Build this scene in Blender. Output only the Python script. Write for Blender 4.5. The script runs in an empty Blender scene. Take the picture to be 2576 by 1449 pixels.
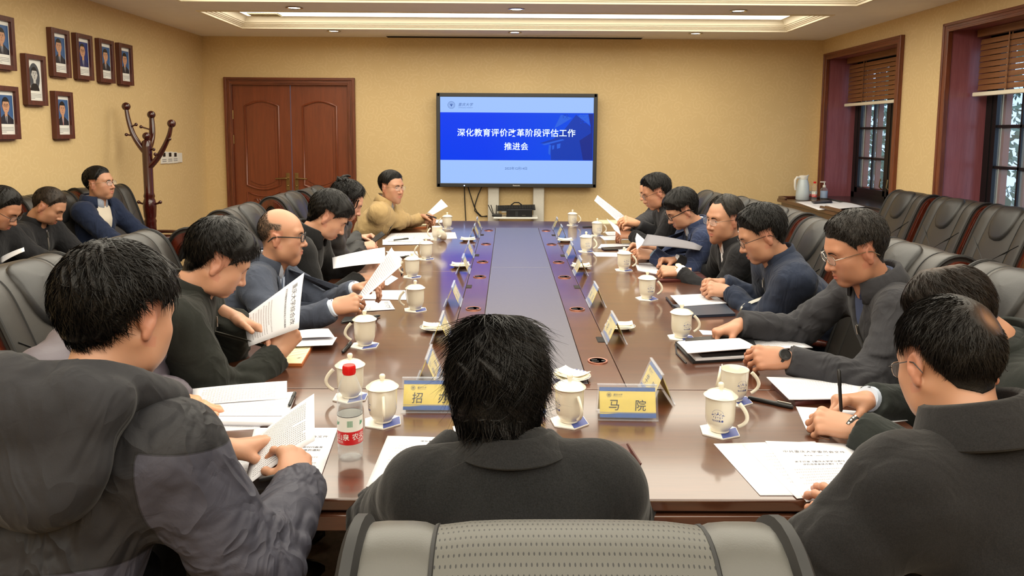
import bpy, bmesh, math, random
import numpy as np
from mathutils import Vector, Matrix
from mathutils.bvhtree import BVHTree

SC = bpy.context.scene
COL = SC.collection
PI = math.pi
rng = np.random.RandomState(7)
random.seed(7)

# ------------------------------------------------------------------ camera
FPX, PPX, PPY = 1860.0, 1288.0, 531.0
PITCH, YAW, ROLL = math.radians(6.02), math.radians(0.37), math.radians(0.34)
CAMP = np.array([0.0, 0.0, 1.59])
_f = np.array([math.sin(YAW) * math.cos(PITCH), math.cos(YAW) * math.cos(PITCH), -math.sin(PITCH)])
_r0 = np.array([math.cos(YAW), -math.sin(YAW), 0.0])
_u0 = np.cross(_r0, _f)
_r = math.cos(ROLL) * _r0 + math.sin(ROLL) * _u0
_u = -math.sin(ROLL) * _r0 + math.cos(ROLL) * _u0
cam_d = bpy.data.cameras.new('camera')
cam_d.sensor_fit = 'HORIZONTAL'
cam_d.sensor_width = 36.0
cam_d.lens = FPX / 2576.0 * 36.0
cam_d.shift_y = (PPY - 724.5) / 2576.0
cam_d.clip_start = 0.05
cam = bpy.data.objects.new('camera', cam_d)
COL.objects.link(cam)
cam.matrix_world = Matrix(((_r[0], _u[0], -_f[0], CAMP[0]), (_r[1], _u[1], -_f[1], CAMP[1]),
                           (_r[2], _u[2], -_f[2], CAMP[2]), (0, 0, 0, 1)))
SC.camera = cam

def at(x, y, X=None, Y=None, Z=None):
    """survey helper: the world point seen at a photograph pixel, on a known plane of the room"""
    d = _f + _r * (x - PPX) / FPX + _u * (PPY - y) / FPX
    if X is not None: t = (X - CAMP[0]) / d[0]
    elif Y is not None: t = (Y - CAMP[1]) / d[1]
    else: t = (Z - CAMP[2]) / d[2]
    return CAMP + d * t

# ------------------------------------------------------------------ world, exposure, lights
W = bpy.data.worlds.new('overcast_sky')
SC.world = W
W.use_nodes = True
bgn = W.node_tree.nodes['Background']
bgn.inputs[0].default_value = (0.48, 0.68, 1.0, 1)
bgn.inputs[1].default_value = 1.9
SC.view_settings.view_transform = 'Standard'
SC.view_settings.look = 'None'
SC.view_settings.gamma = 1.0
SC.view_settings.use_curve_mapping = False
SC.view_settings.exposure = 0.0
try:
    SC.cycles.use_denoising = True
    SC.cycles.max_bounces = 7
    SC.cycles.diffuse_bounces = 4
    SC.cycles.glossy_bounces = 4
    SC.cycles.transmission_bounces = 7
    SC.cycles.transparent_max_bounces = 8
    SC.cycles.sample_clamp_indirect = 6.0
    SC.cycles.caustics_reflective = False
    SC.cycles.caustics_refractive = False
except Exception:
    pass
PANEL_E = 4.2       # emission of the cove panels in the ceiling trays
SPOT_W = 4.5       # power of each recessed downlight
SCREEN_E = 1.0

# ------------------------------------------------------------------ mesh helpers
def new_mesh(name, V, F, mats=(), midx=None, smooth=True, angle=None):
    V = np.asarray(V, dtype=np.float32).reshape(-1, 3)
    me = bpy.data.meshes.new(name)
    if isinstance(F, np.ndarray):
        k = F.shape[1]
        m = len(F)
        me.vertices.add(len(V)); me.vertices.foreach_set('co', V.ravel())
        me.loops.add(m * k); me.loops.foreach_set('vertex_index', F.astype(np.int32).ravel())
        me.polygons.add(m); me.polygons.foreach_set('loop_start', np.arange(0, m * k, k, dtype=np.int32))
        me.update(calc_edges=True)
    else:
        me.from_pydata(V.tolist(), [], F)
    for mt in mats: me.materials.append(mt)
    n = len(me.polygons)
    if midx is not None and n:
        me.polygons.foreach_set('material_index', np.asarray(midx, dtype=np.int32))
    me.polygons.foreach_set('use_smooth', np.full(n, bool(smooth)))
    if smooth and angle is not None:
        me.set_sharp_from_angle(angle=math.radians(angle))
    me.validate(); me.update()
    return me

def link(name, me, parent=None, loc=None, rot=None):
    o = bpy.data.objects.new(name, me)
    COL.objects.link(o)
    if loc is not None: o.location = loc
    if rot is not None: o.rotation_euler = rot
    if parent is not None: o.parent = parent
    return o

def tag(o, label=None, cat=None, group=None, kind=None):
    if label: o['label'] = label
    if cat: o['category'] = cat
    if group: o['group'] = group
    if kind: o['kind'] = kind
    return o

def empty(name, loc=(0, 0, 0), rz=0.0, label=None, cat=None, group=None, kind=None):
    o = bpy.data.objects.new(name, None)
    o.empty_display_size = 0.05
    COL.objects.link(o)
    o.location = loc; o.rotation_euler = (0, 0, rz)
    return tag(o, label, cat, group, kind)

def copy_tree(o, parent=None):
    c = o.copy(); COL.objects.link(c)
    if parent is not None: c.parent = parent
    for ch in list(o.children): copy_tree(ch, c)
    return c

class MB:
    """collects shapes; build() links them as ONE mesh object"""
    def __init__(s): s.V = []; s.F = []; s.M = []; s.hb = False
    def add(s, V, F, m=0, T=None):
        V = np.asarray(V, dtype=float).reshape(-1, 3)
        if T is not None:
            T = np.array(T, dtype=float); V = V @ T[:3, :3].T + T[:3, 3]
        o = len(s.V); s.V.extend(V.tolist())
        for f in (F.tolist() if isinstance(F, np.ndarray) else F):
            s.F.append([i + o for i in f]); s.M.append(m)
        return s
    def box(s, c, d, m=0, bev=0.0, rot=None, T=None, seg=2):
        s.hb = s.hb or bev > 0
        bm = bmesh.new()
        bmesh.ops.create_cube(bm, size=1.0)
        for v in bm.verts: v.co = Vector((v.co.x * d[0], v.co.y * d[1], v.co.z * d[2]))
        if bev > 0:
            bmesh.ops.bevel(bm, geom=list(bm.edges), offset=min(bev, min(d) * .49), segments=seg, affect='EDGES', profile=0.5)
        if rot is not None:
            R = Matrix.Rotation(rot[2], 4, 'Z') @ Matrix.Rotation(rot[1], 4, 'Y') @ Matrix.Rotation(rot[0], 4, 'X')
            bmesh.ops.transform(bm, matrix=R, verts=bm.verts)
        bm.verts.index_update()
        V = [(v.co.x + c[0], v.co.y + c[1], v.co.z + c[2]) for v in bm.verts]
        F = [[v.index for v in f.verts] for f in bm.faces]
        bm.free()
        return s.add(V, F, m, T)
    def lathe(s, prof, n=24, m=0, T=None, c=(0, 0, 0), cap=True):
        V = []; F = []
        for (r, z) in prof:
            for i in range(n):
                a = 2 * PI * i / n
                V.append((c[0] + r * math.cos(a), c[1] + r * math.sin(a), c[2] + z))
        k = len(prof)
        for j in range(k - 1):
            for i in range(n):
                F.append([j * n + i, j * n + (i + 1) % n, (j + 1) * n + (i + 1) % n, (j + 1) * n + i])
        if cap:
            if prof[0][0] > 1e-5: F.append([i for i in range(n)][::-1])
            if prof[-1][0] > 1e-5: F.append([(k - 1) * n + i for i in range(n)])
        return s.add(V, F, m, T)
    def tube(s, pts, r, n=8, m=0, T=None, cap=True, flat=1.0, up=None):
        P = np.asarray(pts, dtype=float); k = len(P)
        R = np.full(k, r) if np.isscalar(r) else np.asarray(r, dtype=float)
        V = []; F = []
        tg = np.gradient(P, axis=0); tg /= np.linalg.norm(tg, axis=1)[:, None] + 1e-9
        u = np.array(up if up is not None else ((0, 0, 1) if abs(tg[0][2]) < .9 else (1, 0, 0)), dtype=float)
        for j in range(k):
            u = u - tg[j] * (u @ tg[j]); u /= np.linalg.norm(u) + 1e-9
            w = np.cross(tg[j], u)
            for i in range(n):
                a = 2 * PI * i / n
                V.append(P[j] + R[j] * (math.cos(a) * u * flat + math.sin(a) * w))
        for j in range(k - 1):
            for i in range(n):
                F.append([j * n + i, j * n + (i + 1) % n, (j + 1) * n + (i + 1) % n, (j + 1) * n + i])
        if cap:
            F.append([i for i in range(n)][::-1]); F.append([(k - 1) * n + i for i in range(n)])
        return s.add(V, F, m, T)
    def ball(s, c, r, n=12, m=0, T=None, sc=(1, 1, 1)):
        k = max(6, n // 2 + 1)
        V = []; F = []
        for j in range(k + 1):
            t = PI * j / k
            for i in range(n):
                a = 2 * PI * i / n
                V.append((c[0] + r * sc[0] * math.sin(t) * math.cos(a), c[1] + r * sc[1] * math.sin(t) * math.sin(a), c[2] - r * sc[2] * math.cos(t)))
        for j in range(k):
            for i in range(n):
                F.append([j * n + i, j * n + (i + 1) % n, (j + 1) * n + (i + 1) % n, (j + 1) * n + i])
        return s.add(V, F, m, T)
    def prism(s, outline, a, b, m=0, T=None):
        """outline = list of 3-D points (planar), extruded from offset a to offset b (vectors)"""
        P = np.asarray(outline, dtype=float); n = len(P)
        V = np.vstack([P + np.asarray(a), P + np.asarray(b)])
        F = [list(range(n))[::-1], list(range(n, 2 * n))] + [[i, (i + 1) % n, n + (i + 1) % n, n + i] for i in range(n)]
        return s.add(V, F, m, T)
    def build(s, name, mats, parent=None, smooth=True, angle=50, loc=None, rot=None):
        if not isinstance(mats, (list, tuple)): mats = [mats]
        me = new_mesh(name, s.V, s.F, mats, s.M, smooth, angle)
        bm = bmesh.new(); bm.from_mesh(me)
        bmesh.ops.recalc_face_normals(bm, faces=bm.faces)
        bm.to_mesh(me); bm.free()
        if smooth and angle is not None: me.set_sharp_from_angle(angle=math.radians(angle))
        o = link(name, me, parent, loc, rot)
        if s.hb and smooth:
            wn = o.modifiers.new('weighted_normals', 'WEIGHTED_NORMAL'); wn.weight = 100; wn.keep_sharp = True
        return o

def frame(o, x=None, y=None, z=None):
    """4x4 matrix from origin and axes"""
    M = np.eye(4)
    M[:3, 0] = x; M[:3, 1] = y; M[:3, 2] = z; M[:3, 3] = o
    return M

def nrm(v):
    v = np.asarray(v, dtype=float); return v / (np.linalg.norm(v) + 1e-12)

# ------------------------------------------------------------------ materials
def lin(c):
    """sRGB 0-255 -> linear"""
    return tuple(((v / 255.0) / 12.92 if v / 255.0 <= 0.04045 else ((v / 255.0 + 0.055) / 1.055) ** 2.4) for v in c) + (1.0,)

class NT:
    def __init__(s, name):
        s.m = bpy.data.materials.new(name); s.m.use_nodes = True
        s.t = s.m.node_tree; s.b = s.t.nodes['Principled BSDF']; s.out = s.t.nodes['Material Output']
    def n(s, typ, **kw):
        nd = s.t.nodes.new(typ)
        for k, v in kw.items():
            if k.startswith('i_'):
                key = k[2:]
                nd.inputs[int(key) if key.isdigit() else key.replace('_', ' ')].default_value = v
            else: setattr(nd, k, v)
        return nd
    def l(s, a, b): s.t.links.new(a, b)
    def math(s, op, a, b=None, c=None):
        nd = s.n('ShaderNodeMath', operation=op)
        for i, v in enumerate((a, b, c)):
            if v is None: continue
            if isinstance(v, (int, float)): nd.inputs[i].default_value = v
            else: s.l(v, nd.inputs[i])
        return nd.outputs[0]
    def mix(s, fac, a, b):
        nd = s.n('ShaderNodeMix', data_type='RGBA')
        for i, v in ((0, fac), (6, a), (7, b)):
            if isinstance(v, (int, float, tuple)): nd.inputs[i].default_value = v
            else: s.l(v, nd.inputs[i])
        return nd.outputs[2]
    def ramp(s, fac, stops):
        nd = s.n('ShaderNodeValToRGB')
        el = nd.color_ramp.elements
        while len(el) < len(stops): el.new(0.5)
        for e, (p, c) in zip(el, stops): e.position = p; e.color = c
        s.l(fac, nd.inputs[0]); return nd.outputs[0]
    def bump(s, h, strength=0.3, dist=0.002):
        nd = s.n('ShaderNodeBump', i_Strength=strength, i_Distance=dist)
        s.l(h, nd.inputs['Height']); s.l(nd.outputs[0], s.b.inputs['Normal'])
    def coords(s, kind='Object', scale=(1, 1, 1), rot=(0, 0, 0)):
        tc = s.n('ShaderNodeTexCoord'); mp = s.n('ShaderNodeMapping')
        mp.inputs['Scale'].default_value = scale; mp.inputs['Rotation'].default_value = rot
        s.l(tc.outputs[kind], mp.inputs[0]); return mp.outputs[0]
    def noise(s, vec, scale, detail=3.0, rough=0.5, dist=0.0):
        nd = s.n('ShaderNodeTexNoise', i_Scale=scale, i_Detail=detail, i_Roughness=rough, i_Distortion=dist)
        s.l(vec, nd.inputs['Vector']); return nd.outputs['Fac']

def mat(name, col, rough=0.5, metal=0.0, spec=None, bump=None, var=0.0, vscale=8.0, sheen=0.0, coat=0.0, coat_r=0.05, trans=0.0, ior=None, alpha=None, emit=None, es=1.0, stretch=(1, 1, 1), kind='Object'):
    N = NT(name); b = N.b
    c = lin(col)
    b.inputs['Base Color'].default_value = c
    b.inputs['Roughness'].default_value = rough
    b.inputs['Metallic'].default_value = metal
    if spec is not None: b.inputs['Specular IOR Level'].default_value = spec
    if sheen: b.inputs['Sheen Weight'].default_value = sheen; b.inputs['Sheen Roughness'].default_value = 0.5
    if coat: b.inputs['Coat Weight'].default_value = coat; b.inputs['Coat Roughness'].default_value = coat_r
    if trans: b.inputs['Transmission Weight'].default_value = trans
    if ior: b.inputs['IOR'].default_value = ior
    if alpha is not None: b.inputs['Alpha'].default_value = alpha
    if emit is not None:
        b.inputs['Emission Color'].default_value = lin(emit); b.inputs['Emission Strength'].default_value = es
    if var or bump:
        v = N.coords(kind, stretch)
        if var:
            f = N.noise(v, vscale, 4.0, 0.6)
            lo = tuple(x * (1 - var) for x in c[:3]) + (1,); hi = tuple(min(1, x * (1 + var)) for x in c[:3]) + (1,)
            N.l(N.ramp(f, [(0.3, lo), (0.7, hi)]), b.inputs['Base Color'])
        if bump:
            sc, st, ds = bump
            N.bump(N.noise(v, sc, 3.0, 0.6), st, ds)
    return N.m

def wood(name, dark, light, axis=2, scale=1.0, rough=0.35, coat=0.3, coat_r=0.12, grain=1.0, spec=0.5):
    N = NT(name); st = [14.0, 14.0, 14.0]; st[axis] = 0.9
    v = N.coords('Object', tuple(x * scale for x in st))
    f = N.noise(v, 2.2, 5.0, 0.62, 0.6)
    f2 = N.noise(v, 14.0, 2.0, 0.5)
    ff = N.math('ADD', N.math('MULTIPLY', f, 0.75), N.math('MULTIPLY', f2, 0.25))
    N.l(N.ramp(ff, [(0.5 - 0.2 / grain, lin(dark)), (0.5 + 0.2 / grain, lin(light))]), N.b.inputs['Base Color'])
    N.b.inputs['Roughness'].default_value = rough
    N.b.inputs['Specular IOR Level'].default_value = spec
    N.b.inputs['Coat Weight'].default_value = coat; N.b.inputs['Coat Roughness'].default_value = coat_r
    N.bump(f2, 0.06, 0.001)
    return N.m

def wallpaper():
    N = NT('gold_wallpaper')
    tc = N.n('ShaderNodeTexCoord')
    sx = N.n('ShaderNodeSeparateXYZ'); N.l(tc.outputs['Object'], sx.inputs[0])
    cb0 = N.n('ShaderNodeCombineXYZ')
    N.l(N.math('ADD', sx.outputs[0], sx.outputs[1]), cb0.inputs[0]); N.l(sx.outputs[2], cb0.inputs[1])
    nz = N.n('ShaderNodeTexNoise', i_Scale=5.0, i_Detail=2.0); N.l(cb0.outputs[0], nz.inputs['Vector'])
    cb = N.n('ShaderNodeVectorMath', operation='MULTIPLY_ADD'); N.l(nz.outputs['Color'], cb.inputs[0]); cb.inputs[1].default_value = (.09, .09, 0); N.l(cb0.outputs[0], cb.inputs[2])
    vo = N.n('ShaderNodeTexVoronoi', voronoi_dimensions='2D', i_Scale=7.5, i_Randomness=0.8)
    N.l(cb.outputs[0], vo.inputs['Vector'])
    sv = N.n('ShaderNodeVectorMath', operation='SUBTRACT'); N.l(cb.outputs[0], sv.inputs[0]); N.l(vo.outputs['Position'], sv.inputs[1])
    s2 = N.n('ShaderNodeSeparateXYZ'); N.l(sv.outputs[0], s2.inputs[0])
    ang = N.math('ARCTAN2', s2.outputs[1], s2.outputs[0])
    ds = N.math('MULTIPLY', vo.outputs['Distance'], 10.0)
    sp = N.math('SINE', N.math('ADD', N.math('MULTIPLY', ang, 1.0), ds))
    line = N.math('POWER', N.math('ABSOLUTE', sp), 8.0)
    fine = N.noise(cb.outputs[0], 160.0, 2.0)
    mask = N.math('GREATER_THAN', N.noise(cb.outputs[0], 6.0, 2.0), 0.44)
    pat = N.math('MULTIPLY', line, mask)
    base = N.mix(fine, lin((206, 178, 128)), lin((220, 194, 144)))
    N.l(N.mix(N.math('MULTIPLY', pat, 0.24), base, lin((232, 208, 160))), N.b.inputs['Base Color'])
    N.l(N.math('SUBTRACT', 0.62, N.math('MULTIPLY', pat, 0.2)), N.b.inputs['Roughness'])
    N.bump(N.math('ADD', N.math('MULTIPLY', pat, 0.6), N.math('MULTIPLY', fine, 0.5)), 0.25, 0.001)
    return N.m

def leather(name, col, rough=0.36, fine=1.0):
    N = NT(name)
    v = N.coords('Object')
    f = N.noise(v, 420.0 * fine, 2.0); g = N.noise(v, 5.0, 3.0)
    N.b.inputs['Base Color'].default_value = lin(col)
    N.l(N.math('ADD', rough - 0.08, N.math('MULTIPLY', g, 0.16)), N.b.inputs['Roughness'])
    N.bump(N.math('ADD', N.math('MULTIPLY', f, 0.25), N.math('MULTIPLY', N.noise(v, 14.0, 3.0), 0.9)), 0.28, 0.003)
    return N.m

def perforated(name, col):
    N = NT(name)
    tc = N.n('ShaderNodeTexCoord'); uv = N.n('ShaderNodeSeparateXYZ'); N.l(tc.outputs['UV'], uv.inputs[0])
    a = N.math('MULTIPLY', uv.outputs[0], 160.0); bb = N.math('MULTIPLY', uv.outputs[1], 140.0)
    row = N.math('FLOOR', bb)
    a2 = N.math('ADD', a, N.math('MULTIPLY', N.math('MODULO', row, 2.0), 0.5))
    fx = N.math('SUBTRACT', N.math('FRACT', a2), 0.5); fy = N.math('SUBTRACT', N.math('FRACT', bb), 0.5)
    d = N.math('SQRT', N.math('ADD', N.math('MULTIPLY', N.math('MULTIPLY', fx, fx), 1.0), N.math('MULTIPLY', N.math('MULTIPLY', fy, fy), 0.8)))
    hole = N.math('LESS_THAN', d, 0.17)
    N.l(N.mix(hole, lin(col), lin((14, 14, 15))), N.b.inputs['Base Color'])
    N.b.inputs['Roughness'].default_value = 0.5
    N.bump(N.math('SMOOTH_MIN', d, 0.3, 0.1), 0.5, 0.002)
    return N.m

def cloth(name, col, scale=900.0, var=0.25, rough=0.92, sheen=0.06, check=None, big=0.0, ridge_=.55):
    N = NT(name); v = N.coords('Object')
    f = N.noise(v, scale, 2.0); g = N.noise(v, 3.5, 4.0, 0.6)
    c = lin(col)
    lo = tuple(x * (1 - var) for x in c[:3]) + (1,); hi = tuple(x * (1 + var) for x in c[:3]) + (1,)
    colr = N.ramp(f, [(0.3, lo), (0.7, hi)])
    if check:
        s = N.n('ShaderNodeSeparateXYZ'); N.l(v, s.inputs[0])
        l1 = N.math('LESS_THAN', N.math('FRACT', N.math('MULTIPLY', N.math('ADD', s.outputs[0], s.outputs[1]), 16.0)), 0.06)
        l2 = N.math('LESS_THAN', N.math('FRACT', N.math('MULTIPLY', s.outputs[2], 16.0)), 0.06)
        colr = N.mix(N.math('MULTIPLY', N.math('MAXIMUM', l1, l2), 0.5), colr, lin(check))
    N.l(colr, N.b.inputs['Base Color'])
    N.b.inputs['Roughness'].default_value = rough
    N.b.inputs['Specular IOR Level'].default_value = 0.3
    N.b.inputs['Sheen Weight'].default_value = sheen; N.b.inputs['Sheen Roughness'].default_value = 0.45
    rn = N.noise(N.coords('Object', (1.0, 1.0, .62), (.35, .2, 0)), 8.5, 2.0, 0.5, 1.3)
    ridge = N.math('SUBTRACT', 1.0, N.math('MULTIPLY', N.math('ABSOLUTE', N.math('SUBTRACT', rn, 0.5)), 5.0))
    ridge = N.math('MAXIMUM', ridge, 0.0)
    h = N.math('ADD', N.math('MULTIPLY', f, 0.03), N.math('ADD', N.math('MULTIPLY', N.noise(v, 24.0, 3.0, 0.55, 0.8), .22), N.math('MULTIPLY', ridge, ridge_ + big)))
    N.bump(h, 0.5, 0.016)
    return N.m

def two_tone(name, a, b_, rough=.66):
    N = NT(name); v = N.coords('Object'); at_ = N.n('ShaderNodeAttribute', attribute_name='split')
    f = N.noise(v, 900.0, 2.0)
    k = N.math('GREATER_THAN', at_.outputs['Fac'], 0.0)
    seam = N.math('LESS_THAN', N.math('ABSOLUTE', at_.outputs['Fac']), 0.0022)
    c = N.mix(k, lin(a), lin(b_)); c = N.mix(N.math('MULTIPLY', seam, .6), c, lin((14, 14, 16)))
    c = N.mix(N.math('MULTIPLY', f, .25), c, lin((20, 20, 24)))
    N.l(c, N.b.inputs['Base Color']); N.b.inputs['Roughness'].default_value = rough; N.b.inputs['Specular IOR Level'].default_value = .35
    rn = N.noise(N.coords('Object', (1.0, 1.0, .6), (.35, .2, 0)), 7.5, 2.0, 0.5, 1.5)
    ridge = N.math('MAXIMUM', N.math('SUBTRACT', 1.0, N.math('MULTIPLY', N.math('ABSOLUTE', N.math('SUBTRACT', rn, 0.5)), 5.0)), 0.0)
    N.bump(N.math('ADD', N.math('MULTIPLY', f, .02), N.math('ADD', N.math('MULTIPLY', ridge, .8), N.math('MULTIPLY', N.noise(v, 22.0, 3.0, .55, 1.2), .25))), .55, .02)
    return N.m

def stripe_cloth(name, a, b_, freq=150.0):
    N = NT(name); v = N.coords('Object'); s = N.n('ShaderNodeSeparateXYZ'); N.l(v, s.inputs[0])
    k = N.math('GREATER_THAN', N.math('FRACT', N.math('MULTIPLY', N.math('ADD', s.outputs[0], s.outputs[1]), freq)), 0.5)
    N.l(N.mix(k, lin(a), lin(b_)), N.b.inputs['Base Color']); N.b.inputs['Roughness'].default_value = 0.9
    return N.m

def skin(name, col, scalp=(38, 32, 28)):
    N = NT(name); at_ = N.n('ShaderNodeAttribute', attribute_name='tint')
    sp = N.n('ShaderNodeSeparateColor'); N.l(at_.outputs['Color'], sp.inputs[0])
    v = N.coords('Object'); f = N.noise(v, 60.0, 3.0); g = N.noise(v, 14.0, 3.0)
    c = lin(col)
    base = N.mix(N.math('MULTIPLY', g, 0.35), c, lin((min(255, col[0] + 4), int(col[1] * .84), int(col[2] * .78))))
    base = N.mix(N.math('MULTIPLY', sp.outputs[0], 0.75), base, lin((176, 92, 84)))
    base = N.mix(N.math('MULTIPLY', sp.outputs[1], 0.88), base, lin(scalp))
    N.l(base, N.b.inputs['Base Color'])
    N.b.inputs['Roughness'].default_value = 0.48
    N.b.inputs['Subsurface Weight'].default_value = 0.12
    N.b.inputs['Subsurface Radius'].default_value = (0.6, 0.25, 0.12)
    N.b.inputs['Subsurface Scale'].default_value = 0.012
    N.bump(N.math('ADD', f, N.math('MULTIPLY', N.noise(v, 500.0, 1.0), 0.2)), 0.1, 0.001)
    return N.m

def hairmat(name, col, rough=0.5, spec=0.2):
    N = NT(name); v = N.coords('Object'); f = N.noise(v, 40.0, 2.0)
    c = lin(col)
    N.l(N.ramp(f, [(0.3, tuple(x * .6 for x in c[:3]) + (1,)), (0.75, tuple(min(1, x * 1.5) for x in c[:3]) + (1,))]), mxn := N.n('ShaderNodeMix', data_type='RGBA').inputs[6])
    mx = mxn.node; ab = N.n('ShaderNodeAttribute', attribute_name='bare'); N.l(ab.outputs['Fac'], mx.inputs[0]); mx.inputs[7].default_value = lin((150, 110, 80)); N.l(mx.outputs[2], N.b.inputs['Base Color'])
    N.b.inputs['Roughness'].default_value = rough
    N.b.inputs['Specular IOR Level'].default_value = spec
    N.bump(N.noise(v, 330.0, 2.0), 0.35, 0.002)
    return N.m

def printed(name, kind, base=(222, 222, 228)):
    """white paper whose print (flat text lines) follows the sheet's UV; u across, v down the page"""
    N = NT(name)
    tc = N.n('ShaderNodeTexCoord'); s = N.n('ShaderNodeSeparateXYZ'); N.l(tc.outputs['UV'], s.inputs[0])
    u, v = s.outputs[0], s.outputs[1]
    N.b.inputs['Roughness'].default_value = 0.8
    N.b.inputs['Specular IOR Level'].default_value = 0.25
    if kind == 'blank':
        N.b.inputs['Base Color'].default_value = lin(base); return N.m
    lines, v0, v1, dens = {'full': (26, .09, .93, .7), 'letter': (22, .50, .90, .5), 'list': (17, .2, .8, .45)}[kind]
    row = N.math('FLOOR', N.math('MULTIPLY', v, float(lines)))
    fr = N.math('FRACT', N.math('MULTIPLY', v, float(lines)))
    inrow = N.math('MULTIPLY', N.math('GREATER_THAN', fr, 0.28), N.math('LESS_THAN', fr, 0.78))
    rn = N.n('ShaderNodeTexWhiteNoise', noise_dimensions='1D'); N.l(row, rn.inputs['W'])
    end = N.math('ADD', 0.88, N.math('MULTIPLY', N.math('LESS_THAN', rn.outputs['Value'], 0.25), N.math('MULTIPLY', rn.outputs['Value'], -1.6)))
    start = N.math('ADD', 0.12, N.math('MULTIPLY', N.math('GREATER_THAN', rn.outputs['Value'], 0.75), 0.06))
    inx = N.math('MULTIPLY', N.math('GREATER_THAN', u, start), N.math('LESS_THAN', u, end))
    iny = N.math('MULTIPLY', N.math('GREATER_THAN', v, v0), N.math('LESS_THAN', v, v1))
    ch = N.math('FRACT', N.math('MULTIPLY', u, 34.0))
    glyph = N.math('MULTIPLY', N.math('GREATER_THAN', ch, 0.12), N.math('LESS_THAN', ch, 0.9))
    cb = N.n('ShaderNodeCombineXYZ'); N.l(N.math('MULTIPLY', u, 150.0), cb.inputs[0]); N.l(N.math('MULTIPLY', v, lines * 5.0), cb.inputs[1])
    wn = N.noise(cb.outputs[0], 1.0, 1.0)
    ink = N.math('MULTIPLY', N.math('MULTIPLY', inrow, glyph), N.math('MULTIPLY', inx, iny))
    ink = N.math('MULTIPLY', ink, N.math('GREATER_THAN', wn, 0.42))
    N.l(N.mix(N.math('MULTIPLY', ink, dens), lin(base), lin((40, 40, 46))), N.b.inputs['Base Color'])
    return N.m

def glossy_clear(name, col=(255, 255, 255), rough=0.03, ior=1.45, tint=None):
    N = NT(name)
    N.b.inputs['Base Color'].default_value = lin(col)
    N.b.inputs['Transmission Weight'].default_value = 1.0
    N.b.inputs['Roughness'].default_value = rough
    N.b.inputs['IOR'].default_value = ior
    return N.m

def clear(name, col, base=.05, edge=.55, rough=.03):
    """clear plastic: see-through face on, whiter towards its rounded edges (Fresnel)"""
    N = NT(name); N.b.inputs['Base Color'].default_value = lin(col); N.b.inputs['Roughness'].default_value = rough
    N.b.inputs['Specular IOR Level'].default_value = .9
    lw = N.n('ShaderNodeLayerWeight', i_Blend=.5)
    N.l(N.math('ADD', base, N.math('MULTIPLY', N.math('POWER', lw.outputs['Facing'], 3.0), edge)), N.b.inputs['Alpha']); return N.m

def emis(name, col, strength):
    N = NT(name)
    N.b.inputs['Base Color'].default_value = (0, 0, 0, 1)
    N.b.inputs['Roughness'].default_value = 0.25; N.b.inputs['Specular IOR Level'].default_value = 0.15
    N.b.inputs['Emission Color'].default_value = lin(col)
    N.b.inputs['Emission Strength'].default_value = strength
    return N.m

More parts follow.
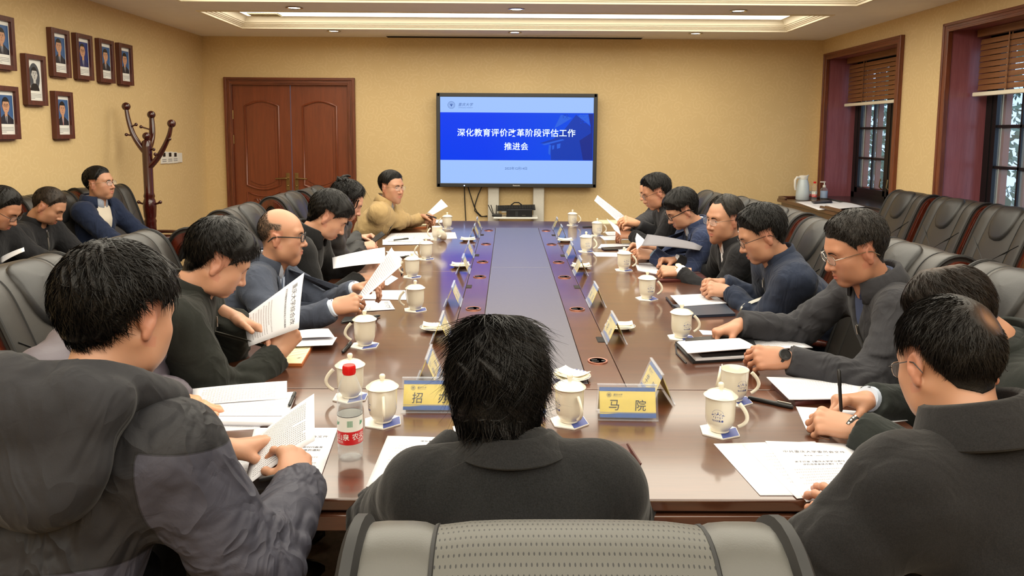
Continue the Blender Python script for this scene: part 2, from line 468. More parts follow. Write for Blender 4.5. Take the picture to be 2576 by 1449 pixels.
M = dict(
    wall=wallpaper(),
    ceil=mat('ceiling_paint', (244, 240, 236), 0.9, var=0.02),
    mould=mat('cream_moulding', (238, 228, 205), 0.55),
    panel=emis('ceiling_light_panel', (255, 246, 226), PANEL_E),
    lamp=emis('downlight_glow', (255, 247, 225), 9.0),
    chrome=mat('brushed_chrome', (200, 198, 190), 0.25, 1.0),
    floor=mat('brown_carpet', (132, 116, 102), 0.95, var=0.2, vscale=40, bump=(300, .4, .004)),
    door=wood('door_wood', (104, 48, 24), (130, 64, 34), 2, 1.0, 0.38, 0.25, 0.2),
    frame=wood('frame_wood', (72, 30, 16), (128, 66, 36), 2, 1.4, 0.4, 0.2, 0.2),
    frameh=wood('frame_wood_across', (72, 30, 16), (128, 66, 36), 1, 1.4, 0.4, 0.2, 0.2),
    reveal=wood('reveal_wood', (126, 68, 76), (150, 90, 98), 2, 1.6, 0.3, 0.3, 0.2),
    table=wood('table_veneer', (56, 27, 14), (90, 50, 28), 0, 0.8, 0.32, 0.95, 0.10, 0.8),
    tableedge=wood('table_edge', (66, 36, 24), (100, 60, 42), 0, 1.0, 0.24, 0.5, 0.1, 0.8),
    inlay=mat('matt_table_inlay', (92, 90, 98), 0.3, var=0.06, vscale=90, spec=0.75),
    gap=mat('shadow_gap', (22, 14, 10), 0.8),
    dark=mat('black_plastic', (20, 20, 22), 0.4),
    bezel=mat('dark_bezel', (44, 46, 48), 0.38),
    white=mat('white_plastic', (226, 224, 216), 0.4),
    column=mat('ivory_column', (205, 202, 192), 0.45, var=0.03, vscale=60),
    china=mat('bone_china', (228, 222, 204), 0.12, coat=0.6, coat_r=0.04),
    blue=mat('cobalt_print', (46, 66, 140), 0.3),
    napkin=mat('cream_napkin', (246, 240, 222), 0.9, bump=(160, .3, .002)),
    coaster=mat('white_coaster', (236, 232, 224), 0.5),
    coastblue=mat('blue_coaster_print', (70, 84, 150), 0.5),
    acryl2=clear('clear_acrylic_sheet', (206, 214, 228), .07, .4),
    yellow=mat('yellow_card', (226, 204, 92), 0.6, var=0.06, vscale=30),
    cardblue=mat('blue_card_band', (30, 84, 160), 0.6, var=0.12, vscale=60),
    ink=mat('black_ink', (18, 18, 22), 0.7),
    greyink=mat('grey_ink', (70, 72, 80), 0.7),
    copper=mat('copper_socket', (186, 126, 108), 0.28, 0.8),
    cherry=wood('cherry_chair_wood', (46, 14, 8), (92, 36, 20), 2, 1.3, 0.22, 0.6, 0.08),
    lea=leather('black_leather', (42, 39, 36), .4),
    leanear=leather('top_lit_leather', (70, 69, 65), 0.4),  # black leather of the near chair, light from above painted in as grey
    leadark=leather('dark_leather_pad', (34, 34, 35), 0.42, 0.5),
    piping=mat('leather_seam', (16, 16, 17), 0.6),
    perf=perforated('top_lit_perforated_leather', (72, 71, 66)),  # same overhead light put into the colour of the near chair's back
    pic=wood('picture_frame_wood', (62, 26, 18), (98, 46, 34), 2, 2.0, 0.4, 0.2, 0.2),
    rack=wood('coat_rack_wood', (40, 10, 10), (74, 22, 18), 2, 2.0, 0.2, 0.6, 0.08),
    steel=mat('steel', (150, 148, 140), 0.3, 1.0),
    brass=mat('aged_brass', (150, 124, 80), 0.35, 0.9),
    blind=wood('blind_slat', (112, 70, 38), (146, 98, 58), 1, 2.0, 0.5, 0.1, 0.3),
    rail=mat('ivory_blind_rail', (232, 224, 204), 0.45),
    black=mat('black_paint', (16, 17, 20), 0.35),
    sash=mat('red_sash_paint', (120, 48, 40), 0.4, var=0.15),
    stone=mat('dark_granite', (44, 40, 42), 0.22, var=0.25, vscale=120),
    glass=mat('window_glass', (210, 225, 235), 0.02, alpha=.12),
    leaf=mat('tree_leaf', (84, 124, 104), 0.5, var=0.35, vscale=3.0),
    cabinet=wood('cabinet_wood', (52, 26, 16), (88, 48, 32), 1, 1.0, 0.3, 0.4, 0.12),
    paper=printed('white_paper', 'blank'), pfull=printed('printed_page', 'full'),
    pletter=printed('printed_letter', 'letter'), plist=printed('printed_list', 'list'),
    cream=mat('cream_notebook_page', (226, 214, 176), 0.8),
    redcap=mat('red_cap', (214, 24, 24), 0.35),
    redlabel=mat('red_label', (206, 30, 36), 0.4),
    whitelabel=mat('white_label', (236, 236, 230), 0.4),
    green=mat('green_print', (60, 150, 110), 0.5),
    water=clear('water', (196, 206, 210), .05, .35), pet=clear('clear_bottle_plastic', (222, 230, 236), .07, .75),
    eyew=mat('eye_white', (216, 204, 194), 0.25), iris=mat('dark_iris', (22, 14, 10), 0.15),
    lens=mat('spectacle_lens', (235, 240, 245), 0.03, alpha=.07),
    wire=mat('silver_wire', (176, 172, 164), 0.25, 1.0),
    orange=mat('tan_notebook_cover', (176, 96, 44), 0.6), maroon=mat('maroon_cover', (70, 26, 22), 0.4),
    navycov=mat('navy_folder_cover', (34, 42, 58), 0.45, bump=(300, .2, .002)),
    redpen=mat('red_pen', (226, 44, 40), 0.3),
    metal=mat('watch_steel', (196, 184, 150), 0.25, 1.0),
)
# ------------------------------------------------------------------ the room
XL, XR, YB, YN, ZC = -3.45, 3.56, 8.5, -2.6, 2.655

def structure(mb, name, mats, parent=None, **kw):
    o = mb.build(name, mats, parent, **kw)
    if parent is None: o['kind'] = 'structure'
    return o

structure(MB().box(((XL + XR) / 2, (YB + YN) / 2, -0.05), (XR - XL + 1.6, YB - YN + .4, 0.1)), 'floor', M['floor'])
structure(MB().box((XL - .06, (YB + YN) / 2, ZC / 2 + .1), (.12, YB - YN + .24, ZC + .2)), 'wall_left', M['wall'])
structure(MB().box(((XL + XR) / 2, YN - .06, ZC / 2 + .1), (XR - XL + .24, .12, ZC + .2)), 'wall_near', M['wall'])
DX0, DX1, DZ = -3.211, -1.733, 2.2
b = MB()
b.box(((XL + DX0 + .06) / 2 - .03, YB + .06, ZC / 2 + .1), (DX0 + .06 - XL + .06, .12, ZC + .2))
b.box(((DX1 - .06 + XR) / 2 + .03, YB + .06, ZC / 2 + .1), (XR - DX1 + .06 + .06, .12, ZC + .2))
b.box(((DX0 + DX1) / 2, YB + .06, (DZ - .06 + ZC + .2) / 2), (DX1 - DX0 - .12, .12, ZC + .2 - DZ + .06))
structure(b, 'wall_back', M['wall'])
WIN = [(6.739, 8.376, .90, 2.489), (4.459, 6.096, .90, 2.489), (2.179, 3.816, .90, 2.489), (-.101, 1.536, .90, 2.489)]  # last two windows are added out of view to bring in more daylight
b = MB(); T_ = .5
def wseg(y0, y1, z0, z1): b.box((XR + T_ / 2, (y0 + y1) / 2, (z0 + z1) / 2), (T_, y1 - y0, z1 - z0))
ye = [YB + .12] + [q for w in WIN for q in (w[1] - .05, w[0] + .05)] + [YN - .1]
for i in range(0, len(ye), 2): wseg(ye[i + 1], ye[i], 0, ZC + .2)
for y0, y1, z0, z1 in WIN:
    wseg(y0 + .05, y1 - .05, 0, z0 - .02); wseg(y0 + .05, y1 - .05, z1 - .05, ZC + .2)
structure(b, 'wall_right', M['wall'])
for nm, c, d in (('baseboard_left', (XL + .008, (YB + YN) / 2, .06), (.016, YB - YN, .12)),
                 ('baseboard_right', (XR - .008, (YB + YN) / 2, .06), (.016, YB - YN, .12)),
                 ('baseboard_back', ((DX1 + XR) / 2, YB - .008, .06), (XR - DX1 - .01, .016, .12))):
    structure(MB().box(c, d, bev=.004), nm, M['frameh'])

# ceiling with three recessed trays
TR = [(-2.745, 2.885, 6.74, 7.80), (-2.68, 2.868, 1.7, 6.215), (-2.68, 2.868, -2.1, 1.15)]
b = MB(); zt = .16
def cseg(x0, x1, y0, y1): b.box(((x0 + x1) / 2, (y0 + y1) / 2, ZC + zt / 2), (x1 - x0, y1 - y0, zt))
edges = [YN - .1]
for x0, x1, y0, y1 in TR[::-1]:
    cseg(XL - .1, XR + .1, edges[-1], y0); cseg(XL - .1, x0, y0, y1); cseg(x1, XR + .1, y0, y1); edges.append(y1)
cseg(XL - .1, XR + .1, edges[-1], YB + .1)
b.box(((XL + XR) / 2, (YB + YN) / 2, ZC + zt + .02), (XR - XL + .3, YB - YN + .3, .04))
structure(b, 'ceiling', M['ceil'])
PROF = [(-.03, 0), (-.03, -.006), (.0, -.008), (.0, .012), (.010, .012), (.012, .024), (.022, .024), (.024, .036), (.034, .036), (.036, .046), (.044, .05),
        (.047, .066), (.055, .082), (.068, .094), (.085, .102), (.095, .105)]
for k, (x0, x1, y0, y1) in enumerate(TR):
    V = []; F = []
    for d, z in PROF:
        d = d + .003
        V += [(x0 + d, y0 + d, ZC + z), (x1 - d, y0 + d, ZC + z), (x1 - d, y1 - d, ZC + z), (x0 + d, y1 - d, ZC + z)]
    for j in range(len(PROF) - 1):
        for i in range(4):
            F.append([j * 4 + i, j * 4 + (i + 1) % 4, (j + 1) * 4 + (i + 1) % 4, (j + 1) * 4 + i])
    o = MB().add(V, F).build('trim_%d' % (k + 1), M['mould'], angle=25); o['kind'] = 'structure'
    d = .093
    p = MB().box(((x0 + x1) / 2, (y0 + y1) / 2, ZC + .112), (x1 - x0 - 2 * d, y1 - y0 - 2 * d, .012)).build('ceiling_light_panel', M['panel'])
    tag(p, ['long glowing white light panel in the recess nearest the back wall', 'large glowing white light panel in the recess above the middle of the table',
            'glowing white light panel in the recess above the near end of the room'][k], 'light')

# grille hanging in the far tray
gp = at(661, 36, Z=2.74)
g = empty('air_vent', (gp[0], 7.52, 2.745), 0, 'small cream metal grille set into the glowing ceiling recess', 'vent')
b = MB(); b.box((0, 0, .004), (.3, .16, .004), 1)
for i in range(11): b.box((-.14 + i * .028, 0, 0), (.008, .16, .012))
for i in range(5): b.box((0, -.075 + i * .0375, 0), (.3, .008, .012))
b.build('grille', [M['cream'], M['gap']], g)
# linear slot diffuser near the back wall
g = empty('slot_diffuser', (.07, 8.37, ZC - .001), 0, 'long narrow slot diffuser in the ceiling above the screen', 'vent')
MB().box((0, 0, -.004), (2.87, .16, .008), bev=.003).build('diffuser_frame', M['ceil'], g)
for i in range(3): MB().box((0, -.048 + i * .048, -.009), (2.83, .02, .006)).build('slot', M['gap'], g)
# recessed downlights
cmesh = None

for j, yy in enumerate((6.53, 7.99)):
    for i, xx in enumerate((-1.845, .07, 1.99)):
        lab = 'round recessed downlight %s the glowing recess, %s' % (('on the camera side of', 'between the back wall and')[j], ('on the door side', 'in line with the screen', 'on the window side')[i])
        d = empty('downlight', (xx, yy, ZC), 0, lab, 'light', 'recessed ceiling downlights')
        if cmesh is None:
            m1 = MB().lathe([(.072, .0), (.074, -.006), (.062, -.009), (.054, -.003), (.05, .004)], 28, cap=False).build('rim', M['chrome'], d)
            m2 = MB().lathe([(.0001, -.001), (.053, -.001), (.053, .001), (.0001, .001)], 28).build('bulb', M['lamp'], d)
            cmesh = (m1.data, m2.data)
        else:
            link('rim', cmesh[0], d); link('bulb', cmesh[1], d)
        L = bpy.data.lights.new('downlight_beam', 'SPOT'); L.energy = SPOT_W; L.color = (1, .92, .76)
        L.spot_size = math.radians(115); L.spot_blend = .8; L.shadow_soft_size = .05
        lo = bpy.data.objects.new('downlight_beam', L); COL.objects.link(lo); lo.parent = d; lo.location = (0, 0, -.02)

# ------------------------------------------------------------------ double door
d = empty('door_1', ((DX0 + DX1) / 2, YB, 0), 0, kind='structure')
hw = (DX1 - DX0) / 2; fw = .085
for sx in (-1, 1):
    b = MB(); cx = sx * (hw - fw / 2)
    b.box((cx, .015, DZ / 2), (fw, .09, DZ), bev=.004); b.box((cx + sx * .026, -.036, DZ / 2 + .0), (.03, .016, DZ), bev=.005); b.box((cx - sx * .02, -.032, DZ / 2 - .02), (.02, .01, DZ - .04), bev=.004)
    b.build('door_frame', M['frame'], d)
b = MB(); b.box((0, .015, DZ - fw / 2 - .001), (2 * hw - .004, .088, fw), bev=.004); b.box((0, -.035, DZ - .017), (2 * hw - .006, .016, .03), bev=.005); b.box((0, -.031, DZ - .06), (2 * hw - .13, .01, .02), bev=.004)
b.build('door_frame', M['frameh'] if False else wood('frame_wood_head', (72, 30, 16), (128, 66, 36), 0, 1.4, 0.4, 0.2, 0.2), d)
def arch(x0, x1, z0, z1, top=.06, bot=0.0, n=12):
    P = []
    for i in range(n + 1):
        t = i / n; P.append((x0 + (x1 - x0) * t, z0 - bot * math.sin(PI * t) ** 1.0 * 1.0))
    for i in range(n + 1):
        t = 1 - i / n; P.append((x0 + (x1 - x0) * t, z1 + top * math.sin(PI * t)))
    return P
lw = hw - fw
for sx in (-1, 1):
    x0, x1 = (sx * lw, -.003) if sx < 0 else (.003, sx * lw)
    lf = MB().box(((x0 + x1) / 2, .03, (DZ - fw) / 2), (x1 - x0, .044, DZ - fw + .01), bev=.002).build('door_leaf', M['door'], d)
    cx = (x0 + x1) / 2; pw = .19
    for z0, z1, tp, bt, nm in ((.98, 1.88, .055, .05, 'door_panel'), (.2, .66, 0, 0, 'door_panel')):
        o_ = arch(cx - pw, cx + pw, z0, z1, tp, bt)
        b = MB(); ring = [(p[0], .004, p[1]) for p in o_]; ring.append(ring[0]); ring.append(ring[1])
        b.tube(ring, .013, 6, cap=False, up=(0, 1, 0))
        inn = arch(cx - pw + .045, cx + pw - .045, z0 + .05, z1 - .045, tp, bt)
        b.prism([(p[0], 0, p[1]) for p in inn], (0, .02, 0), (0, -.004, 0))
        mid = arch(cx - pw + .02, cx + pw - .02, z0 + .02, z1 - .02, tp, bt)
        b.prism([(p[0], 0, p[1]) for p in mid], (0, .02, 0), (0, .004, 0))
        b.build(nm, M['door'], lf)
    b = MB(); o_ = [(cx - pw, 0, .72), (cx + pw, 0, .72)] + [(cx + pw - 2 * pw * t, 0, .90 - .05 * math.sin(PI * t)) for t in np.linspace(0, 1, 11)]
    b.tube([(p[0], .005, p[2]) for p in o_ + o_[:1]], .009, 6, cap=False, up=(0, 1, 0))
    for i in range(9):
        b.tube([(cx - .12 + .03 * i, .006, .79 + .02 * math.sin(i * 1.3)), (cx - .10 + .03 * i, .002, .80 + .02 * math.cos(i * 2)), (cx - .115 + .03 * i, .006, .82)], .006, 5)
    b.build('carved_band', M['door'], lf)
    hx = sx * .05
    b = MB(); b.box((hx, .004, 1.02), (.042, .008, .2), bev=.003); b.lathe([(.012, 0), (.012, .04)], 12, T=frame((hx, .005, 1.06), (1, 0, 0), (0, 0, 1), (0, -1, 0)))
    b.tube([(hx, -.036, 1.06), (hx + sx * .03, -.042, 1.06), (hx + sx * .13, -.04, 1.054)], [.011, .01, .008], 8); b.ball((hx, -.001, .97), .012, 10)
    b.build('door_handle', M['brass'], lf)
    for hz in (1.78, 1.5, .4): MB().lathe([(.008, -.05), (.008, .05)], 8, c=(sx * lw, -.004, hz)).build('hinge', M['brass'], lf)

# ------------------------------------------------------------------ windows with deep reveals
XB, XW = 3.77, 3.885
paneM = None
slat_me = MB().box((0, 0, 0), (.004, 1.40, .041), bev=.001, rot=(0, math.radians(10), 0)).build('slat', M['blind'])
slat_data = slat_me.data; bpy.data.objects.remove(slat_me)
for k, (y0, y1, z0, z1) in enumerate(WIN):
    w = empty('window_%d' % (k + 1), (XR, (y0 + y1) / 2, z0), 0, kind='structure')
    hh = z1 - z0; hy = (y1 - y0) / 2; fw = .072
    for sy in (-1, 1):
        b = MB(); b.box((-.012, sy * (hy - fw / 2), hh / 2), (.04, fw, hh), bev=.005); b.box((-.03, sy * (hy - .012), hh / 2), (.02, .024, hh), bev=.006); b.box((-.026, sy * (hy - .052), hh / 2 - .02), (.014, .018, hh - .04), bev=.004)
        b.build('window_casing', M['frame'], w)
    b = MB(); b.box((-.012, 0, hh - fw / 2), (.038, 2 * hy - .004, fw - .002), bev=.005); b.box((-.03, 0, hh - .013), (.02, 2 * hy - .006, .024), bev=.006); b.box((-.026, 0, hh - .052), (.014, 2 * hy - .1, .018), bev=.004)
    b.build('window_casing', M['frameh'], w)
    iy = hy - .058; iz = hh - .058
    for sy in (-1, 1): MB().box((.19, sy * (iy + .008), hh / 2 - .02), (.40, .016, hh)).build('reveal_panel', M['reveal'], w)
    MB().box((.19, 0, iz + .008), (.40, 2 * iy, .016)).build('reveal_panel', M['reveal'], w)
    MB().box((.16, 0, -.012), (.42, 2 * iy + .03, .03), bev=.006).build('window_sill', M['stone'], w)
    # outer frame, casements
    fx = XW - XR
    b = MB()
    for sy in (-1, 1): b.box((fx + .03, sy * (iy - .035), iz / 2), (.06, .07, iz))
    b.box((fx + .03, 0, .03), (.06, 2 * iy, .06)); b.box((fx + .03, 0, iz - .03), (.06, 2 * iy, .06)); b.box((fx + .03, 0, iz / 2), (.06, .035, iz))
    b.build('window_frame', M['black'], w)
    cw = iy - .07 - .0175
    for sy in (-1, 1):
        cy = sy * (.0175 + cw / 2)
        c = MB()
        st = .055
        for s2 in (-1, 1): c.box((fx + .028, cy + s2 * (cw / 2 - st / 2), iz / 2), (.045, st, iz - .12))
        for zc in (.06 + st / 2, iz - .06 - st / 2): c.box((fx + .028, cy, zc), (.045, cw, st))
        cz0, cz1 = .06 + st, iz - .06 - st; rows = 4; ph = (cz1 - cz0) / rows
        for r_ in range(1, rows): c.box((fx + .03, cy, cz0 + ph * r_), (.03, cw - .1, .022))
        c.box((fx + .03, cy, iz / 2), (.03, .02, iz - .2))
        cs = c.build('casement', M['black'], w)
        q = MB(); rx = fx + .085
        for s2 in (-1, 0, 1): q.box((rx, cy + s2 * (cw / 2 - st - .012), iz / 2), (.05, .03, iz - .2))
        for r_ in range(0, rows + 1): q.box((rx, cy, cz0 + ph * r_), (.05, cw - .1, .028))
        q.build('storm_sash', M['sash'], w)
        for r_ in range(rows):
            for s2 in (-1, 1):
                pw_ = (cw - 2 * st) / 2
                MB().box((fx + .03, cy + s2 * pw_ / 2, cz0 + ph * (r_ + .5)), (.004, pw_ - .018, ph - .02)).build('pane', M['glass'], cs)
        b = MB(); b.tube([(fx - .002, cy - sy * cw * .42, .13), (fx - .03, cy - sy * cw * .42, .16), (fx - .02, cy - sy * cw * .42, .24)], .007, 6)
        b.build('window_catch', M['brass'], cs)
    # slatted blind
    bl = empty('slatted_blind', (XB, (y0 + y1) / 2, z0), 0, ['brown wooden slatted blind half lowered in the window beside the corner', 'brown wooden slatted blind half lowered in the window behind the row of wall chairs', 'brown wooden slatted blind half lowered in the added unseen window beside the bent writer', 'brown wooden slatted blind half lowered in the added unseen window next to the camera'][k], 'blind')
    MB().box((0, 0, iz - .03), (.05, 1.44, .06), bev=.004).build('headrail', M['blind'], bl)
    zb = 1.925 - z0
    n = 9; pitch = (iz - .08 - zb - .02) / n
    for i in range(n): link('slat', slat_data, bl, (0, 0, zb + .045 + pitch * i))
    MB().box((-.012, 0, zb - .005), (.032, 1.46, .034), bev=.008).build('bottom_rail', M['rail'], bl)
    b = MB()
    for yy in (-.35, .35): b.box((-.012, yy, (iz + zb) / 2), (.002, .012, iz - zb)); b.box((.012, yy, (iz + zb) / 2), (.002, .012, iz - zb))
    b.build('ladder_tape', M['blind'], bl)

# trees outside the windows
LV = rng.uniform(-1, 1, (17000, 3)) * np.array([1.6, 6.5, 2.5]) + np.array([7.4, 12.0, 1.9])
LV = LV[(np.sin(LV[:, 1] * 2.1 + LV[:, 2] * 1.7) + np.sin(LV[:, 1] * 4.7 - LV[:, 2] * 3.1) > -.95)]
A = rng.normal(size=(len(LV), 3)); A /= np.linalg.norm(A, axis=1)[:, None]
B = np.cross(A, rng.normal(size=(len(LV), 3))); B /= np.linalg.norm(B, axis=1)[:, None]
s_ = rng.uniform(.05, .11, (len(LV), 1))
V = np.stack([LV - A * s_, LV + B * s_ * .45, LV + A * s_, LV - B * s_ * .45], 1).reshape(-1, 3)
o = link('tree_foliage', new_mesh('tree_foliage', V, np.arange(len(V)).reshape(-1, 4), [M['leaf']], smooth=False)); tag(o, 'green tree foliage outside the windows', 'tree', kind='stuff')
b = MB()
for i in range(5):
    x = 7.2 + .5 * math.sin(i * 2.2); y = 8.0 + i * 1.9
    b.tube([(x, y, -.5), (x + .1, y + .1, 1.5), (x - .1, y + .3, 3.0), (x + .1, y + .6, 4.5)], [.1, .08, .06, .03], 7)
tag(b.build('tree_branches', mat('bark', (74, 62, 52), .9)), 'dark tree branches outside the windows', 'tree', kind='stuff')
structure(MB().box((9.5, 9, -.3), (11, 24, .1)), 'ground_outside', mat('outside_ground', (112, 116, 104), .9, var=.2))
# ------------------------------------------------------------------ text
_tc = {}
def text2d(s, size=1.0, bold=0.0, shear=0.0, spacing=1.0):
    """flat text outline as (verts Nx2 centred on its box, faces)"""
    k = (s, bold, shear, spacing)
    if k not in _tc:
        cu = bpy.data.curves.new('text', 'FONT'); cu.body = s; cu.offset = bold; cu.shear = shear; cu.space_character = spacing
        cu.resolution_u = 2
        ob = bpy.data.objects.new('text', cu); COL.objects.link(ob)
        dg = bpy.context.evaluated_depsgraph_get(); dg.update()
        me = bpy.data.meshes.new_from_object(ob.evaluated_get(dg))
        V = np.array([v.co[:2] for v in me.vertices]).reshape(-1, 2); F = [list(p.vertices) for p in me.polygons]
        bpy.data.objects.remove(ob); bpy.data.curves.remove(cu); bpy.data.meshes.remove(me)
        if len(V): V = V - (V.min(0) + V.max(0)) / 2
        _tc[k] = (V, F)
    V, F = _tc[k]
    return V * size, F

def put_text(mb, s, T, size, m=0, bold=0.0, shear=0.0, spacing=1.0, width=None, thick=0.0):
    V, F = text2d(s, size, bold, shear, spacing)
    if not len(V): return
    if width is not None: V = V * (width / (V[:, 0].max() - V[:, 0].min()))
    mb.add(np.column_stack([V, np.zeros(len(V))]), F, m, T)

def ring2d(mb, r0, r1, T, m=0, n=32, c=(0, 0)):
    V = []; F = []
    for i in range(n):
        a = 2 * PI * i / n
        V += [(c[0] + r0 * math.cos(a), c[1] + r0 * math.sin(a), 0), (c[0] + r1 * math.cos(a), c[1] + r1 * math.sin(a), 0)]
    for i in range(n):
        j = (i + 1) % n; F.append([2 * i, 2 * i + 1, 2 * j + 1, 2 * j])
    mb.add(V, F, m, T)

def poly2d(mb, pts, T, m=0):
    mb.add([(p[0], p[1], 0) for p in pts], [list(range(len(pts)))], m, T)

def emblem(mb, T, r, m=0):
    """the round university seal: two rings, little marks and a pointed shield with strokes"""
    ring2d(mb, r * .92, r, T, m); ring2d(mb, r * .60, r * .66, T, m)
    for i in range(16):
        a = 2 * PI * i / 16; c = (r * .79 * math.cos(a), r * .79 * math.sin(a))
        poly2d(mb, [(c[0] + r * .07 * math.cos(a + k * PI / 2), c[1] + r * .07 * math.sin(a + k * PI / 2)) for k in range(4)], T, m)
    poly2d(mb, [(-r * .46, r * .22), (r * .46, r * .22), (r * .3, -.02 * r), (0, -r * .5), (-r * .3, -.02 * r)], T, m)
    poly2d(mb, [(-r * .3, r * .32), (r * .3, r * .32), (r * .3, r * .4), (-r * .3, r * .4)], T, m)

def logo(mb, T, h, m=0):
    """seal with the four characters and the thin line of small print to its right; h = seal height, origin at the seal's centre"""
    emblem(mb, T, h / 2, m)
    T2 = np.array(T) @ frame((h * 1.95, h * .08, 0), (1, 0, 0), (0, 1, 0), (0, 0, 1))
    put_text(mb, '重庆大学', T2, h * .42, m, shear=.3, spacing=1.12, width=h * 2.05)
    T3 = np.array(T) @ frame((h * 1.95, -h * .36, 0), (1, 0, 0), (0, 1, 0), (0, 0, 1))
    put_text(mb, 'CHONGQING UNIVERSITY', T3, h * .1, m, width=h * 2.0)

def set_uv(me, uv):
    lay = me.uv_layers.new(name='UVMap')
    li = np.zeros(len(me.loops), dtype=np.int32); me.loops.foreach_get('vertex_index', li)
    lay.data.foreach_set('uv', np.asarray(uv, dtype=np.float32)[li].ravel())

M['socketbrown'] = mat('socket_brown', (96, 66, 58), .25, .3)
# ------------------------------------------------------------------ conference table
TZ = .76
TX0, TX1, TY0, TY1 = -1.0, 1.17, 1.605, 6.965
CXT = (TX0 + TX1) / 2
table = empty('conference_table', (CXT, (TY0 + TY1) / 2, 0), 0, 'long glossy brown wooden conference table with a matt grey strip down its middle', 'table')
TO = np.array([CXT, (TY0 + TY1) / 2, 0])
def slab(x0, x1, y0, y1, name, m, z0=TZ - .03, z1=TZ, bev=.0025):
    return MB().box(((x0 + x1) / 2 - TO[0], (y0 + y1) / 2 - TO[1], (z0 + z1) / 2), (x1 - x0 - .002, y1 - y0 - .002, z1 - z0), bev=bev).build(name, m, table)
ix0, ix1, sx0, sx1 = -.101, .274, -.221, .396
S1, S2, E0, E1 = 2.338, 4.392, 2.392, 6.47
slab(TX0, TX1, TY0, S1, 'tabletop', M['table'], bev=.006); slab(TX0, TX1, E1, TY1, 'tabletop', M['table'], bev=.006)
for y0, y1 in ((S1, S2), (S2, E1)):
    slab(TX0, sx0, y0, y1, 'tabletop', M['table']); slab(sx1, TX1, y0, y1, 'tabletop', M['table'])
slab(sx0, sx1, S1, E0, 'inlay_border', M['tableedge'])
for y0, y1 in ((E0, 4.54), (4.54, E1)): slab(ix0, ix1, y0, y1, 'centre_inlay', M['inlay'])
for x0, x1 in ((sx0, ix0), (ix1, sx1)): slab(x0, x1, E0, E1, 'inlay_border', M['tableedge'])
slab(TX0 + .02, TX1 - .02, TY0 + .02, TY1 - .02, 'table_core', M['gap'], TZ - .045, TZ - .006)
b = MB(); z0, z1 = TZ - .078, TZ - .038
for c, dd in (((CXT, TY0 + .02), (TX1 - TX0, .04)), ((CXT, TY1 - .02), (TX1 - TX0, .04)), ((TX0 + .02, (TY0 + TY1) / 2), (.04, TY1 - TY0 - .08)), ((TX1 - .02, (TY0 + TY1) / 2), (.04, TY1 - TY0 - .08))):
    b.box((c[0] - TO[0], c[1] - TO[1], (z0 + z1) / 2), (dd[0], dd[1], z1 - z0), bev=.005)
b.build('edge_fascia', M['tableedge'], table)
for yy in (2.35, 4.29, 6.2):
    b = MB(); b.box((0, yy - TO[1], .345), (.9, .5, .67), bev=.01); b.box((0, yy - TO[1], .03), (1.0, .6, .06), bev=.008)
    b.build('table_pedestal', M['cabinet'], table)
for xx in (-.158, .334):
    for yy in (2.635, 3.437, 4.222, 4.722, 5.495, 6.28):
        g = MB()
        T = frame((xx - TO[0], yy - TO[1], TZ + .0015), (1, 0, 0), (0, 1, 0), (0, 0, 1))
        g.lathe([(.0001, .0024), (.0295, .0024)], 32, 2, T, cap=False); g.lathe([(.0295, .0024), (.033, .0035), (.0365, .003), (.0375, 0), (.0375, -.004)], 32, 0, T)
        T2 = frame((xx - TO[0], yy - TO[1], TZ + .0040), (1, 0, 0), (0, 1, 0), (0, 0, 1))
        for px, py, w, h in ((-.012, .009, .022, .008), (-.010, -.010, .026, .007), (.02, -.003, .012, .012)):
            poly2d(g, [(px - w / 2, py - h / 2), (px + w / 2, py - h / 2), (px + w / 2, py + h / 2), (px - w / 2, py + h / 2)], T2, 1)
        g.build('round_socket_cover', [M['copper'], M['dark'], M['socketbrown']], table)
for xx, ys in ((-.205, (2.92, 3.95, 4.987, 6.0)), (.38, (2.92, 3.95, 4.987, 6.0))):
    for yy in ys:
        b = MB(); b.box((xx - TO[0], yy - TO[1], TZ - .001), (.03, .078, .005), 0, bev=.001); b.box((xx - TO[0], yy - TO[1], TZ + .001), (.024, .07, .003), 0)
        b.build('square_socket', [M['gap']], table)

# ------------------------------------------------------------------ screen, stand, small machines
SX0, SX1, SZ0, SZ1, SY = -.80, 1.006, .98, 2.033, 8.37
tv = empty('display_screen', ((SX0 + SX1) / 2, SY, SZ0), 0, 'large flat black-framed display showing a blue presentation slide', 'screen')
w, h = SX1 - SX0, SZ1 - SZ0; bz = .043
b = MB()
b.box((0, .05, h / 2), (w - .04, .08, h - .04), bev=.01)
for sx in (-1, 1): b.box((sx * (w / 2 - bz / 2), 0, h / 2), (bz, .05, h), bev=.006)
b.box((0, 0, bz / 2), (w - .01, .05, bz), bev=.006); b.box((0, 0, h - bz / 2), (w - .01, .05, bz), bev=.006)
b.build('screen_bezel', M['bezel'], tv)
pw, ph = w - 2 * bz, h - 2 * bz
TS = lambda dx, dz, k: frame((dx, -.012 - k * .0006, h / 2 + dz), (1, 0, 0), (0, 0, 1), (0, -1, 0))
def rect(mb, x0, x1, z0, z1, k, m): poly2d(mb, [(x0, z0), (x1, z0), (x1, z1), (x0, z1)], TS(0, 0, k), m)
def slide_blue():
    N = NT('slide_blue'); N.b.inputs['Specular IOR Level'].default_value = .15; N.b.inputs['Base Color'].default_value = (0, 0, 0, 1); N.b.inputs['Roughness'].default_value = .25
    v = N.coords('Object'); s = N.n('ShaderNodeSeparateXYZ'); N.l(v, s.inputs[0])
    f = N.math('MULTIPLY', N.math('ADD', s.outputs[0], .35), 1.1)
    N.l(N.ramp(f, [(0.0, lin((2, 62, 240))), (0.95, lin((10, 76, 232)))]), N.b.inputs['Emission Color'])
    N.b.inputs['Emission Strength'].default_value = SCREEN_E; return N.m
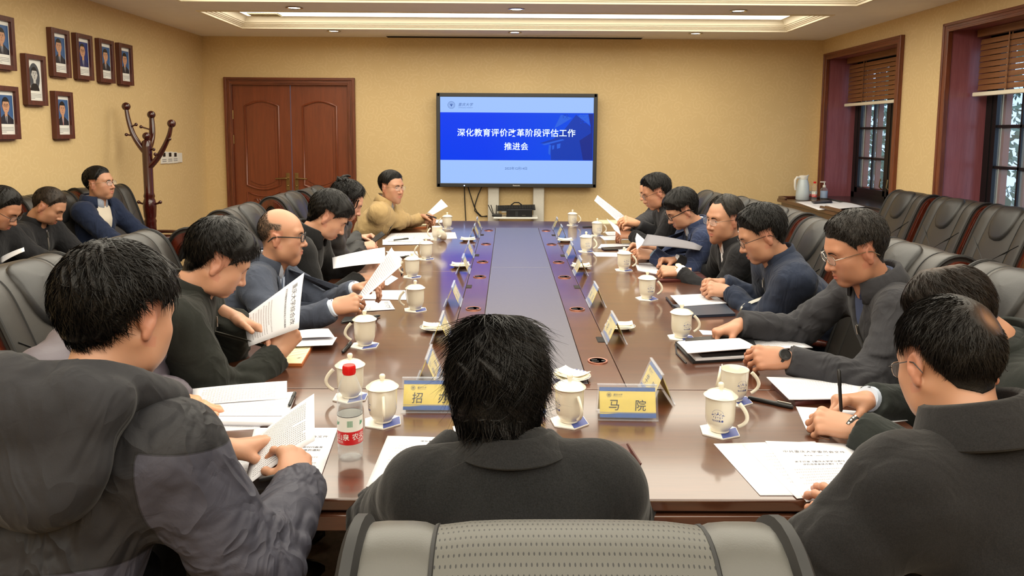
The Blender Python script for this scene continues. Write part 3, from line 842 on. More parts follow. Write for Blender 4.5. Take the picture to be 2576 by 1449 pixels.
mats_s = [emis('slide_pale', (160, 196, 255), SCREEN_E), slide_blue(), emis('slide_letters', (226, 244, 255), SCREEN_E * 1.3), emis('slide_ink', (62, 96, 168), SCREEN_E),
          emis('slide_pavilion', (24, 62, 178), SCREEN_E), emis('slide_pavilion_light', (44, 100, 226), SCREEN_E), emis('slide_dark', (30, 48, 140), SCREEN_E)]
b = MB()
rect(b, -pw / 2, pw / 2, -ph / 2, ph / 2, 0, 0)
zb0, zb1 = ph / 2 - .729 * ph, ph / 2 - .178 * ph
rect(b, -pw / 2, pw / 2, zb0, zb1, 1, 1)
# faint pavilion at the right of the blue band
U = lambda px, py: ((px - 125) / 1620 * pw - pw / 2, ph / 2 - (py - 103) / 922 * ph)
for pts, m, k in (([(1560, 285), (1710, 405), (1735, 470), (1735, 770), (1300, 770), (1290, 600), (1180, 590), (1330, 540), (1440, 440)], 4, 2),
                  ([(1400, 285), (1520, 320), (1370, 410), (1330, 430)], 5, 3), ([(1600, 285), (1690, 285), (1705, 395), (1580, 300)], 5, 3),
                  ([(1690, 275), (1740, 275), (1740, 770), (1640, 770), (1600, 560), (1720, 480), (1715, 400)], 6, 3),
                  ([(1275, 610), (1300, 610), (1290, 720), (1270, 700)], 5, 3), ([(1310, 615), (1335, 610), (1330, 650), (1312, 660)], 5, 3), ([(1360, 600), (1400, 590), (1395, 640), (1362, 650)], 5, 3), ([(1200, 600), (1420, 545), (1440, 556), (1230, 612)], 5, 3)):
    poly2d(b, [U(*p) for p in pts], TS(0, 0, k), m)
for i in range(60):
    px, py = (rng.uniform(1400, 1500), rng.uniform(280, 330)) if i % 2 else (rng.uniform(1600, 1690), rng.uniform(290, 380))
    poly2d(b, [U(px + rng.uniform(-9, 9), py + rng.uniform(-9, 9)) for _ in range(3)], TS(0, 0, 4), [1, 4][i % 2])
c = U(930, 480); put_text(b, '深化教育评价改革阶段评估工作', TS(c[0], c[1], 5), .1, 2, bold=.012, spacing=1.06, width=1250 / 1620 * pw)
c = U(930, 625); put_text(b, '推进会', TS(c[0], c[1], 5), .1, 2, bold=.012, spacing=1.06, width=256 / 1620 * pw)
c = U(928, 862); put_text(b, '2023年12月14日', TS(c[0], c[1], 5), .1, 3, width=234 / 1620 * pw)
c = U(243, 190); logo(b, TS(c[0], c[1], 5), .082, 3)
b.build('display_slide', mats_s, tv, smooth=False)
b = MB(); put_text(b, 'Panasonic', frame((0, -.0275, bz / 2), (1, 0, 0), (0, 0, 1), (0, -1, 0)), .02, 0, bold=.01, width=.08); b.build('maker_lettering', M['white'], tv, smooth=False)
b = MB(); b.ball((-.59, -.026, .018), .006, 8); b.build('power_light', emis('power_light', (190, 210, 255), 6), tv)

st = empty('display_stand', (.103, 8.44, 0), 0, 'ivory twin column stand with a small shelf under the display', 'stand')
for xx in (-.261, .255): MB().box((xx, 0, .55), (.128, .07, 1.1), bev=.012).build('column', M['column'], st)
MB().box((0, -.02, .05), (.9, .5, .06), bev=.012).build('stand_base', M['column'], st)
MB().box((0, .02, 1.3), (.7, .05, .4), bev=.01).build('mounting_plate', M['bezel'], st)
MB().box((-.01, -.13, .648), (.5, .3, .02), bev=.008).build('shelf', M['white'], st)
for xx in (-.2, .18): MB().box((xx, -.02, .63), (.02, .1, .05), bev=.004).build('shelf_bracket', M['steel'], st)
pc = empty('desktop_computer', (.135, 8.30, .658), 0, 'low black computer box on the shelf below the display', 'computer')
MB().box((0, 0, .042), (.29, .2, .08), bev=.004).build('case', M['dark'], pc)
b = MB(); b.box((-.03, -.101, .035), (.03, .004, .05), bev=.001); b.build('front_panel', M['bezel'], pc)
b = MB(); put_text(b, 'ThinkCentre', frame((.05, -.1035, .02), (1, 0, 0), (0, 0, 1), (0, -1, 0)), .01, width=.05) if False else b.box((.05, -.101, .02), (.04, .003, .006)); b.build('badge', M['steel'], pc)
kb = empty('keyboard', (.10, 8.28, .747), 0, 'black keyboard lying across the computer box', 'keyboard')
MB().box((0, 0, .008), (.43, .15, .016), bev=.004, rot=(.25, -.03, 0)).build('keyboard_body', M['dark'], kb)
b = MB()
for i in range(14):
    for j in range(4): b.box((-.19 + i * .029, -.05 + j * .03, .019 + (-.05 + j * .03) * .25 - (-.19 + i * .029) * -.03), (.024, .024, .006))
b.build('keys', M['bezel'], kb)
b = MB(); b.tube([(-.06, .05, .03), (-.02, .06, .06), (.03, .06, .06), (.07, .05, .03)], .007, 6); b.build('keyboard_cable', M['dark'], kb)
ro = empty('wifi_router', (-.115, 8.27, .658), 0, 'small black router with three raised antennas beside the computer box', 'router')
MB().box((0, 0, .014), (.11, .12, .026), bev=.006).build('router_case', M['dark'], ro)
for dx, tx in ((-.05, -.05), (-.04, -.03), (-.01, .003)): MB().tube([(dx, .03, .02), (dx + tx * .6, .035, .08), (dx + tx, .035, .125)], .005, 6).build('antenna', M['dark'], ro)
b = MB(); b.box((.07, 0, .035), (.09, .09, .03), bev=.004); tag(b.build('set_top_box', M['column'], None, loc=(-.09, 8.27, .685)), 'small pale adaptor box between the router and the computer box', 'box')
for i, pts in enumerate(([(1168, 466), (1169, 500), (1171, 540), (1172, 556)], [(1176, 466), (1185, 495), (1193, 520), (1200, 533), (1212, 545), (1226, 543)], [(1214, 466), (1203, 490), (1195, 515), (1194, 530), (1208, 544), (1226, 545)])):
    P = [at(x, y, Y=8.47) for x, y in pts]
    if i == 0: P.append(np.array([P[-1][0], 8.47, .02]))
    o = MB().tube(P, .006, 6).build('power_cable', M['dark'])
    tag(o, ['thin black cable hanging straight down from the display', 'thin black cable looping from the display to the stand, wider loop', 'thin black cable curving inward from the display to the stand'][i], 'cable', 'cables below the display')

# ------------------------------------------------------------------ coat rack, sockets, pictures
cr = empty('coat_rack', (-3.15, 6.5, 0), 0, 'dark red wooden coat rack with upswept arms and ball ends', 'coat rack')
b = MB(); b.lathe([(.055, 0), (.05, .5), (.048, .78), (.052, .80), (.044, .82), (.05, .84), (.056, .93), (.05, .98), (.042, 1.0), (.048, 1.02), (.04, 1.05), (.042, 1.45), (.038, 1.5), (.02, 1.515)], 14)
b.build('pole', M['rack'], cr); MB().ball((0, 0, 1.545), .034, 14).build('finial', M['rack'], cr)
def rarm(base, pts, ball, r=.026):
    P = [base] + pts + [ball]
    # smooth the path
    t = np.linspace(0, 1, len(P)); tt = np.linspace(0, 1, 14)
    Q = np.column_stack([np.interp(tt, t, [p[i] for p in P]) for i in range(3)])
    for _ in range(2): Q[1:-1] = (Q[:-2] + 2 * Q[1:-1] + Q[2:]) / 4
    o = MB().tube(Q, np.linspace(.036, .02, 14), 10, flat=.75).build('rack_arm', M['rack'], cr)
    MB().ball(ball, .036, 14).build('ball_end', M['rack'], o)
    return o, Q
def peg(o, p, q):
    b = MB(); b.tube([p, (np.array(p) + q) / 2, q], [.008, .007, .008], 6); b.ball(q, .015, 8); b.build('peg', M['rack'], o)
o, Q = rarm((-.01, 0, 1.40), [(-.06, 0, 1.46), (-.12, 0, 1.56), (-.155, 0, 1.70)], (-.165, .0, 1.80)); peg(o, Q[8], Q[8] + np.array([.06, -.02, .02])); peg(o, Q[6], Q[6] + np.array([-.05, -.03, .01]))
o, Q = rarm((.01, 0, 1.27), [(.08, 0, 1.34), (.14, 0, 1.43), (.2, 0, 1.55)], (.222, .0, 1.655)); peg(o, Q[9], Q[9] + np.array([.03, -.03, 0])); peg(o, Q[5], Q[5] + np.array([-.02, -.05, .0]))
o, Q = rarm((-.01, .02, 1.42), [(-.03, .12, 1.47), (-.045, .2, 1.55), (-.05, .22, 1.65)], (-.055, .22, 1.735)); peg(o, Q[8], Q[8] + np.array([-.08, -.04, .03]))
o, Q = rarm((.01, -.02, 1.2), [(.01, -.10, 1.25), (.0, -.16, 1.3), (0, -.19, 1.36)], (0, -.2, 1.42)) if False else (None, None)
for s in (-1, 1): b = MB(); b.tube([(s * .04, 0, .95), (s * .07, 0, .955), (s * .09, 0, .965)], [.014, .008, .012], 8); b.ball((s * .095, 0, .967), .016, 8); b.build('peg', M['rack'], cr)
b = MB(); b.tube([(.04, -.0, 1.43), (.06, -.02, 1.43)], .008, 6); b.ball((.068, -.02, 1.43), .014, 8); b.build('peg', M['rack'], cr)
b = MB(); P = [(.28 * math.cos(a), .28 * math.sin(a), .67) for a in np.linspace(0, 2 * PI, 25)]; b.tube(P, .016, 8, cap=False); b.tube([(-.28, 0, .67), (.28, 0, .67)], .012, 6)
b.build('umbrella_ring', M['rack'], cr)
for i in range(4):
    a = PI / 4 + i * PI / 2; MB().tube([(.04 * math.cos(a), .04 * math.sin(a), .16), (.2 * math.cos(a), .2 * math.sin(a), .1), (.33 * math.cos(a), .33 * math.sin(a), .02)], [.03, .026, .02], 8).build('foot', M['rack'], cr)
sp = empty('switch_panel', (XL, 7.6, 1.325), 0, 'row of white wall switches and sockets behind the coat rack', 'switch')
for i, (dy, w_, h_) in enumerate(((-.16, .13, .12), (-.03, .12, .12), (.09, .1, .115), (.2, .11, .1))):
    pl = MB().box((.006, dy, 0 - i * .004), (.012, w_, h_), bev=.003).build('socket_plate', M['white'], sp)
    if i < 3: MB().box((.0135, dy, .03 - i * .004), (.004, .05, .038), bev=.001).build('display_window', M['dark'], pl)
    if i < 3:
        b = MB()
        for q in range(6): b.box((.013, dy - .03 + (q % 3) * .03, -.02 - (q // 3) * .018), (.002, .018, .006))
        b.build('switch_mark', M['greyink'], pl)

def poly_oval(cx, cy, rx, ry, n=20, a0=0, a1=2 * PI):
    return [(cx + rx * math.cos(a0 + (a1 - a0) * i / n), cy + ry * math.sin(a0 + (a1 - a0) * i / n)) for i in range(n if a1 - a0 > 6.2 else n + 1)]
def gradient_mat(name, top, bot):
    N = NT(name); v = N.coords('Object'); s = N.n('ShaderNodeSeparateXYZ'); N.l(v, s.inputs[0])
    N.l(N.ramp(N.math('ADD', N.math('MULTIPLY', s.outputs[2], 4.6), .2), [(0.15, lin(bot)), (.95, lin(top))]), N.b.inputs['Base Color']); N.b.inputs['Roughness'].default_value = .35; return N.m
pbg = gradient_mat('portrait_blue', (60, 96, 146), (190, 204, 214)); pbg2 = gradient_mat('portrait_deep_blue', (34, 52, 120), (70, 90, 160)); pbg3 = gradient_mat('portrait_grey', (70, 76, 84), (196, 200, 204))
pskin = mat('portrait_skin', (200, 152, 120), .4); pskin2 = mat('portrait_grey_skin', (196, 196, 192), .4); psuit = mat('portrait_suit', (34, 36, 46), .4); psuit2 = mat('portrait_navy_suit', (36, 42, 92), .4); pblack = mat('portrait_black', (22, 22, 24), .4)
pshirt = mat('portrait_shirt', (206, 208, 214), .4); plip = mat('portrait_lip', (158, 90, 80), .4); pshade = mat('portrait_shade', (158, 108, 82), .4)
PF = [(5.0, 1.998, .0), (5.649, 1.996, 1), (5.967, 1.998, 2), (6.30, 1.997, 3), (6.62, 1.998, 4), (5.33, 1.77, 5), (5.0, 1.527, 6), (5.648, 1.525, 7)]
PL = ['wooden framed portrait in the upper row cut by the picture edge', 'wooden framed portrait in the upper row above the lowest single frame, pale sky backdrop',
      'wooden framed portrait of a man in a navy suit on deep blue', 'wooden framed portrait third in the row of four, grey blue backdrop', 'wooden framed portrait nearest the coat rack at the row end',
      'wooden framed oval black and white portrait', 'wooden framed portrait of a man in spectacles cut by the picture edge', 'lowest wooden framed portrait, hanging alone under the row of four']
for y0, z0, k in PF:
    k = int(k); wd, hh, dp = .232, .362, .042
    f = empty('framed_portrait', (XL, y0 + wd / 2, z0), -PI / 2 + PI, PL[k], 'picture', 'framed portraits on the wall')
    f.rotation_euler = (0, 0, PI / 2)      # local +X runs away from the camera, local -Y faces the room
    b = MB(); fr = .034
    for s in (-1, 1): b.box((s * (wd / 2 - fr / 2), -dp / 2, hh / 2), (fr, dp, hh), bev=.003)
    b.box((0, -dp / 2, fr / 2), (wd - 2 * fr - .0006, dp - .001, fr), bev=.002); b.box((0, -dp / 2, hh - fr / 2), (wd - 2 * fr - .0006, dp - .001, fr), bev=.002)
    b.box((-.02, -dp / 2 + .008, -.004), (wd * .7, dp * .6, .012))
    b.build('picture_frame', M['pic'], f)
    MB().box((0, -.012, hh / 2), (wd - .05, .016, hh - .05)).build('mount', M['whitelabel'], f)
    T = lambda q: frame((0, -.0203 - q * .0004, hh * .56), (1, 0, 0), (0, 0, 1), (0, -1, 0))
    b = MB(); pw_, ph_ = .148, .196
    oval = k == 5
    suit = {2: 3, 5: 4}.get(k, 2); sk = 6 if oval else 1
    if oval:
        poly2d(b, poly_oval(0, 0, .062, .1, 28), T(0), 0)
        hd = (0, .018, .031, .043)
        poly2d(b, [(x, y) for x, y in poly_oval(0, -.098, .052, .055, 20, 0, PI)], T(1), suit)
    else:
        poly2d(b, [(-pw_ / 2, -ph_ / 2), (pw_ / 2, -ph_ / 2), (pw_ / 2, ph_ / 2), (-pw_ / 2, ph_ / 2)], T(0), 0)
        hd = (rng.uniform(-.006, .006), .024 + rng.uniform(-.006, .004), .035, .048)
        poly2d(b, [(-pw_ / 2, -ph_ / 2), (pw_ / 2, -ph_ / 2), (pw_ / 2, -.068), (.045, -.05), (.018, -.03), (-.018, -.03), (-.045, -.05), (-pw_ / 2, -.066)], T(1), suit)
        poly2d(b, [(-.012, -.032), (.012, -.032), (.008, -ph_ / 2), (-.002, -ph_ / 2)], T(2), 5)
        poly2d(b, [(-.004, -.045), (.004, -.045), (.007, -ph_ / 2), (-.003, -ph_ / 2)], T(3), suit if k != 7 else 8)
    poly2d(b, [(-.013, -.045), (.013, -.045), (.015, -.01), (-.015, -.01)], T(3), sk)
    poly2d(b, poly_oval(hd[0], hd[1] + .012, hd[2] * 1.1, hd[3] * 1.02, 20), T(2), 7)
    poly2d(b, poly_oval(hd[0], hd[1], hd[2], hd[3] * 1.0, 20), T(4), sk)
    poly2d(b, poly_oval(hd[0], hd[1] + .018, hd[2] * 1.06, hd[3] * .72, 16, .32, PI - .32) if k not in (2,) else poly_oval(hd[0], hd[1] + .026, hd[2] * 1.0, hd[3] * .5, 16, .5, PI - .5), T(5), 7)
    for s in (-1, 1):
        poly2d(b, poly_oval(hd[0] + s * hd[2] * 1.02, hd[1] - .002, .004, .009, 8), T(3), 8 if not oval else 6)
        poly2d(b, [(hd[0] + s * .006, hd[1] + .006), (hd[0] + s * .018, hd[1] + .006), (hd[0] + s * .018, hd[1] + .0035), (hd[0] + s * .006, hd[1] + .0035)], T(6), 7)
        poly2d(b, [(hd[0] + s * .005, hd[1] + .014), (hd[0] + s * .02, hd[1] + .013), (hd[0] + s * .02, hd[1] + .0105), (hd[0] + s * .005, hd[1] + .011)], T(6), 7)
        if k in (2, 6): ring2d(b, .009, .0105, T(7), 7, 12, (hd[0] + s * .0125, hd[1] + .004))
    poly2d(b, [(hd[0] - .005, hd[1] - .012), (hd[0] + .005, hd[1] - .012), (hd[0] + .002, hd[1] + .0)], T(6), 9 if not oval else 7)
    poly2d(b, [(hd[0] - .01, hd[1] - .022), (hd[0] + .01, hd[1] - .022), (hd[0] + .006, hd[1] - .0255), (hd[0] - .006, hd[1] - .0255)], T(6), 8 if not oval else 7)
    b.build('portrait_print', [pbg3 if oval else (pbg2 if k == 2 else pbg), pskin, psuit, psuit2, pblack, pshirt, pskin2, pblack, plip, pshade], f, smooth=False)
    b = MB()
    for q in range(4):
        wl = (.15, .15, .15, .07)[q]; poly2d(b, [(-.07, -.12 - q * .0105), (-.07 + wl * .93, -.12 - q * .0105), (-.07 + wl * .93, -.1222 - q * .0105), (-.07, -.1222 - q * .0105)], T(1), 0)
    b.build('caption_lines', M['greyink'], f, smooth=False)

# ------------------------------------------------------------------ side cabinet under the corner window
cb = empty('side_cabinet', (3.29, 7.43, 0), 0, 'dark wooden side cabinet standing under the corner window', 'cabinet')
MB().box((0, 0, .43), (.46, 1.56, .82), bev=.008).build('cabinet_body', M['cabinet'], cb)
MB().box((0, 0, .86), (.52, 1.66, .04), bev=.01).build('cabinet_top', M['cabinet'], cb)
for yy in (-.38, .38):
    dr = MB().box((-.236, yy, .43), (.02, .7, .7), bev=.006).build('cabinet_door', M['cabinet'], cb); MB().ball((-.255, yy * .15, .5), .014, 8).build('knob', M['brass'], dr)
b = MB(); b.box((-.245, -.55, .892), (.03, .5, .03), bev=.01); b.box((-.235, -.55, .905), (.02, .34, .02), bev=.008)
b.build('raised_front_lip', M['cabinet'], cb)
b = MB(); b.box((-.245, .70, .892), (.03, .2, .03), bev=.01); b.box((0, .815, .892), (.5, .025, .03), bev=.01); b.build('raised_back_lip', M['cabinet'], cb)
CZ = .88
p = (3.235, 8.06)
th = empty('vacuum_jug', (p[0], p[1], CZ), math.radians(200), 'pale blue grey vacuum jug with handle on the side cabinet', 'jug')
MB().lathe([(.0001, 0), (.066, 0), (.072, .006), (.07, .08), (.064, .16), (.054, .205), (.046, .225)], 24).build('jug_body', mat('pale_enamel', (196, 208, 214), .25), th)
b = MB(); b.lathe([(.046, .225), (.05, .235), (.048, .262), (.03, .27), (.0001, .27)], 24); b.prism([(-.03, -.02, .245), (-.075, 0, .262), (-.03, .02, .245)], (0, 0, 0), (0, 0, .016)); b.build('jug_lid', M['white'], th)
MB().tube([(.046, 0, .245), (.085, 0, .25), (.11, 0, .22), (.108, 0, .15), (.1, 0, .11)], [.012, .013, .013, .012, .009], 8).build('jug_handle', M['white'], th)
def bottle(loc, label, sc=1.0, cap=True, level=.13):
    o = empty('water_bottle', loc, 0, label, 'bottle')
    s = sc
    prof = [(.0001, .006), (.018, .004), (.027, 0), (.031, .006), (.032, .02), (.030, .026), (.032, .034), (.0315, .05), (.0315, .115), (.0325, .12), (.032, .15), (.0305, .156), (.032, .162), (.030, .178), (.024, .198), (.0165, .214), (.0135, .221), (.0135, .232)]
    MB().lathe([(r * s, z * s) for r, z in prof], 28, cap=False).build('bottle_shell', M['pet'], o)
    wp = [(.0001, .008), (.026, .004), (.0295, .008)] + [(.0295, .02), (.0288, .026), (.0298, .034), (.0298, level), (.0001, level)]
    MB().lathe([(r * s, z * s) for r, z in wp], 28).build('water', M['water'], o)
    b = MB(); b.lathe([(.0322 * s, .045 * s), (.0323 * s, .046 * s), (.0323 * s, .079 * s)], 36, 0, cap=False); b.lathe([(.0323 * s, .079 * s), (.0323 * s, .117 * s)], 36, 1, cap=False)
    b.lathe([(.0324 * s, .1165 * s), (.0324 * s, .118 * s)], 36, 2, cap=False)
    lb = b.build('bottle_label', [M['redlabel'], M['whitelabel'], M['dark']], o)
    b = MB()
    def wrap(V2, F, a0, z0, m):
        R = .0327 * s; b.add([(R * math.cos(a0 + v[0] / R), R * math.sin(a0 + v[0] / R), z0 + v[1]) for v in V2], F, m)
    wrap(*text2d('农夫山泉', .018 * s, .01, 0, 1.0), -PI / 2 - .95, .066 * s, 0); wrap(*text2d('农夫山泉', .018 * s, .01, 0, 1.0), -PI / 2 + 1.45, .066 * s, 0)
    wrap(*text2d('饮用天然水', .008 * s), -PI / 2 - .95, .053 * s, 0); wrap(*text2d('饮用天然水', .008 * s), -PI / 2 + 1.45, .053 * s, 0)
    for i in range(9): wrap(np.array([(-.0004, 0), (.0004, 0), (.0004, .016), (-.0004, .016)]) * s + np.array([(i - 4) * .0016 * s, 0]), [[0, 1, 2, 3]], -PI / 2 + .2, .092 * s, 1)
    wrap(np.array([(-.006, 0), (.004, .004), (.006, .012), (0, .008), (-.004, .014)]) * s, [[0, 1, 2, 3, 4]], -PI / 2 - .9, .093 * s, 1); wrap(np.array([(-.006, 0), (.004, .004), (.006, .012), (0, .008), (-.004, .014)]) * s, [[0, 1, 2, 3, 4]], -PI / 2 + 1.2, .093 * s, 1)
    b.build('label_print', [M['whitelabel'], M['green']], lb, smooth=False)
    if cap:
        b = MB(); b.lathe([(.0155 * s, .22 * s), (.016 * s, .222 * s), (.016 * s, .24 * s), (.0148 * s, .2435 * s), (.0001, .2435 * s)], 24)
        for i in range(24): a = 2 * PI * i / 24; b.box((.0161 * s * math.cos(a), .0161 * s * math.sin(a), .231 * s), (.001, .001, .016 * s))
        b.build('bottle_cap', M['redcap'], o)
    return o
bottle((3.34, 8.0, CZ), 'small red capped water bottle beside the vacuum jug', .85)
bottle((3.33, 8.12, CZ), 'uncapped clear plastic bottle half hidden behind the red capped bottle by the jug', .8, False, .02)
sa = empty('sanitiser_bottle', (3.47, 8.06, CZ), 0, 'clear pump sanitiser bottle on the side cabinet', 'bottle')
MB().lathe([(.0001, 0), (.036, 0), (.038, .01), (.038, .11), (.03, .13), (.014, .138), (.014, .145)], 20).build('bottle_shell', M['pet'], sa)
MB().lathe([(.0385, .025), (.0387, .026), (.0387, .1), (.0385, .101)], 24, cap=False).build('bottle_label', mat('blue_white_label', (150, 170, 200), .4), sa)
b = MB(); b.lathe([(.016, .14), (.017, .16), (.007, .165), (.006, .195)], 12); b.box((-.018, 0, .198), (.06, .016, .012), bev=.004); b.build('pump', M['white'], sa)
# ------------------------------------------------------------------ chairs
def chair_meshes(perf=False):
    spine = np.array([(-.185, .45), (-.205, .52), (-.235, .62), (-.27, .73), (-.305, .84), (-.34, .94), (-.372, 1.03), (-.395, 1.085), (-.42, 1.115), (-.452, 1.127), (-.486, 1.116), (-.508, 1.085), (-.515, 1.045), (-.512, 1.01)])
    half = np.array([.030, .044, .05, .052, .052, .05, .047, .045, .043, .043, .043, .042, .036, .022])
    t = np.linspace(0, 1, len(spine)); tt = np.linspace(0, 1, 40)
    S = np.column_stack([np.interp(tt, t, spine[:, i]) for i in range(2)]); Hh = np.interp(tt, t, half)
    for _ in range(3): S[1:-1] = (S[:-2] + 2 * S[1:-1] + S[2:]) / 4
    tg = np.gradient(S, axis=0); tg /= np.linalg.norm(tg, axis=1)[:, None]
    nr = np.column_stack([tg[:, 1], -tg[:, 0]])      # towards the sitter / upper side
    def loop(off=0.0, k0=0, k1=40):
        s, n, hh = S[k0:k1], nr[k0:k1], np.maximum(Hh[k0:k1] + off, .004)
        return np.vstack([s + n * hh[:, None], (s - n * hh[:, None])[::-1]])
    arc = np.concatenate([[0], np.cumsum(np.linalg.norm(np.diff(S, axis=0), axis=1))])
    def section(x0, x1, nx=9, bulge=.007, dip=.004):
        V = []; UV = []; F = []
        xs = np.linspace(x0, x1, nx)
        for x in xs:
            e = abs(2 * (x - (x0 + x1) / 2) / (x1 - x0))
            L = loop(bulge * (1 - e ** 4) - dip)
            V += [(x, p[0], p[1]) for p in L]; UV += [(x, a) for a in arc] + [(x, a) for a in arc[::-1]]
        n = 80
        for i in range(nx - 1):
            for j in range(n):
                F.append([i * n + j, i * n + (j + 1) % n, (i + 1) * n + (j + 1) % n, (i + 1) * n + j])
        F.append(list(range(n))); F.append([(nx - 1) * n + j for j in range(n)][::-1])
        return V, F, UV
    return S, nr, Hh, loop, section
S_, nr_, H_, loop_, section_ = chair_meshes()
LEA = {}
def make_chair(near=False):
    root = empty('executive_chair')
    lea = M['leanear'] if near else M['lea']; cw, ow = (.166, .262) if near else (.152, .268)
    V, F, UV = section_(-cw, cw)
    me = new_mesh('backrest', V, F, [M['perf'] if near else lea]); set_uv(me, UV)
    bm = bmesh.new(); bm.from_mesh(me); bmesh.ops.recalc_face_normals(bm, faces=bm.faces); bm.to_mesh(me); bm.free()
    me.set_sharp_from_angle(angle=math.radians(60))
    bk = link('backrest', me, root)
    for sx in (-1, 1):
        V, F, UV = section_(min(sx * cw, sx * ow), max(sx * cw, sx * ow), 7, .007, .006)
        MB().add(V, F).build('side_bolster', lea, bk, angle=60)
        b = MB(); L = loop_(-.002); L = np.vstack([L, L[:1]])
        b.tube([(sx * ow, p[0], p[1]) for p in L], .008 if not near else .013, 6, cap=False, up=(1, 0, 0)); b.tube([(sx * cw, p[0], p[1]) for p in loop_(-.005)[:40]], .0035, 5, up=(1, 0, 0)); b.tube([(sx * cw, p[0], p[1]) for p in loop_(-.005)[40:]], .0035, 5, up=(1, 0, 0))
        b.build('piping', M['piping'], bk)
        # wooden scroll side
        L = loop_(-.020, 0, 39)
        b = MB(); b.prism([(sx * (.27 if not near else .236), p[0], p[1]) for p in L], (sx * -.012, 0, 0), (sx * .022, 0, 0)); L2 = loop_(-.028, 1, 38); b.prism([(sx * (.27 if not near else .236), p[0], p[1]) for p in L2], (0, 0, 0), (sx * .028, 0, 0))
        sd = b.build('wooden_side', M['cherry'], root, angle=30)
        # armrest and legs
        P = [(sx * .29, -.235, .66), (sx * .305, -.12, .675), (sx * .315, .04, .67), (sx * .318, .16, .655), (sx * .318, .235, .635), (sx * .318, .262, .605), (sx * .318, .245, .58)]
        MB().tube(P, [.022, .026, .03, .032, .034, .033, .024], 10, flat=.8).build('armrest', M['cherry'], root)
        MB().tube([(sx * .31, .21, .63), (sx * .305, .19, .5), (sx * .30, .21, .3), (sx * .30, .235, .08), (sx * .30, .24, 0)], [.03, .026, .03, .024, .022], 8).build('leg', M['cherry'], root)
        MB().tube([(sx * .285, -.20, .50), (sx * .285, -.22, .3), (sx * .285, -.27, .1), (sx * .285, -.30, 0)], [.03, .028, .024, .022], 8).build('leg', M['cherry'], root)
    # oval head pad and chevron seam on the front
    k = 26
    V = []; F = []
    nu, nv = 20, 7
    for i in range(nv):
        r_ = math.sin(PI / 2 * i / (nv - 1)) if i else .0
        for j in range(nu):
            a = 2 * PI * j / nu; u = np.sign(math.cos(a)) * abs(math.cos(a)) ** .7 * r_ * .112; v = r_ * np.sign(math.sin(a)) * abs(math.sin(a)) ** .75
            v = v * (.10 if v > 0 else .15); kk = np.clip(21.5 + v / .0225, 0, 39); i0 = int(kk); fr = kk - i0; i1 = min(39, i0 + 1)
            c = S_[i0] * (1 - fr) + S_[i1] * fr; n = nr_[i0] * (1 - fr) + nr_[i1] * fr; hh = H_[i0]
            d = hh + .010 + .014 * math.sqrt(max(0, 1 - r_ ** 2)) - (.012 if i == nv - 1 else 0)
            V.append((u, c[0] + n[0] * d, c[1] + n[1] * d))
    for i in range(nv - 1):
        for j in range(nu): F.append([i * nu + j, i * nu + (j + 1) % nu, (i + 1) * nu + (j + 1) % nu, (i + 1) * nu + j])
    if not near: MB().add(V, F).build('head_pad', M['leadark'], bk, angle=70)
    b = MB()
    for sx in (-1, 1):
        P = []
        for q in np.linspace(0, 1, 8):
            kk = 10.5 + q * 4.5; i0 = int(kk); fr = kk - i0; c = S_[i0] * (1 - fr) + S_[i0 + 1] * fr; n = nr_[i0]; hh = H_[i0] * (1 - fr) + H_[i0 + 1] * fr + .0015
            P.append((sx * q * .235, c[0] + n[0] * hh, c[1] + n[1] * hh))
        b.tube(P, .003, 5)
    b.build('chevron_seam', M['piping'], bk)
    b = MB(); b.box((0, .02, .42), (.53, .52, .12), bev=.045, seg=4); b.box((0, .03, .47), (.44, .42, .05), bev=.024, seg=3)
    b.build('seat', lea, root, angle=60)
    b = MB(); b.box((0, -.0, .34), (.56, .46, .05), bev=.008); b.build('seat_rail', M['cherry'], root)
    return root
CH = []
def put_chair(src, x, y, rz, label, group):
    c = src if not src.get('used') else copy_tree(src)
    src['used'] = 1
    c.location = (x, y, 0); c.scale = (.925, 1, .98); c.rotation_euler = (0, 0, rz)
    c['label'] = label; c['category'] = 'chair'
    if group: c['group'] = group
    CH.append(c); return c
near_c = make_chair(True)
near_c['label'] = 'black leather chair with a perforated back, overhead light painted in as grey, empty, closest to the camera'; near_c['category'] = 'chair'
near_c.location = (.078, 1.28, 0); near_c.scale = (.97, 1, .962)
proto = make_chair()
gl, gr, gw, gx = 'leather chairs along the door side of the table', 'leather chairs along the window side of the table', 'leather chairs against the window wall', 'leather chairs against the portrait wall'
for y, x, lab in ((2.46, -1.22, 'black leather chair with oval head pad behind the man in the olive jacket'), (3.11, -1.19, 'black leather chair with a wooden end behind the suited man'),
                  (3.665, -1.03, 'black leather chair just behind the balding man in the grey blue suit'), (4.44, -1.18, 'black leather chair third from the far end on the door side'),
                  (5.36, -1.18, 'black leather chair in front of the left door leaf'), (5.93, -1.14, 'black leather chair farthest along the door side of the table')):
    put_chair(proto, x, y, -PI / 2, lab, gl)
for y, x, lab in ((5.66, 1.15, 'black leather chair farthest along the window side, behind the man reading'), (5.08, 1.24, 'black leather chair second from the far end on the window side'),
                  (4.46, 1.27, 'black leather chair with a wooden end behind the grey haired man in black'), (3.78, 1.24, 'black leather chair behind the man in the navy zip jacket'),
                  (2.97, 1.24, 'black leather chair behind the man reaching across his papers'), (2.38, 1.28, 'black leather chair behind the man bent over writing')):
    put_chair(proto, x, y, PI / 2, lab, gr)
for y, lab in ((5.80, 'empty black leather chair at the window wall nearest the corner window'), (5.17, 'empty black leather chair at the window wall, middle of three'), (4.58, 'empty black leather chair at the window wall cut by the picture edge')):
    put_chair(proto, 2.77, y, PI / 2, lab, gw)
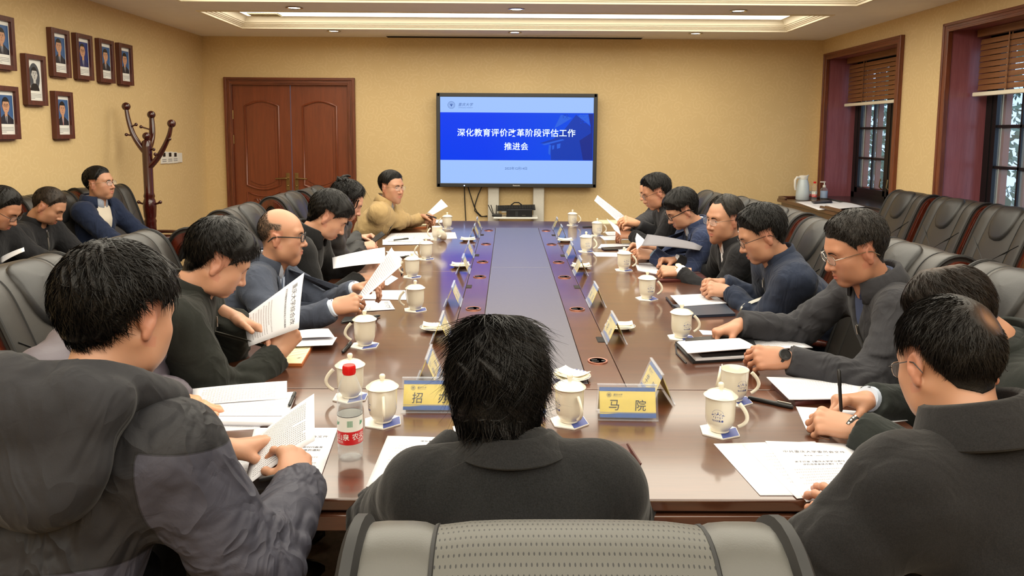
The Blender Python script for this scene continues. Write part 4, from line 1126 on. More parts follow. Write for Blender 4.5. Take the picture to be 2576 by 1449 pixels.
for y, x, rz, lab in ((5.90, -2.87, -.22, 'black leather chair at the portrait wall holding the man in the navy coat'), (5.20, -2.86, -.1, 'black leather chair at the portrait wall behind the man in black looking down'), (4.55, -2.86, 0, 'black leather chair at the portrait wall cut by the picture edge')):
    put_chair(proto, x, y, -PI / 2 + rz, lab, gx)
for c in CH:
    if 'used' in c: del c['used']
# ------------------------------------------------------------------ people: signed-distance bodies turned into one smooth surface
class Field:
    def __init__(s, lo, hi, h):
        s.lo = np.array(lo, dtype=np.float32); s.h = h
        s.n = np.maximum(4, np.ceil((np.array(hi) - lo) / h).astype(int) + 1)
        s.d = np.full(s.n, .25, dtype=np.float32)
        s.ax = [s.lo[i] + h * np.arange(s.n[i], dtype=np.float32) for i in range(3)]
    def sub(s, lo, hi):
        a = np.clip(np.floor((np.array(lo) - s.lo) / s.h).astype(int), 0, s.n); b = np.clip(np.ceil((np.array(hi) - s.lo) / s.h).astype(int) + 1, 0, s.n)
        if np.any(b <= a): return None, None
        sl = tuple(slice(a[i], b[i]) for i in range(3))
        P = (s.ax[0][sl[0]][:, None, None], s.ax[1][sl[1]][None, :, None], s.ax[2][sl[2]][None, None, :])
        return sl, P
    def put(s, fn, lo, hi, k=.01, op='u'):
        pad = k + .02 if op == 'u' else k + .004
        sl, P = s.sub(np.array(lo) - pad, np.array(hi) + pad)
        if sl is None: return
        d = fn(P); a = s.d[sl]
        if op == 'u':
            if k > 0:
                hh = np.maximum(k - np.abs(a - d), 0) / k; s.d[sl] = np.minimum(a, d) - hh * hh * k * .25
            else: s.d[sl] = np.minimum(a, d)
        else:
            d = -d
            if k > 0:
                hh = np.maximum(k - np.abs(a - d), 0) / k; s.d[sl] = np.maximum(a, d) + hh * hh * k * .25
            else: s.d[sl] = np.maximum(a, d)
    def ell(s, c, r, k=.01, op='u', R=None):
        c = np.array(c, dtype=np.float32); r = np.array(r, dtype=np.float32)
        def fn(P):
            x, y, z = P[0] - c[0], P[1] - c[1], P[2] - c[2]
            if R is not None:
                x, y, z = x * R[0, 0] + y * R[1, 0] + z * R[2, 0], x * R[0, 1] + y * R[1, 1] + z * R[2, 1], x * R[0, 2] + y * R[1, 2] + z * R[2, 2]
            q0 = np.sqrt((x / r[0]) ** 2 + (y / r[1]) ** 2 + (z / r[2]) ** 2); q1 = np.sqrt((x / r[0] ** 2) ** 2 + (y / r[1] ** 2) ** 2 + (z / r[2] ** 2) ** 2) + 1e-6
            return q0 * (q0 - 1) / q1
        m = r.max() if R is not None else r
        s.put(fn, c - m, c + m, k, op)
    def cap(s, a, b, ra, rb, k=.01, op='u', fr=None, ratio=1.0, cut=None, folds=None):
        """tapered capsule; fr (3x3 columns right, fwd, up) with ratio squashes it front to back; cut=(point, dir) ends it flat"""
        a = np.array(a, dtype=np.float32); b = np.array(b, dtype=np.float32); m = max(ra, rb)
        ax = b - a; L = float(np.linalg.norm(ax)) + 1e-6
        def fn(P):
            x, y, z = P[0] - a[0], P[1] - a[1], P[2] - a[2]
            bb = ax
            if fr is not None:
                f = fr[:, 1]; g = x * f[0] + y * f[1] + z * f[2]; e = (1 / ratio - 1)
                x = x + g * e * f[0]; y = y + g * e * f[1]; z = z + g * e * f[2]
                bb = ax + float(ax @ f) * e * f
            L2 = float(bb @ bb) + 1e-9
            t = np.clip((x * bb[0] + y * bb[1] + z * bb[2]) / L2, 0, 1)
            rr = ra + (rb - ra) * t
            dx, dy, dz = x - t * bb[0], y - t * bb[1], z - t * bb[2]
            d = np.sqrt(dx * dx + dy * dy + dz * dz) - rr
            if fr is not None: d = d * (ratio ** .5)
            if folds is not None:
                amp, fq, ph, e0 = folds
                w = np.exp(-((t - e0) / .38) ** 2)
                tt = t * L * fq + ph + 34 * (dx * .7 + dz * .5) + 26 * dy + 1.5 * np.sin(dx * 60 + dy * 45 + ph)
                d = d + amp * w * (1 - 2 * np.abs(np.sin(tt))) * .7
            if cut is not None:
                c, n = cut; d = np.maximum(d, (P[0] - c[0]) * n[0] + (P[1] - c[1]) * n[1] + (P[2] - c[2]) * n[2])
            return d
        s.put(fn, np.minimum(a, b) - m, np.maximum(a, b) + m, k, op)
    def warp(s, fn):
        P = (s.ax[0][:, None, None], s.ax[1][None, :, None], s.ax[2][None, None, :])
        s.d += fn(P)
    def mesh(s):
        return nets(s.d, s.lo, s.h)

def nets(d, lo, h):
    ins = d < 0
    nx, ny, nz = d.shape
    c = np.zeros((nx - 1, ny - 1, nz - 1), dtype=np.int8)
    for i in (0, 1):
        for j in (0, 1):
            for k in (0, 1): c += ins[i:nx - 1 + i, j:ny - 1 + j, k:nz - 1 + k]
    act = (c > 0) & (c < 8); I = np.argwhere(act); n = len(I)
    idx = np.full(act.shape, -1, dtype=np.int32); idx[act] = np.arange(n)
    cor = np.array([[i, j, k] for i in (0, 1) for j in (0, 1) for k in (0, 1)])
    val = np.stack([d[I[:, 0] + q[0], I[:, 1] + q[1], I[:, 2] + q[2]] for q in cor], 1)
    acc = np.zeros((n, 3)); cnt = np.zeros(n)
    for a in range(8):
        for b in range(a + 1, 8):
            if np.abs(cor[a] - cor[b]).sum() != 1: continue
            m = (val[:, a] < 0) != (val[:, b] < 0)
            t = val[m, a] / (val[m, a] - val[m, b])
            acc[m] += cor[a] + (cor[b] - cor[a]) * t[:, None]; cnt[m] += 1
    V = lo + h * (I + acc / cnt[:, None])
    Fs = []
    for ax in range(3):
        e = np.diff(ins.astype(np.int8), axis=ax)
        o = [q for q in range(3) if q != ax]
        sl = [slice(None)] * 3
        for q in o: sl[q] = slice(1, d.shape[q] - 1)
        E = np.argwhere(e[tuple(sl)] != 0)
        if not len(E): continue
        E = E.copy()
        for q in o: E[:, q] += 1
        sgn = e[E[:, 0], E[:, 1], E[:, 2]]
        def cell(da, db):
            X = E.copy(); X[:, o[0]] -= da; X[:, o[1]] -= db
            return idx[X[:, 0], X[:, 1], X[:, 2]]
        Q = np.stack([cell(1, 1), cell(0, 1), cell(0, 0), cell(1, 0)], 1)
        fl = (sgn > 0) if ax != 1 else (sgn < 0)
        Q[fl] = Q[fl][:, ::-1]
        Fs.append(Q)
    F = np.vstack(Fs)
    return V.astype(np.float32), F[(F >= 0).all(1)]

def vnormals(V, F):
    N = np.zeros_like(V); a = np.cross(V[F[:, 2]] - V[F[:, 0]], V[F[:, 3]] - V[F[:, 1]])
    for i in range(4): np.add.at(N, F[:, i], a)
    return N / (np.linalg.norm(N, axis=1)[:, None] + 1e-9)

def wavy(seed, amp, freq, aniso=(1, 1, 1)):
    r = np.random.RandomState(seed); D = r.normal(size=(5, 3)) * freq * np.array(aniso); ph = r.uniform(0, 6.28, 5)
    def fn(P):
        s = 0
        w = .5 * np.sin(P[0] * D[4, 0] * .5 + P[1] * D[4, 1] * .5 + P[2] * D[4, 2] * .5 + ph[4])
        for i in range(4):
            s = s + (1 - 2 * np.abs(np.sin(.5 * (P[0] * D[i, 0] + P[1] * D[i, 1] + P[2] * D[i, 2]) + ph[i] + 1.6 * w))) / (1 + .5 * i)
        return (amp * .45 * s).astype(np.float32)
    return fn

# ---- the head (origin between the ears, +Y the face, +Z up)
def head_template(h=.0027):
    f = Field((-.098, -.125, -.215), (.098, .14, .14), h)
    f.ell((0, -.014, .035), (.0755, .094, .089), .01)
    f.ell((0, .028, .02), (.066, .062, .07), .03)
    f.ell((0, .030, -.035), (.060, .058, .078), .03)
    for s in (-1, 1):
        f.cap((s * .056, -.004, -.042), (s * .047, .018, -.078), .017, .016, .03); f.cap((s * .047, .018, -.078), (s * .014, .066, -.102), .016, .015, .03)
        f.ell((s * .043, .053, -.022), (.024, .024, .02), .03)
        f.cap((s * .044, .072, .027), (s * .012, .083, .025), .009, .009, .02)
    f.ell((0, .068, -.1), (.021, .016, .016), .02)
    f.ell((0, .068, -.066), (.03, .02, .024), .025)
    for s in (-1, 1): f.ell((s * .032, .1, .006), (.021, .019, .0135), .018, 's')
    for s in (-1, 1): f.ell((s * .0315, .069, .004), (.0145, .0145, .0135), .005)
    for s in (-1, 1): f.cap((s * .021, .0835, .0145), (s * .043, .0775, .0135), .0036, .0036, .008)
    f.cap((0, .083, .016), (0, .107, -.031), .0068, .0095, .014); f.ell((0, .106, -.034), (.0115, .0105, .0095), .01)
    for s in (-1, 1): f.ell((s * .0135, .094, -.037), (.0085, .0105, .0075), .007)
    for s in (-1, 1): f.ell((s * .007, .100, -.0455), (.0038, .006, .004), .004, 's')
    for s in (-1, 1): f.cap((0, .0925, -.0635), (s * .021, .082, -.0675), .0062, .0036, .006); f.cap((0, .0905, -.0735), (s * .019, .082, -.069), .0068, .0038, .006)
    for s in (-1, 1): f.cap((0, .0995, -.0682), (s * .021, .0868, -.0682), .0016, .0016, .003, 's')
    f.cap((0, -.022, -.05), (0, -.045, -.215), .051, .058, .03)
    f.cap((0, .018, -.085), (0, -.012, -.2), .032, .044, .016)
    for s in (-1, 1): f.ell((s * .043, .036, -.056), (.0225, .026, .03), .03); f.ell((s * .034, .066, -.052), (.016, .014, .022), .025)
    for s in (-1, 1):
        a = .42 * s; R = np.array(Matrix.Rotation(-a, 3, 'Z') @ Matrix.Rotation(.2, 3, 'X'))
        f.ell((s * .079, -.015, -.002), (.0072, .0162, .0265), .005, 'u', R)
        f.ell((s * .0765, -.002, -.004), (.006, .012, .022), .008)
        f.ell((s * .0872, -.013, .001), (.0058, .0105, .0185), .004, 's', R)
        f.ell((s * .083, -.006, -.01), (.004, .006, .008), .004)
        f.ell((s * .079, -.010, -.03), (.006, .010, .011), .006)
    V, F = f.mesh()
    return V, F
HV, HF = head_template()
HN = vnormals(HV, HF)

def smoothstep(a, b, x): t = np.clip((x - a) / (b - a), 0, 1); return t * t * (3 - 2 * t)

def hairline(V, style):
    """signed amount (metres, positive inside the hair) for head-space points"""
    az = np.degrees(np.arctan2(np.abs(V[:, 0]), V[:, 1]))      # 0 front, 180 back
    key = style.get('line', [(0, .071), (24, .072), (40, .064), (54, .054), (68, .03), (80, .004), (86, -.016), (96, -.012), (104, .03), (116, .012), (128, -.03), (150, -.066), (180, -.078)])
    b = np.interp(az, [k[0] for k in key], [k[1] for k in key])
    d = V[:, 2] - b
    if style.get('bald'):
        zt, y0 = style['bald']
        top = np.maximum(V[:, 2] - zt, 0) * smoothstep(y0 - .05, y0 + .02, V[:, 1]) * 3
        d = np.minimum(d, .03 - top * 2 - .09 * smoothstep(.0, .04, V[:, 1]) * smoothstep(.01, .03, V[:, 2]))
    return d

def ears_mask(V): return (np.abs(V[:, 0]) > .0735) & (V[:, 2] < .036) & (V[:, 2] > -.05) & (V[:, 1] > -.045) & (V[:, 1] < .02)

TINT = np.zeros((len(HV), 4), dtype=np.float32); TINT[:, 3] = 1
lipd = np.exp(-((HV[:, 2] + .0685) / .0085) ** 2 - (HV[:, 0] / .02) ** 2) * (HV[:, 1] > .078)
TINT[:, 0] = np.clip(lipd * 1.1, 0, 1); TINT[:, 0] = np.maximum(TINT[:, 0], .35 * ears_mask(HV)); TINT[:, 0] = np.maximum(TINT[:, 0], .3 * np.exp(-((HV[:, 2] + .034) ** 2 + HV[:, 0] ** 2) / .0002) * (HV[:, 1] > .09))
TINT[:, 0] = np.maximum(TINT[:, 0], .22 * np.exp(-((HV[:, 2] + .025) / .02) ** 2 - ((np.abs(HV[:, 0]) - .045) / .02) ** 2) * (HV[:, 1] > .03))
_bv = BVHTree.FromPolygons(HV.tolist(), HF.tolist())
def face_y(x, z, y0=.2):
    h = _bv.ray_cast(Vector((x, y0, z)), Vector((0, -1, 0)))
    return h[0].y if h[0] is not None else .08

def patch(pts_rows, off):
    """strip on the face from rows of (x, z); projected onto the skin, lifted by off"""
    V = []; F = []; n = len(pts_rows[0])
    for row in pts_rows:
        for x, z in row: V.append((x, face_y(x, z) + off, z))
    for i in range(len(pts_rows) - 1):
        for j in range(n - 1): F.append([i * n + j, i * n + j + 1, (i + 1) * n + j + 1, (i + 1) * n + j])
    return V, F

def brow_geo(thick=1.0):
    V = []; F = []
    for s in (-1, 1):
        rows = []
        for q in (-1, 0, 1):
            rows.append([(s * (.011 + .036 * t), .0195 + .0055 * math.sin(PI * min(1, t * 1.1)) - .004 * t + q * .0036 * thick * (1 - .75 * t ** 2) * (1 if t > .04 else .7)) for t in np.linspace(0, 1, 9)])
        a, b = patch(rows, .0016); o = len(V); V += a; F += [[i + o for i in f] for f in b]
    return V, F

def eye_geo(openness, gaze=0.0):
    """almond-shaped eye openings on the lids: (V, F, mat) with 0 white, 1 iris, 2 lash line"""
    mb = MB()
    for s in (-1, 1):
        c = np.array([s * .0315, .069, .004]); R = .01475
        n = 11
        up = []; dn = []
        for t in np.linspace(-1, 1, n):
            w = (1 - t * t) ** .7
            up.append((t * .0128, .0005 + w * .0046 * openness + .001 * t * s)); dn.append((t * .0128, .0002 - w * .0033 * openness + .001 * t * s))
        def pj(u, v, o=0.0):
            x = u; z = v - .0012; y = math.sqrt(max(1e-6, R * R - x * x * .9 - z * z)) + o
            return (c[0] + x, c[1] + y, c[2] + z)
        if openness > .15:
            V = [pj(*p, .0002) for p in up] + [pj(*p, .0002) for p in dn]
            mb.add(V, [[i, n + i, n + i + 1, i + 1] for i in range(n - 1)], 0)
            g = gaze; r = .0056
            V = []; hh = []
            for i in range(14):
                a = 2 * PI * i / 14; u = g + r * math.cos(a); v = .0004 + r * math.sin(a)
                w = max(0, 1 - (u / .0128) ** 2) ** .7
                v = min(.0005 + w * .0046 * openness, max(.0002 - w * .0033 * openness, v)); V.append(pj(u, v, .0006))
            mb.add(V, [list(range(14))], 1)
        V = [pj(p[0], p[1] - .0004, .0007) for p in up] + [pj(p[0] * 1.04, p[1] + .0011, .0009) for p in up]
        mb.add(V, [[i, i + 1, n + i + 1, n + i] for i in range(n - 1)], 2)
    return mb

def thick_map(V, st):
    """hair thickness above the skull"""
    z = smoothstep(-.03, .10, V[:, 2]); fr = smoothstep(.0, .085, V[:, 1]); bk = smoothstep(.0, -.09, V[:, 1])
    t = st.get('side', .008) * (1 - z) + st.get('top', .022) * .8 * z + st.get('front', .008) * .6 * fr * z + st.get('back', .0) * bk
    return t

def hair_shell(st, seed):
    d = hairline(HV, st)
    m = (d > -.007) & ~ears_mask(HV) & (HV[:, 2] > -.12)
    keep = m[HF].all(1)
    F = HF[keep]; u = np.unique(F); mp = np.full(len(HV), -1); mp[u] = np.arange(len(u))
    V = HV[u].astype(float); N = HN[u]; dd = d[u]
    # soft normals: towards the skull's centre axis
    C = V - np.array([0, -.012, .02]); C = C / np.linalg.norm(C, axis=1)[:, None]
    low = smoothstep(-.02, -.09, V[:, 2]); C[:, 2] *= (1 - low); C = C / np.linalg.norm(C, axis=1)[:, None]
    Nn = N * .3 + C * .7; Nn /= np.linalg.norm(Nn, axis=1)[:, None]
    w = smoothstep(.0, st.get('fade', .038), dd)
    earw = np.exp(-((np.abs(V[:, 0]) - .08) / .02) ** 2 - ((V[:, 1] + .012) / .03) ** 2 - ((V[:, 2]) / .03) ** 2)
    t = thick_map(V, st) * w * (1 - .5 * earw)
    r = np.random.RandomState(seed)
    az = np.arctan2(V[:, 0], V[:, 1] + .05)
    clump = np.sin(az * st.get('clump', 21) + 5 * np.sin(V[:, 2] * 40 + r.uniform(0, 6)) + r.uniform(0, 6)) * np.sin(V[:, 1] * 90 + V[:, 2] * 70 + V[:, 0] * 60 + r.uniform(0, 6))
    t = t * (1 + st.get('rough', .16) * clump)
    if st.get('spot'): t = t * (.3 + .7 * smoothstep(st['spot'] * .3, st['spot'] * 1.9, np.linalg.norm(V - np.array(st['whorl']), axis=1)))
    t = t + .0006 * smoothstep(0, .004, dd) - .0022 * (1 - smoothstep(-.004, .003, dd))
    V = V + Nn * t[:, None]
    if st.get('bob'):
        x, y, zz = V[:, 0], V[:, 1] + .012, V[:, 2]; e = np.sqrt((x / .097) ** 2 + (y / .115) ** 2) + 1e-6
        tgt = (1 - .2 * smoothstep(-.03, -.11, zz)) * (.7 + .3 * smoothstep(.03, -.03, zz)) * smoothstep(.03, -.02, V[:, 1]) * smoothstep(.0, .5, w)
        k = np.maximum(1.0, tgt / e); V[:, 0] = x * k; V[:, 1] = y * k - .012
    sh = st.get('shift')
    if sh is not None: V = V + np.array(sh) * (w * smoothstep(.0, .1, V[:, 2]))[:, None]
    return V, mp[F], Nn, w

def strands(V, F, Nn, w, st, seed, count, width, Lm):
    r = np.random.RandomState(seed)
    if st.get('spot'):
        F = F[np.linalg.norm(V[F].mean(1) - np.array(st['whorl']), axis=1) > st['spot'] * .7]
    fa = r.randint(0, len(F), count); bc = r.dirichlet((1, 1, 1, 1), count)
    P = (V[F[fa]] * bc[:, :, None]).sum(1); N = (Nn[F[fa]] * bc[:, :, None]).sum(1); ww = (w[F[fa]] * bc).sum(1)
    wh = np.array(st.get('whorl', (.01, -.055, .115)))
    D = P - wh; D = D - N * (D * N).sum(1)[:, None]; D /= np.linalg.norm(D, axis=1)[:, None] + 1e-6
    sw = np.cross(N, D)
    frn = (smoothstep(.03, .09, P[:, 1]) * smoothstep(.03, .07, P[:, 2]))[:, None]
    D = D * (1 - frn * st.get('brush', 0)) + frn * st.get('brush', 0) * np.array([.5, -.5, .6])
    D = D + sw * st.get('swirl', .35) + np.array(st.get('comb', (0, .3, -.15))) * (1 - frn * st.get('brush', 0)) + r.normal(size=(count, 3)) * st.get('mess', .22)
    D = D - N * (D * N).sum(1)[:, None]; D /= np.linalg.norm(D, axis=1)[:, None] + 1e-6
    L = Lm * (.55 + .7 * r.rand(count)) * (.35 + .65 * ww); lift = st.get('lift', .18) * (.4 + r.rand(count))
    side = np.cross(N, D); curl = r.normal(size=count) * st.get('curl', .2)
    hug = np.full(count, st.get('hug', 4.5)) if not st.get('bob') else 1.6 + 2.9 * smoothstep(-.04, .05, P[:, 2])
    k = 4; pts = []
    for i in range(k):
        t = i / (k - 1)
        up = lift * (t - st.get('droop', .8) * t * t)
        p = P + N * st.get('base', -.002) + D * (L * t)[:, None] + N * (L * up)[:, None] + side * (L * curl * t * t)[:, None]
        # keep the strand hugging the skull
        p = p - N * ((L * t) ** 2 * hug)[:, None]
        pts.append(p)
    pts = np.stack(pts, 1)
    wd = np.array([1, .95, .75, .15]) * width
    ra = r.rand(count)[:, None] * .9 + .1
    sd = side * ra + N * (1 - ra); sd /= np.linalg.norm(sd, axis=1)[:, None]
    A = pts + sd[:, None, :] * wd[None, :, None]; B = pts - sd[:, None, :] * wd[None, :, None]
    VV = np.stack([A, B], 2).reshape(-1, 3)      # count*k*2
    base = (np.arange(count) * k * 2)[:, None] + (np.arange(k - 1) * 2)[None, :]
    Q = np.stack([base, base + 1, base + 3, base + 2], 2).reshape(-1, 4)
    return VV, Q

# ---- hands (wrist at the origin, fingers along +X, back of the hand +Z, thumb towards +Y)
HANDS = {}
def hand_template(pose):
    if pose in HANDS: return HANDS[pose]
    curl = dict(rest=[(18, 22, 14), (20, 24, 16), (24, 26, 18), (28, 28, 20)], hold=[(52, 28, 12), (56, 30, 14), (60, 34, 16), (64, 38, 18)],
                pen=[(40, 48, 20), (50, 58, 26), (62, 66, 30), (66, 70, 32)], fist=[(58, 78, 40), (60, 82, 42), (62, 84, 44), (64, 84, 44)],
                flat=[(4, 6, 4), (4, 6, 4), (6, 8, 5), (8, 8, 6)])[pose]
    th = dict(rest=((.72, .66, -.22), 8, 10), hold=((.80, .36, -.55), 4, 6), pen=((.78, .30, -.55), 16, 26), fist=((.78, .30, -.62), 24, 34), flat=((.70, .70, -.14), 6, 8))[pose]
    f = Field((-.06, -.075, -.12), (.215, .105, .05), .0029)
    f.cap((-.06, 0, 0), (.01, 0, .0), .024, .024, .012, fr=np.array([[0, 0, 1], [1, 0, 0], [0, 1, 0]], dtype=float).T if False else None)
    # palm: four rays fused
    roots = [(.096, .030, .0), (.101, .009, .002), (.097, -.012, .001), (.089, -.031, -.003)]
    for (x, y, z) in roots: f.cap((.008, y * .45, 0), (x, y, z), .0155, .0125, .014)
    f.ell((.05, 0, -.004), (.05, .036, .0145), .012); f.ell((.038, .026, -.010), (.034, .018, .017), .016)
    g = Field((-.06, -.075, -.12), (.215, .105, .05), .0029)
    lens = [(.043, .026, .021), (.047, .030, .022), (.043, .028, .022), (.034, .021, .019)]; rad = [.0092, .0095, .009, .008]
    sp = [5, 1, -4, -9]
    for q in range(4):
        p = np.array(roots[q]); ang = 0.0; a = math.radians(sp[q] * (1 if pose in ('rest', 'flat') else .4)); hz = np.array([math.cos(a), math.sin(a), 0])
        loc = Field((-.06, -.075, -.12), (.215, .105, .05), .0029)
        for j in range(3):
            ang += math.radians(curl[q][j]); d = hz * math.cos(ang) + np.array([0, 0, -1]) * math.sin(ang)
            p2 = p + d * lens[q][j]; r0 = rad[q] * (1 - .08 * j); loc.cap(p, p2, r0, r0 * .9, .004); loc.ell(p, (r0 * 1.08,) * 3, .004); p = p2
        g.d = np.minimum(g.d, loc.d)
    p = np.array((.024, .030, -.008)); d = nrm(th[0]); ax = nrm(np.cross(d, (0, -.35, -1.0)))
    loc = Field((-.06, -.075, -.12), (.215, .105, .05), .0029)
    for j, L in enumerate((.044, .032, .027)):
        p2 = p + d * L; r0 = (.0125, .0108, .0098)[j]; loc.cap(p, p2, r0, r0 * .88, .005); p = p2
        if j < 2: d = np.array(Matrix.Rotation(math.radians(-th[1 + j]), 3, Vector((0, -.2, 1))) @ Vector(d))
    k = .012; a, b2 = f.d, g.d
    hh = np.maximum(k - np.abs(a - b2), 0) / k; f.d = np.minimum(a, b2) - hh * hh * k * .25
    a, b2 = f.d, loc.d; hh = np.maximum(k - np.abs(a - b2), 0) / k; f.d = np.minimum(a, b2) - hh * hh * k * .25
    HANDS[pose] = f.mesh(); return HANDS[pose]

def rot_face(yaw, pitch, roll):
    a, p = math.radians(yaw), math.radians(pitch)
    f0 = np.array([math.cos(a), math.sin(a), 0]); r = np.array([math.sin(a), -math.cos(a), 0]); z = np.array([0, 0, 1.0])
    f = math.cos(p) * f0 - math.sin(p) * z; u = math.sin(p) * f0 + math.cos(p) * z
    c, s = math.cos(math.radians(roll)), math.sin(math.radians(roll))
    return np.column_stack([c * r + s * u, f, -s * r + c * u])

def rim_pts(c, w, h, T, n=20, e=3.2):
    P = []
    for i in range(n + 1):
        a = 2 * PI * i / n; cx, cz = math.cos(a), math.sin(a); k = (abs(cx) ** e + abs(cz) ** e) ** (-1 / e)
        x, z = w / 2 * k * cx, h / 2 * k * cz
        P.append((c[0] + x, c[1] - (abs(c[0] + x) - .03) * .12, c[2] + z))
    return P

def make_glasses(parent, T, frame_m, rimless=False, thick=.0014, dy=0.0, side_m=None):
    """spectacles in head space, put through T"""
    b = MB(); g = None
    lens = MB()
    for s in (-1, 1):
        P = rim_pts((s * .0335, .1015 + dy, .002), .051, .033, None)
        if not rimless: b.tube(P, thick, 6, cap=False, up=(0, 1, 0))
        else: b.tube(P[9:20], thick * .7, 6, up=(0, 1, 0))
        lens.add(P[:-1] + [(p[0], p[1] + .001, p[2]) for p in P[:-1]], [list(range(20))[::-1], list(range(20, 40))] + [[i, (i + 1) % 20, 20 + (i + 1) % 20, 20 + i] for i in range(20)])
        b.tube([(s * .058, .098 + dy, .006), (s * .068, .092 + dy, .008), (s * .078, .06, .009), (s * .083, .0, .008)], [thick, thick * 1.1, thick * 1.1, thick * 1.1], 6, 1)
        b.tube([(s * .083, .0, .008), (s * .085, -.02, .004), (s * .084, -.042, -.018)], [thick * 1.2, thick * 1.3, thick], 6, 1)
        b.tube([(s * .010, .102 + dy, -.002), (s * .0095, .097 + dy, -.008)], thick * .6, 5)
    b.tube([(-.009, .1025 + dy, .004), (0, .105 + dy, .007), (.009, .1025 + dy, .004)], thick, 6)
    for m in (b, lens): m.V = [list(T[:3, :3] @ np.array(v) + T[:3, 3]) for v in m.V]
    g = b.build('glasses', [frame_m, side_m or frame_m], parent); lens.build('lens', M['lens'], g)
    return g
SK = {}
def skin_of(c, sc=(34, 29, 26)):
    k = (c, sc)
    if k not in SK: SK[k] = skin('skin_%d' % len(SK), c, sc)
    return SK[k]
HM = {}
def hair_of(c, rough=.42):
    if c not in HM: HM[c] = hairmat('hair_%d' % len(HM), c, rough)
    return HM[c]
TROUSER = cloth('dark_trousers', (30, 31, 36), 500, .2)
SHOE = mat('black_shoe', (18, 17, 17), .3)

def drape(bvh, rows, o, r, f, u, off, back=False):
    """rows of (x, z) in a chest frame projected onto a garment from the front (or back)"""
    V = []; F = []; n = len(rows[0]); d = -f if not back else f
    for row in rows:
        for x, z in row:
            p = o + r * x + u * z - d * .5
            h = bvh.ray_cast(Vector(p), Vector(d))
            q = np.array(h[0]) if h[0] is not None else o + r * x + u * z + f * (.1 if not back else -.1)
            V.append(q - d * off)
    for i in range(len(rows) - 1):
        for j in range(n - 1): F.append([i * n + j, i * n + j + 1, (i + 1) * n + j + 1, (i + 1) * n + j])
    return V, F

def ik(S, Wp, l1, l2, pole):
    d = Wp - S; L = np.linalg.norm(d)
    sc = max(1.0, L / (l1 + l2) * 1.004); l1 *= sc; l2 *= sc
    a = (L * L + l1 * l1 - l2 * l2) / (2 * L); hgt = math.sqrt(max(0, l1 * l1 - a * a))
    dn = d / L; p = np.array(pole, dtype=float); p = p - dn * (p @ dn); p = nrm(p)
    return S + dn * a + p * hgt

def collar_mesh(c, r, f, u, kind, R0=.066, hgt=.045, gap=26, flare=.024, drop=.028, up=0.0, low=-.022):
    c = c + u * up
    V = []; F = []
    n = 33
    A = np.radians(np.linspace(gap, 360 - gap, n))
    for i, a in enumerate(A):
        d = r * math.sin(a) + f * math.cos(a); fr = .5 + .5 * math.cos(a)          # 1 at the front
        lift = -drop * fr ** 1.5; rr = R0 * (1 + .10 * (1 - abs(math.cos(a))) - .0 * fr)
        if kind == 'fold': sec = [(-.001, -.03), (-.003, hgt), (.005, hgt + .005), (.012, hgt), (flare, -.012 - .012 * fr), (flare - .006, -.016 - .012 * fr), (.006, hgt - .014), (.006, -.03)]
        elif kind == 'big': sec = [(0, -.04), (-.004, hgt), (.004, hgt + .008), (.016, hgt + .003), (flare + .012, low), (flare + .004, low - .006), (.01, hgt - .02), (.012, -.04)]
        else: sec = [(-.002, -.03), (-.005, hgt), (.0, hgt + .005), (.006, hgt), (.010, 0), (.011, -.03)]
        for q, z in sec: V.append(c + d * (rr + q) + u * (z + lift))
    k = len(V) // n
    for i in range(n - 1):
        for j in range(k): F.append([i * k + j, i * k + (j + 1) % k, (i + 1) * k + (j + 1) % k, (i + 1) * k + j])
    F.append(list(range(k))); F.append([(n - 1) * k + j for j in range(k)][::-1])
    return V, F

